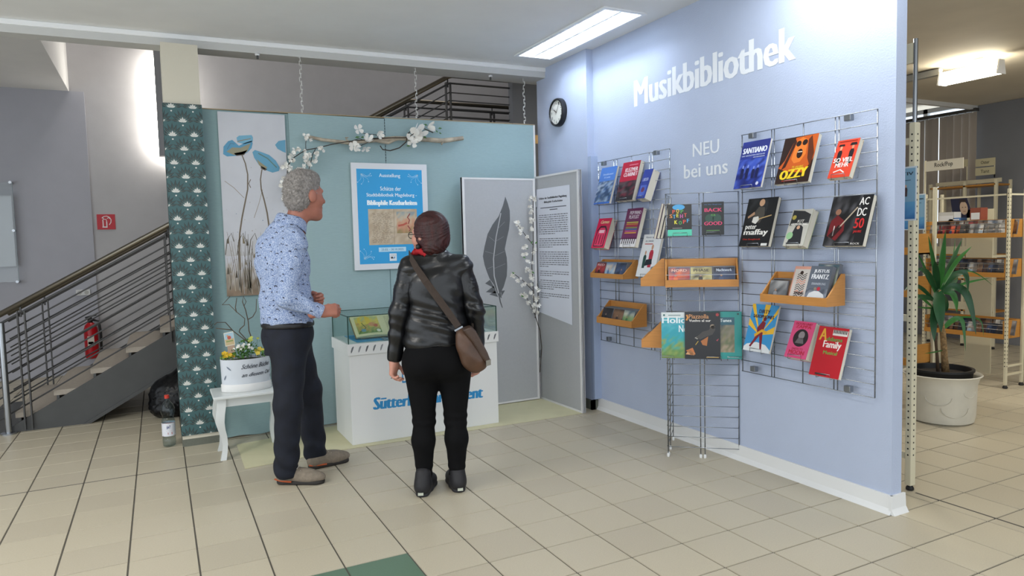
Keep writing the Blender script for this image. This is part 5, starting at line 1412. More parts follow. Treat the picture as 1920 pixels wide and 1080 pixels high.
cd_row('the box across the angled grid', b5, U2, N2, .462, 1.168, .115, [('sunset red', ('NORD', '#e0b0a0')), ('cream', ('PHASE', '#2a2420')), ('dark blue', ('Nachtwerk', '#b8c2d0'))], 4, .25)
t_ = thing('cd_retaining_wire', b5(.24, .11, 1.23), 'thin wire across the front of the box on the angled grid', 'wire'); MB().tube([b5(.005, .113, 1.248), b5(.457, .113, 1.248)], .0018, 5).build('wire', M_CHROME, t_)
for (z0, lab, wh, nm) in ((1.168, 'wooden CD box end on the side wing, below the white score', 'the upper side wing box', 4), (.748, 'wooden CD box end on the side wing, beside the turquoise score', 'the lower side wing box', 6)):
    t, bb = cd_box(lab, P2+W2*.0+M2*.012, W2, M2, .36, z0, z0+.055, z0+.185, .16)
    # cases face outwards from the wing
    rg = random.Random(6)
    for i in range(2):
        for j in range(nm):
            cd('CD case standing in %s' % wh, bb(.1+.16*i, .13-j*.014, z0+.01), -W2, M2, .3, PALS[rg.choice(['black', 'grey', 'dark blue', 'brown'])], rg.randint(0, 99), group='CDs in %s' % wh)
# contents of the box on the near grid
cd('small CD with a grey group photo at the left of the near grid box', b3(.095, .125, 1.107), UW, NW, .3, PALS['grey'], 3, w_=.13, group='contents of the near grid box')
for j in range(1, 4): cd('CD case standing behind the grey group photo in the near grid box', b3(.1+.004*j, .125-.016*j, 1.107), UW, NW, .3, PALS[['brown', 'dark red', 'cream'][j-1]], 5+j, w_=.14, h_=.135, group='contents of the near grid box')
def A_pat(a):
    a.rect(0, 0, 1, 1, '#d39a88'); a.L = 2; a.rect(.06, 0, .94, .92, '#c9c2bc'); a.L = 3
    rg = random.Random(2)
    for k in range(12):
        y = .1+.06*k; a.line([(.25, y), (.4, y+.05), (.55, y-.02), (.75, y+.05)], .022, rg.choice(['#2a2426', '#c9785a', '#2f2a2a']))
    a.disc(.45, .82, .09, '#3a2a26'); a.text('SWING', .25, .22, .8, .3, '#3a2a2a', .02)
def A_just(a):
    a.rect(0, 0, 1, 1, '#5d6470'); a.L = 2; a.photo(0, 0, 1, .4, ['#7d8490', '#4a505c', '#666c78'], 6, 4, 4); a.text('JUSTUS', .18, .8, .9, .91, '#e2e4e8', .014).text('FRANTZ', .12, .66, .92, .78, '#e2e4e8', .014).text('ERINNERUNG', .2, .5, .85, .56, '#aab0ba', .004); a.L = 3
    a.poly([(.1, .16), (.18, .28), (.4, .34), (.6, .34), (.85, .26), (.92, .16), (.8, .1), (.2, .1)], '#d0d2d4'); a.L = 4; a.disc(.25, .13, .07, '#2a2c30').disc(.76, .13, .07, '#2a2c30').disc(.58, .4, .08, '#b03040').disc(.42, .4, .06, '#8a7a6a')
cd('pinkish paperback with dark wavy lettering in the near grid box', b3(.235, .115, 1.107), UW, NW, .34, PALS['white'], 8, w_=.125, h_=.215, th=.02, name='paperback', art=A_pat, group='contents of the near grid box')
cd('grey biography with a white car on the cover in the near grid box', b3(.365, .13, 1.107), UW, NW, .34, PALS['grey'], 9, w_=.14, h_=.22, th=.03, name='hardback', art=A_just, group='contents of the near grid box')
cd('pale green paperback behind the grey biography in the near grid box', b3(.375, .08, 1.107), UW, NW, .3, PALS['green'], 10, w_=.14, h_=.23, th=.025, name='paperback', group='contents of the near grid box')

# ================================================================== MUSIC ROOM BEYOND THE WALL
M_CRM = mat('cream_enamel', '#cfc8ae', .45)
M_WOOD2 = mat('oak_veneer', '#b57f3a', .5, noise=.08, nscale=8, stretch=(1, 1, 10))
def post(t, x, y, z0, z1, w_=.04, holes=True, face='y'):
    MB().box(x-w_/2, x+w_/2, y-w_*.4, y+w_*.4, z0, z1).build('upright', M_CRM, t, bevel=.004)
    if holes:
        mb = MB(); z = z0+.18
        while z < z1-.04:
            mb.tube([(x-w_/2-.0006, y, z), (x-w_/2+.002, y, z)], .0055, 6); mb.tube([(x, y-w_*.4-.0006, z), (x, y-w_*.4+.002, z)], .0055, 6); z += .0365
        mb.build('perforations', M_BLK, t)['kind'] = 'stuff'
    MB().lathe([(.016, 0), (.022, .004), (.022, .014), (.012, .03)], (x, y, z0-.03 if z0 > .02 else 0), 10).build('foot', M_BLK, t)
# rack right behind the wall end
r1 = thing('perforated_rack', (4.0, 2.9, 0), 'cream perforated steel rack close behind the end of the blue wall', 'rack')
post(r1, 3.81, 2.475, .03, 2.1, .046); post(r1, 3.81, 3.3, .03, 2.1, .04, False)
for z in (.2, 1.0, 2.0): MB().box(3.795, 3.825, 2.49, 3.28, z-.018, z+.018).build('rail', M_CRM, r1)
MB().tube([(3.81, 2.475, 2.1), (3.81, 2.475, 2.56)], .012, 8).build('sign_pole', M_CHROME, r1)
MB().box(3.8, 3.82, 2.485, 2.7, 2.43, 2.54).build('sign_plate', M_CRM, r1)
def small_poster(lab, x, y0, y1, z0, z1, title, seed):
    t = thing('small_poster', (x, (y0+y1)/2, z0), lab, 'poster', 'small blue A4 posters on the racks')
    sh_ = MB().box(x-.004, x, y0, y1, z0, z1).build('sheet', mat('poster_paper', '#cfd8de', .4), t)
    a = Art((x-.004, y1, z0), (0, y0-y1, 0), (0, 0, z1-z0), .0006)
    a.rect(.03, .03, .97, .97, '#7fa6bf'); a.L = 2; a.photo(.03, .03, .97, .35, ['#2f66a0', '#4a86ba', '#5f9cc4'], 5, 4, seed, grad=.5)
    a.text(title, .1, .84, .92, .9, '#22303c', .006).rect(.15, .74, .85, .755, '#4a6a80')
    for x_, y_, c in ((.3, .35, '#c05a5a'), (.45, .42, '#3a3a4a'), (.6, .36, '#a0405a'), (.72, .45, '#4a3a3a'), (.5, .25, '#d0a080')): fig(a, x_, y_, .22, c, '#d0a486', 3)
    a.build('poster_print', sh_)
small_poster('blue poster half hidden by the end of the blue wall', 3.79, 2.445, 2.66, 1.555, 1.858, 'KREATIV', 3)
# middle rack with wooden box ends
r2 = thing('cd_rack', (5.65, 3.9, 0), 'cream CD rack with wooden boxes, middle one behind the wall end', 'rack', 'CD racks in the music room')
post(r2, 5.5, 3.56, .03, 1.85, .03, False); post(r2, 5.76, 3.56, .03, 1.85, .03, False); post(r2, 5.5, 4.35, .03, 1.85, .03, False); post(r2, 5.76, 4.35, .03, 1.85, .03, False)
for z0 in (1.3, .95, .38):
    MB().box(5.5, 5.77, 3.575, 4.33, z0, z0+.012).box(5.49, 5.502, 3.575, 4.33, z0, z0+.06).build('wooden_tray', M_WOOD2, r2); MB().box(5.5, 5.77, 3.575, 3.587, z0, z0+.17).build('tray_end', M_WOOD2, r2)
small_poster('blue poster on the end of the middle CD rack', 5.478, 3.46, 3.67, 1.503, 1.79, 'Musik hören', 4)
# far rack
r3 = thing('cd_rack', (7.13, 4.0, 0), 'cream CD rack with three wooden trays behind the potted plant', 'rack', 'CD racks in the music room')
for (x, y) in ((7.0, 3.64), (7.27, 3.64), (7.0, 4.42), (7.27, 4.42)): post(r3, x, y, .03, 1.86, .03, x == 7.0)
for z in (.12, .2, 1.8): MB().box(7.015, 7.255, 3.63, 3.65, z, z+.016).build('rung', M_CRM, r3)
for z in (1.8,): MB().box(6.99, 7.01, 3.66, 4.4, z, z+.016).build('rail', M_CRM, r3)
tiers = ((1.413, 'top'), (1.04, 'middle'), (.464, 'bottom'))
for z0, nm in tiers:
    MB().box(6.99, 7.28, 3.655, 4.405, z0, z0+.014).build('tray_bottom', M_WOOD2, r3)
    MB().box(6.98, 6.992, 3.655, 4.405, z0, z0+.045).build('tray_lip', M_WOOD2, r3)
    for y in (3.655, 4.393): MB().box(6.992, 7.28, y, y+.012, z0+.014, z0+.17).build('tray_end', M_WOOD2, r3)
    MB().box(7.268, 7.28, 3.667, 4.393, z0+.014, z0+.17).build('tray_back', M_WOOD2, r3)
    for dz in (.085, .125): MB().tube([(6.984, 3.66, z0+dz), (6.984, 4.4, z0+dz)], .003, 5).build('tray_wire', M_CHROME, r3)
    rg = random.Random(len(nm)); names = ['black', 'grey', 'dark blue', 'pale blue', 'white', 'dark red', 'brown']
    seq = [rg.choice(names) for _ in range(8)]
    if nm == 'top': seq = ['grey', 'dark red', 'sunset red', 'black', 'grey', 'pale blue', 'black', 'white']
    for i, cn in enumerate(seq):
        y = 4.34-.62*i/7
        place_ = ('leftmost', 'second from the left', 'third from the left', 'fourth from the left', 'fourth from the right', 'third from the right', 'second from the right', 'rightmost')[i]
        cd('%s CD case, %s, in the %s tray behind the plant' % (cn, place_, nm), (7.01, y, z0+.016), (0, -1, 0), (-1, 0, 0), .3, PALS[cn], i+rg.randint(0, 50), group='CDs in the rack behind the plant')
        cd('second-row CD case in the %s tray of the rack behind the plant' % nm, (7.09, y-.03, z0+.03), (0, -1, 0), (-1, 0, 0), .25, PALS[rg.choice(names)], rg.randint(0, 99), h_=.14, group='second-row CDs in the rack behind the plant')
MB().box(7.14, 7.268, 3.667, 4.393, 1.572, 1.583).build('top_board', M_WOOD2, r3)
rs = thing('hanging_sign', (7.0, 4.25, 2.09), 'cream shelf sign reading Rock/Pop above the CD rack', 'sign', 'shelf signs in the music room')
MB().box(6.995, 7.005, 4.055, 4.432, 2.09, 2.192).build('plate', mat('sign_cream', '#c9c4b4', .5), rs)
a = Art((6.995, 4.432, 2.09), (0, -.377, 0), (0, 0, .102), .001); a.text('Rock/Pop', .26, .22, .74, .78, '#33322e', .006).build('lettering', rs)
MB().box(6.992, 7.008, 4.425, 4.437, 1.86, 2.2).build('sign_post', M_CRM, rs)
small_poster('blue poster at the right edge on the rack beside the plant', 7.3, 3.4, 3.62, 1.51, 1.83, 'Mach mit', 5)
pr = thing('perforated_rack', (7.35, 3.5, 0), 'cream rack upright at the right edge behind the blue poster', 'rack')
post(pr, 7.335, 3.6, .03, 1.87, .03, False); post(pr, 7.335, 3.3, .03, 1.87, .03, False)
for z in (.2, 1.84): MB().box(7.32, 7.35, 3.3, 3.6, z, z+.016).build('rung', M_CRM, pr)
# back shelving by the window
r4 = thing('back_shelf', (9.3, 5.3, 0), 'cream shelving with wooden boards in front of the window blinds', 'shelf')
for y in (4.93, 5.3, 5.74): post(r4, 9.19, y, .03, 2.1, .04, False); post(r4, 9.5, y, .03, 2.1, .035, False)
for z in (2.03,): MB().box(9.17, 9.52, 4.93, 5.74, z, z+.02).build('top_board', M_WOOD2, r4)
for z in (1.16, .85, .45): MB().box(9.17, 9.52, 4.93, 5.74, z, z+.02).build('shelf_board', M_WOOD2, r4); MB().box(9.165, 9.175, 4.95, 5.72, z+.02, z+.12).build('shelf_front', M_CRM, r4)
MB().box(9.3, 9.31, 4.93, 5.74, 2.07, 2.12).build('top_rail', M_CRM, r4)
def sign(lab, x, y0, y1, z0, z1, t_):
    s_ = thing('hanging_sign', (x, (y0+y1)/2, z0), lab, 'sign', 'shelf signs in the music room')
    MB().box(x-.006, x+.004, y0, y1, z0, z1).build('plate', mat('sign_cream2', '#b9b294', .5), s_)
    a = Art((x-.006, y1, z0), (0, y0-y1, 0), (0, 0, z1-z0), .001); a.text(t_, .28, .3, .72, .72, '#3a382e', .006).build('lettering', s_)
    MB().box(x-.004, x+.004, y0+.002, y0+.012, 2.12, z0).build('sign_post', M_CRM, s_) if z0 > 2.13 else None
sign('small cream shelf sign in front of the grey wall, upper of two', 9.19, 4.945, 5.175, 2.27, 2.365, 'Oster')
sign('small cream shelf sign in front of the grey wall, lower of two', 9.19, 4.945, 5.175, 2.16, 2.255, 'Tanz')
sign('cream shelf sign half hidden behind the Rock/Pop sign', 9.19, 5.27, 5.55, 2.29, 2.38, 'Oper')
pb = thing('portrait_board', (8.9, 4.98, 1.6), 'dark blue board with a painted face standing above the top CD tray', 'picture')
q = [at_x(*c, 7.6) for c in ((1787, 410), (1824, 408), (1812, 371), (1782, 373))]
nv = Vector((-1, 0, 0))
MB().prism([Vector(p) for p in q], nv*-.01).build('board', mat('board_navy', '#20223a', .5), pb)
u_, v_ = Vector(q[1])-Vector(q[0]), Vector(q[3])-Vector(q[0])
a = Art(Vector(q[0]), u_, v_, .0008); a.disc(.62, .5, .2, '#b09a86', ry=.34, n=20); a.L = 2; a.poly([(.4, .7), (.5, .95), (.75, .92), (.86, .6), (.78, .78), (.55, .8)], '#2a1f1c').disc(.28, .2, .1, '#8a4a3a').rect(.53, .52, .6, .55, '#2a2020').rect(.68, .52, .75, .55, '#2a2020').rect(.57, .32, .7, .35, '#8a5a4a').build('face_print', pb)
MB().box(7.62, 7.9, 4.1, 4.36, 1.2, 1.22).box(7.6, 7.62, 4.1, 4.36, 0, 1.7).build('stand', M_CRM, pb)
for (px_, py_, w_, h_, c, lab) in ((1735, 493-78, .16, .09, '#c9c8c4', 'white leaflet box on top of the CD tray behind the plant'), (1795, 412, .12, .03, '#4a78b4', 'blue leaflet box on top of the CD tray behind the plant'), (1835, 400, .1, .12, '#8a4a3a', 'small red picture card behind the top CD tray')):
    p = at_x(px_, py_, 7.2); p[1] = min(max(p[1], 3.76), 4.3)
    tt = thing('leaflet_box', (7.2, p[1], 1.583), lab, 'box'); MB().box(7.145, 7.26, p[1]-w_/2, p[1]+w_/2, 1.584, 1.584+h_).build('carton', mat('box_'+c[1:], c, .6), tt); MB().box(7.143, 7.145, p[1]-w_/2+.01, p[1]+w_/2-.01, 1.59, 1.584+h_*.6).build('front_label', M_WHITEP, tt)
# vertical blinds
vb = thing('vertical_blinds', (9.68, 6.2, 1.2), 'grey vertical slat blinds closed in front of the far window', 'blinds')
MB().box(9.6, 9.68, 5.42, 6.9, 3.035, 3.075).build('track', mat('track_dark', '#4a4844', .5), vb)
M_SLAT = mat('blind_fabric', '#b3aaa0', .85)
for i in range(15):
    y = 5.475+.1*i; an = .16+.05*math.sin(i*2.3)
    if i in (4, 6): y -= .013
    d_ = Vector((math.sin(an), math.cos(an), 0)); n_ = Vector((d_.y, -d_.x, 0))
    MB().obox((9.64, y, 2.12), d_, ZV, n_, .057, .91, .0012).build('slat', M_SLAT, vb)
    MB().box(9.63, 9.65, y-.008, y+.008, 3.02, 3.036).build('slat_clip', M_WHITEP, vb)
# bright batten lamp
ld = thing('batten_lamp', (7.05, 4.02, 2.93), 'glowing white fluorescent batten lamp under the music room ceiling', 'lamp')
MB().prism([(6.99, 3.77, 2.935), (7.11, 3.77, 2.935), (7.085, 3.77, 3.05), (7.015, 3.77, 3.05)], (0, .53, 0)).build('diffuser', mat('batten_glow', '#ffffff', .5, emit='#fff6e0', estr=14.0), ld)
for y in (3.755, 4.302): MB().prism([(6.982, y, 2.928), (7.118, y, 2.928), (7.092, y, 3.058), (7.008, y, 3.058)], (0, .014, 0)).build('end_cap', M_WHITEP, ld)
MB().box(7.02, 7.08, 3.9, 4.0, 3.055, ZC).build('bracket', M_WHITEP, ld)
MB().box(7.02, 7.08, 4.32, 5.4, 3.04, 3.1).build('rail', mat('rail_grey', '#a9a9a4', .4), ld)
# ------------------------------------------------------------------ yucca in pot
pc = (5.46, 3.3, 0)
pot = thing('flower_pot', pc, 'large off-white plastic flower pot with swirl relief on the tiles', 'pot')
M_POT = mat('pot_plastic', '#cfcabb', .5, noise=.05, nscale=9)
MB().lathe([(.2, 0), (.222, .012), (.232, .06), (.24, .3), (.255, .35), (.275, .372), (.27, .378), (.25, .36), (.232, .3), (.0, .25)], pc, 40, cap=False).build('outer_pot', M_POT, pot, smooth='auto')
for (zc, an0, rr) in ((.2, 3.6, .09), (.12, 4.1, .1), (.24, 4.6, .06)):
    P = []
    for i in range(9):
        t_ = math.pi*(1+i/8); an = an0+rr*math.cos(t_)/.235; P.append((pc[0]+.239*math.cos(an), pc[1]+.239*math.sin(an), zc+rr*.7*math.sin(t_)+.02))
    MB().tube(P, .003, 5).build('swirl_relief', M_POT, pot, smooth=True)
MB().lathe([(.2, .3), (.212, .39), (.222, .4), (.222, .415), (.2, .415), (.19, .37), (.0, .36)], pc, 32, cap=False).build('inner_pot', mat('inner_pot_black', '#17181a', .5), pot, smooth='auto')
MB().lathe([(.0, .375), (.19, .375)], pc, 24, cap=False).build('soil', mat('dark_soil', '#1e1813', .95), pot)
yu = thing('yucca_plant', (5.46, 3.3, .376), 'tall yucca with long drooping sword leaves in the off-white pot', 'plant')
def yp(x, y, dy=0): return at_y(1690+x/4.152, 440+y/4.152, 3.3+dy)
M_TRK = mat('yucca_trunk', '#8a6f4a', .8, noise=.45, nscale=60, bump=.5, bscale=90)
MB().tube([yp(345, 1075), yp(335, 950), yp(330, 850), yp(322, 760), yp(300, 640), yp(292, 430)], [.03, .024, .023, .022, .02, .015], 10).build('trunk', M_TRK, yu, smooth=True)
MB().tube([yp(285, 1070), yp(280, 950), yp(268, 840), yp(258, 700), yp(252, 540)], [.013, .011, .01, .01, .01], 8).build('trunk', mat('young_stem', '#4a3a2a', .8), yu, smooth=True)
M_YL = mat('yucca_leaf', '#2f6b2c', .4, noise=.2, nscale=6); M_YL2 = mat('yucca_leaf_dark', '#1f4f2c', .4, noise=.2, nscale=6)
def sword(pts, w_, m, dys):
    C = [Vector(yp(x, y, dys*(i/(len(pts)-1)))) for i, (x, y) in enumerate(pts)]
    # resample
    R_ = []
    for i in range(len(C)-1):
        for k in range(4): R_.append(C[i].lerp(C[i+1], k/4))
    R_.append(C[-1])
    for _ in range(3): R_ = [R_[0]]+[(R_[i-1]+R_[i]*2+R_[i+1])/4 for i in range(1, len(R_)-1)]+[R_[-1]]
    mb = MB(); n_ = len(R_); view = Vector((.855, .518, 0))
    for i, p in enumerate(R_):
        t_ = i/(n_-1); tg = (R_[min(i+1, n_-1)]-R_[max(i-1, 0)]).normalized(); s_ = tg.cross(view)
        if s_.length < .05: s_ = tg.orthogonal()
        s_.normalize(); s_ = (s_+view*.35).normalized()
        hw = w_*.5*(.55+.45*min(1, t_*5))*(1-max(0, (t_-.45)/.55)**1.6)+.0006
        nn = tg.cross(s_).normalized()
        mb.v += [p-s_*hw+nn*hw*.3, p, p+s_*hw+nn*hw*.3]
    for i in range(n_-1):
        k = i*3; mb.f += [(k, k+1, k+4, k+3), (k+1, k+2, k+5, k+4)]
    mb.build('leaf', m, yu, smooth=True)
for (pts, w_, d_, dy) in (([(290, 430), (318, 250), (345, -40)], .05, 0, 0), ([(285, 425), (250, 190), (210, 10)], .032, 0, .05), ([(300, 410), (395, 210), (475, 32)], .036, 1, .08), ([(310, 410), (430, 200), (548, 92)], .034, 0, -.05), ([(285, 420), (270, 270), (262, 200)], .05, 1, -.08),
    ([(275, 430), (215, 300), (150, 255), (105, 310)], .04, 1, -.1), ([(260, 450), (170, 220), (105, 108)], .016, 0, .1), ([(305, 430), (400, 320), (490, 285), (515, 345), (518, 470)], .045, 1, -.12), ([(320, 430), (430, 320), (530, 275), (620, 320), (708, 392)], .01, 0, -.15), ([(320, 440), (410, 395), (500, 440), (550, 590), (582, 780)], .06, 1, -.15),
    ([(330, 450), (395, 445), (425, 520), (432, 605)], .045, 0, -.1), ([(285, 440), (290, 560), (312, 760)], .085, 1, -.1), ([(250, 560), (248, 700), (256, 835)], .05, 1, -.05), ([(255, 570), (180, 570), (110, 560)], .014, 0, .05), ([(330, 440), (470, 385), (560, 360), (690, 338)], .02, 0, .1), ([(330, 730), (400, 660), (480, 640), (500, 905)], .04, 0, -.1),
    ([(250, 510), (160, 470), (110, 500), (95, 600)], .035, 1, -.15), ([(245, 500), (150, 400), (60, 385), (25, 440)], .03, 1, -.1), ([(240, 560), (150, 480), (100, 450)], .02, 0, .05), ([(320, 440), (390, 300), (410, 150), (420, 20)], .012, 0, .1), ([(315, 450), (420, 370), (440, 330)], .03, 1, .1), ([(340, 700), (420, 640), (560, 640), (630, 670), (640, 790)], .012, 0, -.1), ([(280, 440), (320, 330), (470, 280), (540, 275)], .03, 1, .08), ([(320, 900), (250, 915), (180, 925)], .012, 0, -.03), ([(290, 440), (350, 520), (340, 600), (325, 560)], .04, 1, .1), ([(270, 440), (210, 330), (190, 280), (240, 420)], .03, 1, .1)):
    sword(pts, w_, M_YL2 if d_ else M_YL, dy)

# ================================================================== PEOPLE
def frame(cx, cy):
    L_ = math.hypot(cx, cy); v_ = (cx/L_, cy/L_); l_ = (v_[1], -v_[0])
    return (lambda s, d, z: np.array((cx+s*l_[0]+d*v_[0], cy+s*l_[1]+d*v_[1], z))), (lambda s, d: np.array((s*l_[0]+d*v_[0], s*l_[1]+d*v_[1], 0.0)))
def unit(v): v = np.array(v, float); return v/np.linalg.norm(v)
UPV = np.array((0, 0, 1.0))
def head_prims(c, f, r, k=1.0, female=False):
    ax = np.array([f, r, UPV])
    P = lambda a, b, z: c+f*a*k+r*b*k+UPV*z*k
    E = lambda a, b, z, ra, rb, rz, kk=.03: ell(P(a, b, z), np.array((ra, rb, rz))*k, kk, ax)
    pr = [E(-.015, 0, .03, .106, .080, .108), E(.03, 0, -.03, .07, .066, .098), E(.045, 0, -.1, .05, .05, .045), E(.075, 0, -.125, .026, .028, .022),
          cap(P(.09, 0, .012), P(.118, 0, -.032), .011*k, .0155*k, .015), E(.105, .014, -.035, .012, .01, .009, .01), E(.105, -.014, -.035, .012, .01, .009, .01),
          E(.082, 0, .028, .02, .056, .014, .02), E(.088, 0, -.072, .018, .03, .008, .01), E(.086, 0, -.088, .018, .026, .009, .01)]
    for s_ in (-1, 1):
        pr += [E(-.006, s_*.084, -.008, .027, .013, .038, .012), E(.055, s_*.048, -.03, .03, .024, .03, .03)]
    for s_ in (-1, 1): pr.append(sub(P(.102, s_*.033, .004), np.array((.02, .02, .011))*k, .01, ax))
    pr.append(sub(P(.112, 0, -.08), np.array((.02, .024, .0025))*k, .004, ax))
    return pr, P
def hand_prims(w, d, up, k=1.0, curl=.9, side=1):
    """w wrist, d along the hand, up = towards the thumb edge, side = palm direction sign"""
    d = unit(d); up = unit(up-d*(up@d)); pn = np.cross(d, up)*side
    out = [cap(w-d*.05*k, w, .027*k, .026*k, .02), cap(w, w+d*.04*k+up*.012*k, .026*k, .022*k, .02), cap(w+d*.02*k-up*.018*k, w+d*.075*k-up*.026*k, .018*k, .015*k, .02), cap(w+d*.02*k+up*.016*k, w+d*.08*k+up*.024*k, .019*k, .015*k, .02), cap(w+d*.04*k, w+d*.08*k, .019*k, .016*k, .02)]
    for i, (o, L_) in enumerate(((.028, .072), (.009, .08), (-.01, .074), (-.028, .058))):
        b = w+d*(.085-.004*abs(i-1))*k+up*o*k; an = 0; p = b; dirv = d
        for j, fr in enumerate((.42, .32, .26)):
            an += curl*(.75, 1.0, .7)[j]+.06*i
            dirv = d*math.cos(an)+pn*math.sin(an)
            q = p+dirv*L_*fr*k
            out.append(cap(p, q, (.0098-.0009*j)*k, (.0092-.0012*j)*k, .004)); p = q
    t0 = w+d*.025*k+up*.022*k+pn*.008*k; t1 = t0+unit(d*.6+up*.55+pn*.55)*.042*k; t2 = t1+unit(d*.9+up*.05+pn*.5)*.034*k
    out += [cap(t0, t1, .0135*k, .0115*k, .012), cap(t1, t2, .0112*k, .009*k, .004)]
    return out
def shoe(t, heel, toe, m_up, m_sole, m_acc, w_=.048):
    heel, toe = np.array(heel, float), np.array(toe, float); e = unit(toe-heel); sd = np.cross(e, UPV); L_ = np.linalg.norm(toe-heel)
    ax = np.array([e, sd, UPV]); at = lambda a, b, z: heel+e*a*L_+sd*b+UPV*z
    up = [ell(at(.16, 0, .05), (.05, w_*.8, .06), .03, ax), ell(at(.42, 0, .05), (.11, w_*.85, .052), .04, ax), ell(at(.72, 0, .04), (.09, w_*.98, .04), .04, ax), cap(at(.2, 0, .06), at(.24, 0, .12), .046, .047, .03), cut((0, 0, -1), (0, 0, .018))]
    up_ = organic('shoe_upper', [sdf_mesh(up, .006)], m_up, t)
    so_ = [cap(at(.15, 0, .012), at(.45, 0, .012), w_*.9, w_*.86, .02), cap(at(.45, 0, .012), at(.82, 0, .012), w_*.88, w_*.98, .02), cut((0, 0, 1), (0, 0, .026)), cut((0, 0, -1), (0, 0, .0005))]
    organic('shoe_sole', [sdf_mesh(so_, .006)], m_sole, t)
    for k in range(4):
        p0, p1 = at(.46+.07*k, -.03, .1-.012*k), at(.46+.07*k, .03, .1-.012*k)
        MB().tube([p0, at(.46+.07*k, 0, .106-.014*k), p1], .003, 5).build('lace', m_acc, up_)
    MB().tube([at(.02, 0, .03), at(.0, 0, .05), at(.03, 0, .085)], .008, 6).build('heel_tab', m_acc, up_, smooth=True)
def eyes(t, P, k=1.0):
    for s_ in (-1, 1):
        c = P(.083, s_*.033, .004); mb = MB()
        mb.lathe([(.0, -.012), (.008, -.009), (.012, 0), (.008, .009), (.0, .012)], c, 10); mb.build('eye', mat('eye_white', '#d8d2ca', .3), t, smooth=True)
        q = P(.0945, s_*.033, .004); MB().lathe([(.0, -.004), (.004, 0), (.0, .004)], q, 8).build('iris', mat('iris_brown', '#3a2a20', .2), t, smooth=True)

def strands(name, t, V, F, m, n_, L0, L1, flow, seed, lift=.5):
    """short hairs standing out of the hair surface, one joined mesh"""
    rg = np.random.default_rng(seed)
    nv = np.cross(V[F[:, 2]]-V[F[:, 0]], V[F[:, 3]]-V[F[:, 1]]); nv /= np.maximum(np.linalg.norm(nv, axis=1), 1e-9)[:, None]
    c = V[F].mean(1); k = rg.integers(0, len(F), n_)
    p = c[k]-nv[k]*.003; d = nv[k]*lift+np.array([flow(q) for q in c[k]])*.7+rg.normal(0, .3, (n_, 3)); d /= np.linalg.norm(d, axis=1)[:, None]
    L = rg.uniform(L0, L1, n_)[:, None]; s_ = np.cross(d, nv[k]); s_ /= np.maximum(np.linalg.norm(s_, axis=1), 1e-6)[:, None]; s_ *= .0009
    mid = p+d*L*.6+nv[k]*L*.05; tip = p+d*L-np.array((0, 0, 1))*L*.12
    VV = np.stack([p-s_, p+s_, mid+s_*.8, mid-s_*.8, tip], 1).reshape(-1, 3)-np.array(wloc(t))
    FF = []
    for i in range(n_): b = i*5; FF += [(b, b+1, b+2, b+3), (b+3, b+2, b+4)]
    me = bpy.data.meshes.new(name); me.from_pydata(VV.tolist(), [], FF); me.materials.append(m)
    link_mesh(name, me, t)['kind'] = 'stuff'
# ---------------- man
W, D_ = frame(.85, 4.55)
SKIN = mat('skin_tanned', '#a86e5c', .5, noise=.06, nscale=30, bump=.05, bscale=200)
man = thing('person', tuple(W(-.1, .05, 0)), 'man with short grey hair, patterned light blue shirt and dark jeans', 'person')
fH = unit(D_(.84, .54)); rH = np.cross(fH, UPV)
fT = unit(D_(.93, .37)); rT = np.cross(fT, UPV); axT = np.array([fT, rT, UPV])
hc = W(.008, .05, 1.822)
hp, HP = head_prims(hc, fH, rH, 1.08)
neck = [cap(W(-.085, .05, 1.55), W(-.03, .05, 1.75), .07, .064, .04)]
Rsh, Rel, Rwr = W(-.075, -.12, 1.52), W(-.135, -.19, 1.185), W(.07, -.165, 1.087)
Lsh, Lel, Lwr = W(-.17, .2, 1.52), W(-.08, .27, 1.2), W(.0, .085, 1.155)
hR = hand_prims(Rwr, unit(D_(1, .12))+UPV*.12, UPV*.9+D_(0, .5), 1.1, 1.05, side=-1)
hL = hand_prims(Lwr, unit(D_(.85, -.5)), UPV+D_(0, -.2), 1.08, 1.0, side=1)
core = [ell(W(-.14, .05, 1.38), (.125, .165, .2), .05, axT), ell(W(-.135, .05, 1.1), (.125, .145, .2), .05, axT), cap(Rsh, Rel, .05, .042, .04), cap(Rel, Rwr, .042, .03, .03), cap(Lsh, Lel, .05, .042, .04), cap(Lel, Lwr, .042, .03, .03), cap(W(-.085, .05, 1.5), W(-.03, .05, 1.74), .065, .06, .04),
        ell(W(-.135, .05, .93), (.12, .14, .12), .05, axT)]
Rk, Ra, Lk, La = W(-.155, -.095, .5), W(-.185, -.085, .09), W(-.03, .17, .53), W(-.005, .2, .1)
core += [cap(W(-.13, -.045, .88), Rk, .08, .055, .04), cap(Rk, Ra, .055, .045, .03), cap(W(-.12, .15, .88), Lk, .08, .055, .04), cap(Lk, La, .055, .045, .03)]
organic('body', [sdf_mesh(core, .012), sdf_mesh(hp+neck, .0045), sdf_mesh(hR, .0038), sdf_mesh(hL, .0038)], SKIN, man)
eyes(man, HP)
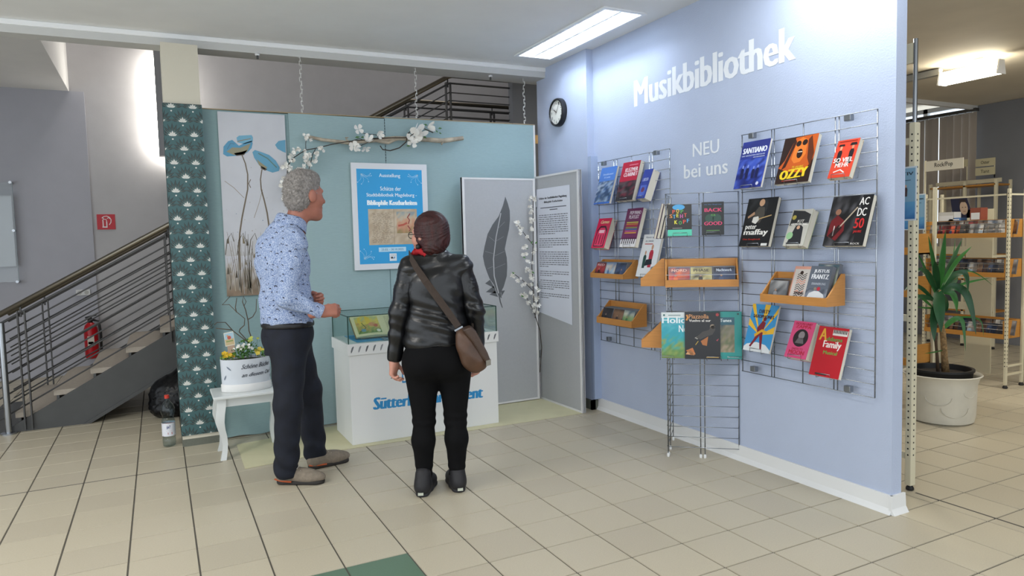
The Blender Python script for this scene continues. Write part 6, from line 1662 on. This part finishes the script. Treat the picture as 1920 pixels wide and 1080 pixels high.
# hair
axH = np.array([fH, rH, UPV])
hair = [ell(HP(-.024, 0, .045), np.array((.109, .086, .11))*1.08, .02, axH), ell(HP(-.055, 0, -.02), np.array((.076, .077, .08))*1.08, .03, axH), ell(HP(.035, 0, .1), np.array((.055, .06, .045))*1.08, .03, axH), cut(unit(fH*.9-UPV*.62), HP(.055, 0, .035)), sub(HP(.01, .1, -.02), (.04, .036, .05), .01, axH), sub(HP(.01, -.1, -.02), (.04, .036, .05), .01, axH), cut(unit(-UPV+fH*.45), HP(-.05, 0, -.088))]
def hairn(X, Y, Z): return .0035*np.sin(260*X+40*np.sin(33*Z))*np.sin(240*Y+25*np.sin(41*Z))+.003*np.sin(150*Z+14*np.sin(50*X)+9*np.sin(63*Y))
M_HAIR = mat('grey_hair', '#8f8a86', .7, noise=.35, nscale=60, bump=.8, bscale=170, detail=5)
HV, HF = sdf_mesh(hair, .0045, noise=hairn)
organic('hair', [(HV, HF)], M_HAIR, man)
strands('hair_strands', man, HV, HF, mat('grey_strand', '#a29d99', .6), 5000, .008, .02, lambda q: unit(-fH*.4+UPV*(q[2]-hc[2])*3), 3, .6)
for s_ in (-1, 1): MB().tube([HP(.092, s_*.018, .022), HP(.096, s_*.034, .03), HP(.084, s_*.052, .026)], .0045, 5).build('eyebrow', mat('brow_grey', '#5a5450', .8), man)
# shirt: light blue cotton with little dark birds
def shirt_mat():
    m = bpy.data.materials.new('bird_print_shirt'); m.use_nodes = True; nt = m.node_tree; b = nt.nodes['Principled BSDF']; N = nt.nodes.new; Lk_ = nt.links.new
    tc = N('ShaderNodeTexCoord')
    n1 = N('ShaderNodeTexNoise'); n1.inputs['Scale'].default_value = 170; n1.inputs['Detail'].default_value = 3; Lk_(tc.outputs['Object'], n1.inputs['Vector'])
    r1 = N('ShaderNodeValToRGB'); e = r1.color_ramp.elements; e[0].position = .36; e[0].color = S('#667aa3')+(1,); e[1].position = .62; e[1].color = S('#b4bfd4')+(1,)
    x = r1.color_ramp.elements.new(.48); x.color = S('#8a9cc0')+(1,)
    Lk_(n1.outputs[0], r1.inputs[0])
    def cells(off):
        nz = N('ShaderNodeTexNoise'); nz.inputs['Scale'].default_value = 45; Lk_(tc.outputs['Object'], nz.inputs['Vector'])
        mx = N('ShaderNodeMixRGB'); mx.inputs[0].default_value = .014; Lk_(tc.outputs['Object'], mx.inputs[1]); Lk_(nz.outputs['Color'], mx.inputs[2])
        va = N('ShaderNodeVectorMath'); va.operation = 'ADD'; va.inputs[1].default_value = off; Lk_(mx.outputs[0], va.inputs[0])
        vo = N('ShaderNodeTexVoronoi'); vo.inputs['Scale'].default_value = 27; Lk_(va.outputs[0], vo.inputs['Vector']); return vo
    v1 = cells((0, 0, 0)); v2 = cells((.002, .0, .0062))
    lt = N('ShaderNodeMath'); lt.operation = 'LESS_THAN'; lt.inputs[1].default_value = .3; Lk_(v1.outputs['Distance'], lt.inputs[0])
    gt = N('ShaderNodeMath'); gt.operation = 'GREATER_THAN'; gt.inputs[1].default_value = .31; Lk_(v2.outputs['Distance'], gt.inputs[0])
    mu = N('ShaderNodeMath'); mu.operation = 'MULTIPLY'; Lk_(lt.outputs[0], mu.inputs[0]); Lk_(gt.outputs[0], mu.inputs[1])
    m2 = N('ShaderNodeMixRGB'); m2.inputs[2].default_value = S('#24263a')+(1,); Lk_(mu.outputs[0], m2.inputs[0]); Lk_(r1.outputs[0], m2.inputs[1])
    Lk_(m2.outputs[0], b.inputs['Base Color']); b.inputs['Roughness'].default_value = .8
    n3 = N('ShaderNodeTexNoise'); n3.inputs['Scale'].default_value = 22; Lk_(tc.outputs['Object'], n3.inputs['Vector'])
    bp_ = N('ShaderNodeBump'); bp_.inputs['Strength'].default_value = .35; bp_.inputs['Distance'].default_value = .01; Lk_(n3.outputs[0], bp_.inputs['Height']); Lk_(bp_.outputs[0], b.inputs['Normal'])
    return m
SH = shirt_mat()
sh = [ell(W(-.145, .05, 1.38), (.158, .19, .235), .05, axT), ell(W(-.14, .05, 1.13), (.165, .175, .21), .06, axT), ell(W(-.135, .05, 1.02), (.155, .172, .1), .05, axT), cap(Rsh, Lsh, .072, .072, .05), cap(W(-.115, .045, 1.62), Rsh+np.array((0, 0, .02)), .07, .062, .05), cap(W(-.115, .045, 1.62), Lsh+np.array((0, 0, .02)), .07, .062, .05), cap(W(-.17, .05, 1.5), W(-.105, .045, 1.64), .09, .08, .05),
      ell(W(-.218, .06, 1.44), (.085, .16, .16), .05, axT), cap(Rsh-UPV*.02, Rel, .073, .06, .03), cap(Rel, Rwr-unit(Rwr-Rel)*.005, .06, .041, .03), cap(Lsh-UPV*.02, Lel, .073, .06, .03), cap(Lel, Lwr-unit(Lwr-Lel)*.005, .06, .041, .03),
      cut((0, 0, -1), (0, 0, 1.012)), cut(unit(Rwr-Rel), Rwr), cut(unit(D_(.5, .12)+UPV*.85), W(-.078, .045, 1.675)), sub(W(-.06, .05, 1.69), (.068, .068, .05), .01)]
def shn(X, Y, Z): return .0045*np.sin(34*Z+5*np.sin(9*X+4*Y)+30*X)*np.sin(14*Y+9*X+3)+.003*np.sin(70*Z+22*X+6*np.sin(21*Y))
SHIRT = organic('shirt', [sdf_mesh(sh, .008, noise=shn)], SH, man)
# collar: standing fold of cloth round the neck
ring = []; mbc = MB(); n_ = 28
nd = unit(D_(.5, .12)+UPV*.85); a_ = unit(np.cross(nd, rT)); b_ = rT
for j, (hh, rr) in enumerate(((-.03, .108), (-.005, .098), (.028, .083), (.034, .078), (.0, .075))):
    for i in range(n_):
        an = 2*math.pi*i/n_; drop = -.035*max(0, math.cos(an))**2 if j < 2 else -.02*max(0, math.cos(an))
        p = W(-.078, .045, 1.655)+nd*(hh+drop)-a_*rr*math.cos(an)*(1.0 if True else 1)+b_*rr*math.sin(an)*.95
        mbc.v.append(tuple(p))
for j in range(4):
    for i in range(n_): mbc.f.append((j*n_+i, j*n_+(i+1) % n_, (j+1)*n_+(i+1) % n_, (j+1)*n_+i))
mbc.build('collar', SH, SHIRT, smooth=True)
MB().tube([Rwr-unit(Rwr-Rel)*.05, Rwr+unit(Rwr-Rel)*.004], [.048, .044], 18).build('cuff', SH, SHIRT, smooth='auto')
# jeans
JE = mat('dark_denim', '#0e1320', .8, noise=.3, nscale=14, bump=.3, bscale=400)
je = [ell(W(-.138, .05, .94), (.158, .178, .15), .05, axT), ell(W(-.185, .05, .9), (.1, .155, .11), .05, axT), cap(W(-.135, -.035, .87), Rk, .118, .083, .05), cap(Rk, Ra, .083, .074, .04), cap(W(-.115, .14, .87), Lk, .116, .083, .05), cap(Lk, La, .083, .074, .04), cut((0, 0, 1), (0, 0, 1.012)), cut((0, 0, -1), (0, 0, .045))]
def jn(X, Y, Z): return .004*np.sin(46*Z+14*X+4*np.sin(12*Y))*np.exp(-((Z-.16)/.14)**2)*1.6+.003*np.sin(38*Z-25*X)*np.exp(-((Z-.62)/.2)**2)
JEANS = organic('jeans', [sdf_mesh(je, .009, noise=jn)], JE, man)
organic('belt', [sdf_mesh([ell(W(-.138, .05, .99), (.163, .183, .16), .05, axT), cut((0, 0, 1), (0, 0, 1.022)), cut((0, 0, -1), (0, 0, .985))], .008)], mat('black_leather_belt', '#17171a', .45), man)
for (q, r_) in ((W(-.235, -.075, .88), 0),):
    MB().obox(q, unit(fT*.5+rT*.9), UPV, unit(rT*.6-fT), .055, .06, .012).build('back_pocket', JE, JEANS, bevel=.006)
M_SN = mat('taupe_suede', '#7d7264', .8, noise=.15, nscale=50); M_SNS = mat('sneaker_sole', '#2a2724', .7); M_SNA = mat('sneaker_orange', '#b8582e', .6); M_SNL = mat('sneaker_stripe', '#b9b2a6', .6)
shoe(man, W(-.245, -.045, 0), W(.05, -.155, 0), M_SN, M_SNS, M_SNL, .052)
shoe(man, W(-.05, .165, 0), W(.215, .265, 0), M_SN, M_SNS, M_SNL, .052)
for (h_, t_) in ((W(-.25, -.045, .03), W(-.14, -.09, .024)), (W(-.055, .16, .03), W(.05, .2, .024))):
    side = np.cross(unit(t_-h_), UPV)*.045
    MB().tube([h_+side*.4, (h_+t_)/2+side*.98, t_+side*1.02], .006, 6).build('orange_trim', M_SNA, man, smooth=True)

# ---------------- woman
W, D_ = frame(1.42, 3.9)
SKIN2 = mat('skin_fair', '#c08a78', .5, noise=.05, nscale=30)
wo = thing('person', tuple(W(.04, 0, 0)), 'woman with dark red tied hair in a black leather jacket and black trousers, back turned', 'person')
fT = unit(D_(-.08, 1)); rT = np.cross(fT, UPV); axT = np.array([rT, fT, UPV])
fH = unit(D_(-.78, .62)); rH = np.cross(fH, UPV); axH = np.array([fH, rH, UPV])
hc = W(.012, .015, 1.545)
hp, HP = head_prims(hc, fH, rH, .92)
Lsh, Lel, Lwr = W(-.098, .0, 1.352), W(-.172, -.02, 1.09), W(-.213, .02, .80)
Rsh, Rel, Rwr = W(.2, .0, 1.352), W(.272, -.02, 1.09), W(.292, .06, .80)
hL = hand_prims(Lwr, -UPV+D_(-.12, .05), D_(.35, .9), .98, .75, side=1)
hR = hand_prims(Rwr, -UPV+D_(.0, .1), D_(-.3, .9), .98, .6, side=-1)
core = [ell(W(.045, 0, 1.2), (.14, .095, .19), .05, axT), ell(W(.04, 0, .95), (.14, .1, .2), .05, axT), cap(Lsh, Lel, .045, .038, .04), cap(Lel, Lwr, .038, .027, .03), cap(Rsh, Rel, .045, .038, .04), cap(Rel, Rwr, .038, .027, .03), cap(W(.035, .0, 1.32), W(.015, .01, 1.48), .055, .05, .04)]
Lk, La, Rk, Ra = W(-.048, .01, .44), W(-.058, -.0, .09), W(.14, .01, .44), W(.138, .0, .09)
core += [cap(W(-.04, 0, .8), Lk, .075, .05, .04), cap(Lk, La, .05, .036, .03), cap(W(.13, 0, .8), Rk, .075, .05, .04), cap(Rk, Ra, .05, .036, .03)]
organic('body', [sdf_mesh(core, .012), sdf_mesh(hp+[cap(W(.03, .0, 1.36), W(.015, .01, 1.5), .055, .05, .04)], .0045), sdf_mesh(hL, .0038), sdf_mesh(hR, .0038)], SKIN2, wo)
eyes(wo, HP)
M_HR = mat('dark_auburn_hair', '#33100f', .45, noise=.45, nscale=9, bump=.6, bscale=60, stretch=(5, 5, 1.2))
hair = [ell(HP(-.03, 0, .04), np.array((.118, .098, .112))*.95, .02, axH), ell(HP(-.075, .0, -.035), np.array((.07, .085, .075))*.95, .04, axH), ell(HP(.0, .06, -.02), np.array((.06, .035, .07))*.95, .03, axH), ell(HP(.02, -.06, -.02), np.array((.055, .03, .06))*.95, .03, axH), ell(W(.035, -.062, 1.47), (.062, .05, .048), .03), cut(unit(fH*.93-UPV*.36), HP(.05, 0, .03))]
def hn2(X, Y, Z): return .002*np.sin(130*X+90*Y+20*np.sin(22*Z))
HV, HF = sdf_mesh(hair, .005, noise=hn2)
organic('hair', [(HV, HF)], M_HR, wo)
strands('hair_strands', wo, HV, HF, mat('auburn_strand', '#4a1714', .4), 3000, .02, .045, lambda q: unit(W(.035, -.062, 1.47)-q)*1.6, 4, .12)
for k in range(5): MB().tube([W(.075+.006*k, -.045+.01*k, 1.48), W(.095+.004*k, -.05, 1.45-.008*k), W(.092+.005*(k % 3), -.045, 1.42-.006*k)], .0012, 4).build('hair_strand', M_HR, wo)
MB().lathe([(.0, -.018), (.014, -.01), (.016, 0), (.014, .01), (.0, .018)], W(-.047, -.045, 1.478), 10).build('hair_clip', M_BLK, wo, smooth=True)
# glasses
for s_ in (-1, 1):
    P_ = [HP(.112, s_*.035+.026*math.cos(i*math.pi/8), .002+.02*math.sin(i*math.pi/8)) for i in range(17)]
    MB().tube(P_, .0022, 5, cap=False).build('glasses_rim', M_BLK, wo)
    MB().tube([HP(.111, s_*.062, .008), HP(.05, s_*.08, .006), HP(-.02, s_*.084, .0)], .0022, 5).build('glasses_arm', M_BLK, wo)
MB().tube([HP(.114, -.01, .006), HP(.118, 0, .009), HP(.114, .01, .006)], .002, 5).build('glasses_bridge', M_BLK, wo)
# jacket
def leather(name, col, rough):
    return mat(name, col, rough, spec=.55, noise=.25, nscale=10, bump=.35, bscale=55)
JK = mat('black_leather', '#0b0c0f', .33, spec=.6, noise=.2, nscale=10, bump=.22, bscale=45)
jk = [ell(W(.05, -.01, 1.22), (.178, .128, .2), .05, axT), ell(W(.045, -.005, 1.0), (.195, .138, .19), .06, axT), cap(Lsh, Rsh, .062, .062, .05), cap(W(.045, -.01, 1.4), Lsh, .06, .06, .05), cap(W(.045, -.01, 1.4), Rsh, .06, .06, .05), ell(W(.045, -.01, .91), (.2, .14, .09), .04, axT),
      cap(Lsh, Lel, .068, .058, .03), cap(Lel, Lwr, .057, .044, .03), cap(Rsh, Rel, .068, .058, .03), cap(Rel, Rwr, .057, .044, .03), cut(unit(np.array((0, 0, -1.0))), (0, 0, .795)), sub(W(.02, .005, 1.47), (.075, .075, .05), .01)]
cutL = ell
def jkn(X, Y, Z):
    dx = X-W(.05, 0, 0)[0]
    q = .0022*np.sin(Z*2*np.pi/.021)*((Z > 1.2) & (Z < 1.34) & (np.abs(dx) > .155))
    return .0055*np.sin(27*X+11*np.sin(9*Z+3)+6*Z)*np.sin(13*Z+10*X+2)+.0015*np.sin(80*Z+30*X)*(np.abs(dx) > .17)+q+0*Y
torso_cut = jk[:6]+[cut((-.03, 0, -1.0), (1.46, 3.9, .885))]
V1, F1 = sdf_mesh(jk[:6]+[cut((.04, 0, -1.0), W(.045, 0, .882)), sub(W(.02, .005, 1.47), (.075, .075, .05), .01)], .0085, noise=jkn)
V2, F2 = sdf_mesh(jk[6:8]+[cut(unit(Lwr-Lel), Lwr)], .0085, noise=jkn)
V3, F3 = sdf_mesh(jk[8:10]+[cut(unit(Rwr-Rel), Rwr)], .0085, noise=jkn)
JACK = organic('jacket', [(V1, F1), (V2, F2), (V3, F3)], JK, wo)
MB().tube([W(-.05, .03, 1.425), W(-.01, -.055, 1.432), W(.045, -.075, 1.432), W(.09, -.04, 1.425), W(.11, .03, 1.41)], .021, 10).build('jacket_collar', JK, JACK, smooth=True)
for (a_, b_) in ((W(-.085, -.03, 1.41), W(-.12, -.05, 1.34)), (W(.19, -.03, 1.405), W(.225, -.05, 1.34))):
    MB().tube([a_, (a_+b_)/2, b_], .004, 5).build('shoulder_seam', JK, JACK, smooth=True)
MB().tube([W(-.145, -.06, .905), W(-.08, -.128, .903), W(.03, -.153, .905), W(.14, -.135, .908), W(.225, -.07, .912)], .004, 5).build('hem_seam', JK, JACK, smooth=True)
# red scarf
RS = mat('red_scarf', '#a3161f', .75, noise=.15, nscale=40, bump=.4, bscale=70)
P_ = [W(.015+.075*math.sin(i*math.pi/10), .01-.07*math.cos(i*math.pi/10), 1.445+.012*math.sin(i*1.9)+(-.015 if i in (4, 5, 6) else 0)) for i in range(21)]
MB().tube(P_, .021, 10, cap=False).build('scarf', RS, wo, smooth=True)
MB().tube([W(-.06, -.01, 1.45), W(-.085, .03, 1.42), W(-.075, .08, 1.36)], .022, 8).build('scarf_end', RS, wo, smooth=True)
# trousers
TR = mat('black_stretch_cloth', '#08080a', .85, spec=.2)
tr = [ell(W(.038, -.02, .83), (.192, .15, .14), .05, axT), ell(W(-.045, -.05, .79), (.105, .12, .1), .05, axT), ell(W(.125, -.05, .79), (.105, .12, .1), .05, axT), cap(W(-.055, 0, .77), Lk, .107, .066, .04), cap(Lk, W(-.056, -.02, .32), .062, .067, .03), cap(W(-.056, -.02, .32), La, .067, .047, .03), cap(W(.145, 0, .77), Rk, .107, .066, .04), cap(Rk, W(.142, -.02, .32), .062, .067, .03), cap(W(.142, -.02, .32), Ra, .067, .047, .03), cut((0, 0, 1), (0, 0, .93)), cut((0, 0, -1), (0, 0, .075))]
def trn(X, Y, Z): return .0035*np.sin(120*Z+12*X)*(np.exp(-((Z-.43)/.06)**2)+np.exp(-((Z-.12)/.05)**2))+0*Y
organic('trousers', [sdf_mesh(tr, .0085, noise=trn)], TR, wo)
M_TS = mat('trail_shoe_black', '#1d1c1f', .6, noise=.2, nscale=40); M_TA = mat('trail_shoe_mauve', '#6a5560', .6); M_TSS = mat('trail_shoe_sole', '#26262a', .7)
shoe(wo, W(-.082, -.105, 0), W(-.012, .15, 0), M_TS, M_TSS, M_TA, .046)
shoe(wo, W(.152, -.07, 0), W(.105, .185, 0), M_TS, M_TSS, M_TA, .046)
for (q, e_) in ((W(-.082, -.112, .025), 1), (W(.153, -.078, .025), 1)):
    MB().obox(q, D_(1, 0), UPV, D_(0, 1), .016, .008, .006).build('heel_reflector', mat('pale_reflector', '#b9bdae', .5), wo)
MB().tube([Lwr+np.array((0, 0, -.1))+D_(-.012, -.012)*1+D_(.011*math.cos(i*math.pi/4), .011*math.sin(i*math.pi/4)) for i in range(9)], .0022, 5, cap=False).build('finger_ring', M_CHROME, wo)
# shoulder bag worn across the back
bg_ = thing('shoulder_bag', tuple(W(.24, -.2, .755)), 'worn brown leather shoulder bag hanging at the hip of the woman in black', 'bag')
BL = leather('worn_brown_leather', '#4e3627', .45)
tx = np.array([unit(D_(.9, 0)-UPV*.35), unit(D_(0, 1)), unit(UPV*.9+D_(.35, 0))])
bag = [ell(W(.225, -.19, .885), (.068, .052, .13), .03, np.array([unit(D_(.92, 0)+UPV*.38), unit(D_(0, 1)), unit(UPV*.92-D_(.38, 0))])), ell(W(.262, -.19, .825), (.075, .055, .075), .04, np.array([unit(D_(.92, 0)+UPV*.38), unit(D_(0, 1)), unit(UPV*.92-D_(.38, 0))]))]
organic('bag_body', [sdf_mesh(bag, .007, noise=lambda X, Y, Z: .003*np.sin(60*X+30*Z)*np.sin(45*Z))], BL, bg_)
flap = [(.185, 1.005), (.235, 1.02), (.268, .985), (.322, .875), (.342, .82), (.325, .795), (.285, .85), (.245, .925)]
MB().prism([W(s_, -.252, z) for s_, z in flap], D_(0, .11)).build('flap', leather('brown_flap_leather', '#3f2d22', .45), bg_, bevel=.01)
MB().obox(W(.328, -.256, .812), unit(D_(1, 0)+UPV*.3), unit(UPV), unit(D_(0, 1)), .014, .016, .005).build('buckle', mat('bag_buckle', '#8f8a80', .3, metal=.9), bg_)
SB = mat('brown_webbing', '#3a2f28', .8)
def ribbon(pts, w_, name):
    mb = MB(); C = [np.array(p) for p in pts]; n_ = len(C)
    for i in range(n_):
        t_ = unit(C[min(i+1, n_-1)]-C[max(i-1, 0)]); out = unit(np.array(C[i])-np.array((W(.045, 0, 0)[0], W(.045, 0, 0)[1], C[i][2]))); s_ = unit(np.cross(t_, out))
        for a_, b_ in ((-1, 0), (1, 0), (1, 1), (-1, 1)): mb.v.append(tuple(C[i]+s_*w_*a_+out*.004*b_))
    for i in range(n_-1):
        for k in range(4): mb.f.append((i*4+k, i*4+(k+1) % 4, (i+1)*4+(k+1) % 4, (i+1)*4+k))
    mb.f += [(0, 1, 2, 3), tuple((n_-1)*4+k for k in (3, 2, 1, 0))]
    return mb.build(name, SB, bg_)
ribbon([W(-.1, .06, 1.395), W(-.1, .0, 1.438), W(-.09, -.075, 1.415), W(-.06, -.125, 1.36), W(-.01, -.148, 1.28), W(.05, -.157, 1.19), W(.11, -.165, 1.1), W(.165, -.178, 1.015)], .021, 'strap')
ribbon([W(-.1, .06, 1.395), W(-.06, .13, 1.3), W(.04, .16, 1.15), W(.16, .15, 1.03), W(.235, .05, .99), W(.255, -.1, 1.0)], .021, 'strap')
MB().obox(W(.168, -.188, 1.005), unit(D_(.8, 0)+UPV*.4), unit(UPV*.8-D_(.4, 0)), unit(D_(0, 1)), .026, .005, .004).build('strap_ring', M_CHROME, bg_)
MB().obox(W(.182, -.19, .972), unit(D_(.8, 0)+UPV*.4), unit(UPV*.8-D_(.4, 0)), unit(D_(0, 1)), .021, .03, .004).build('strap_tab', leather('brown_flap_leather', '#3f2d22', .45), bg_)
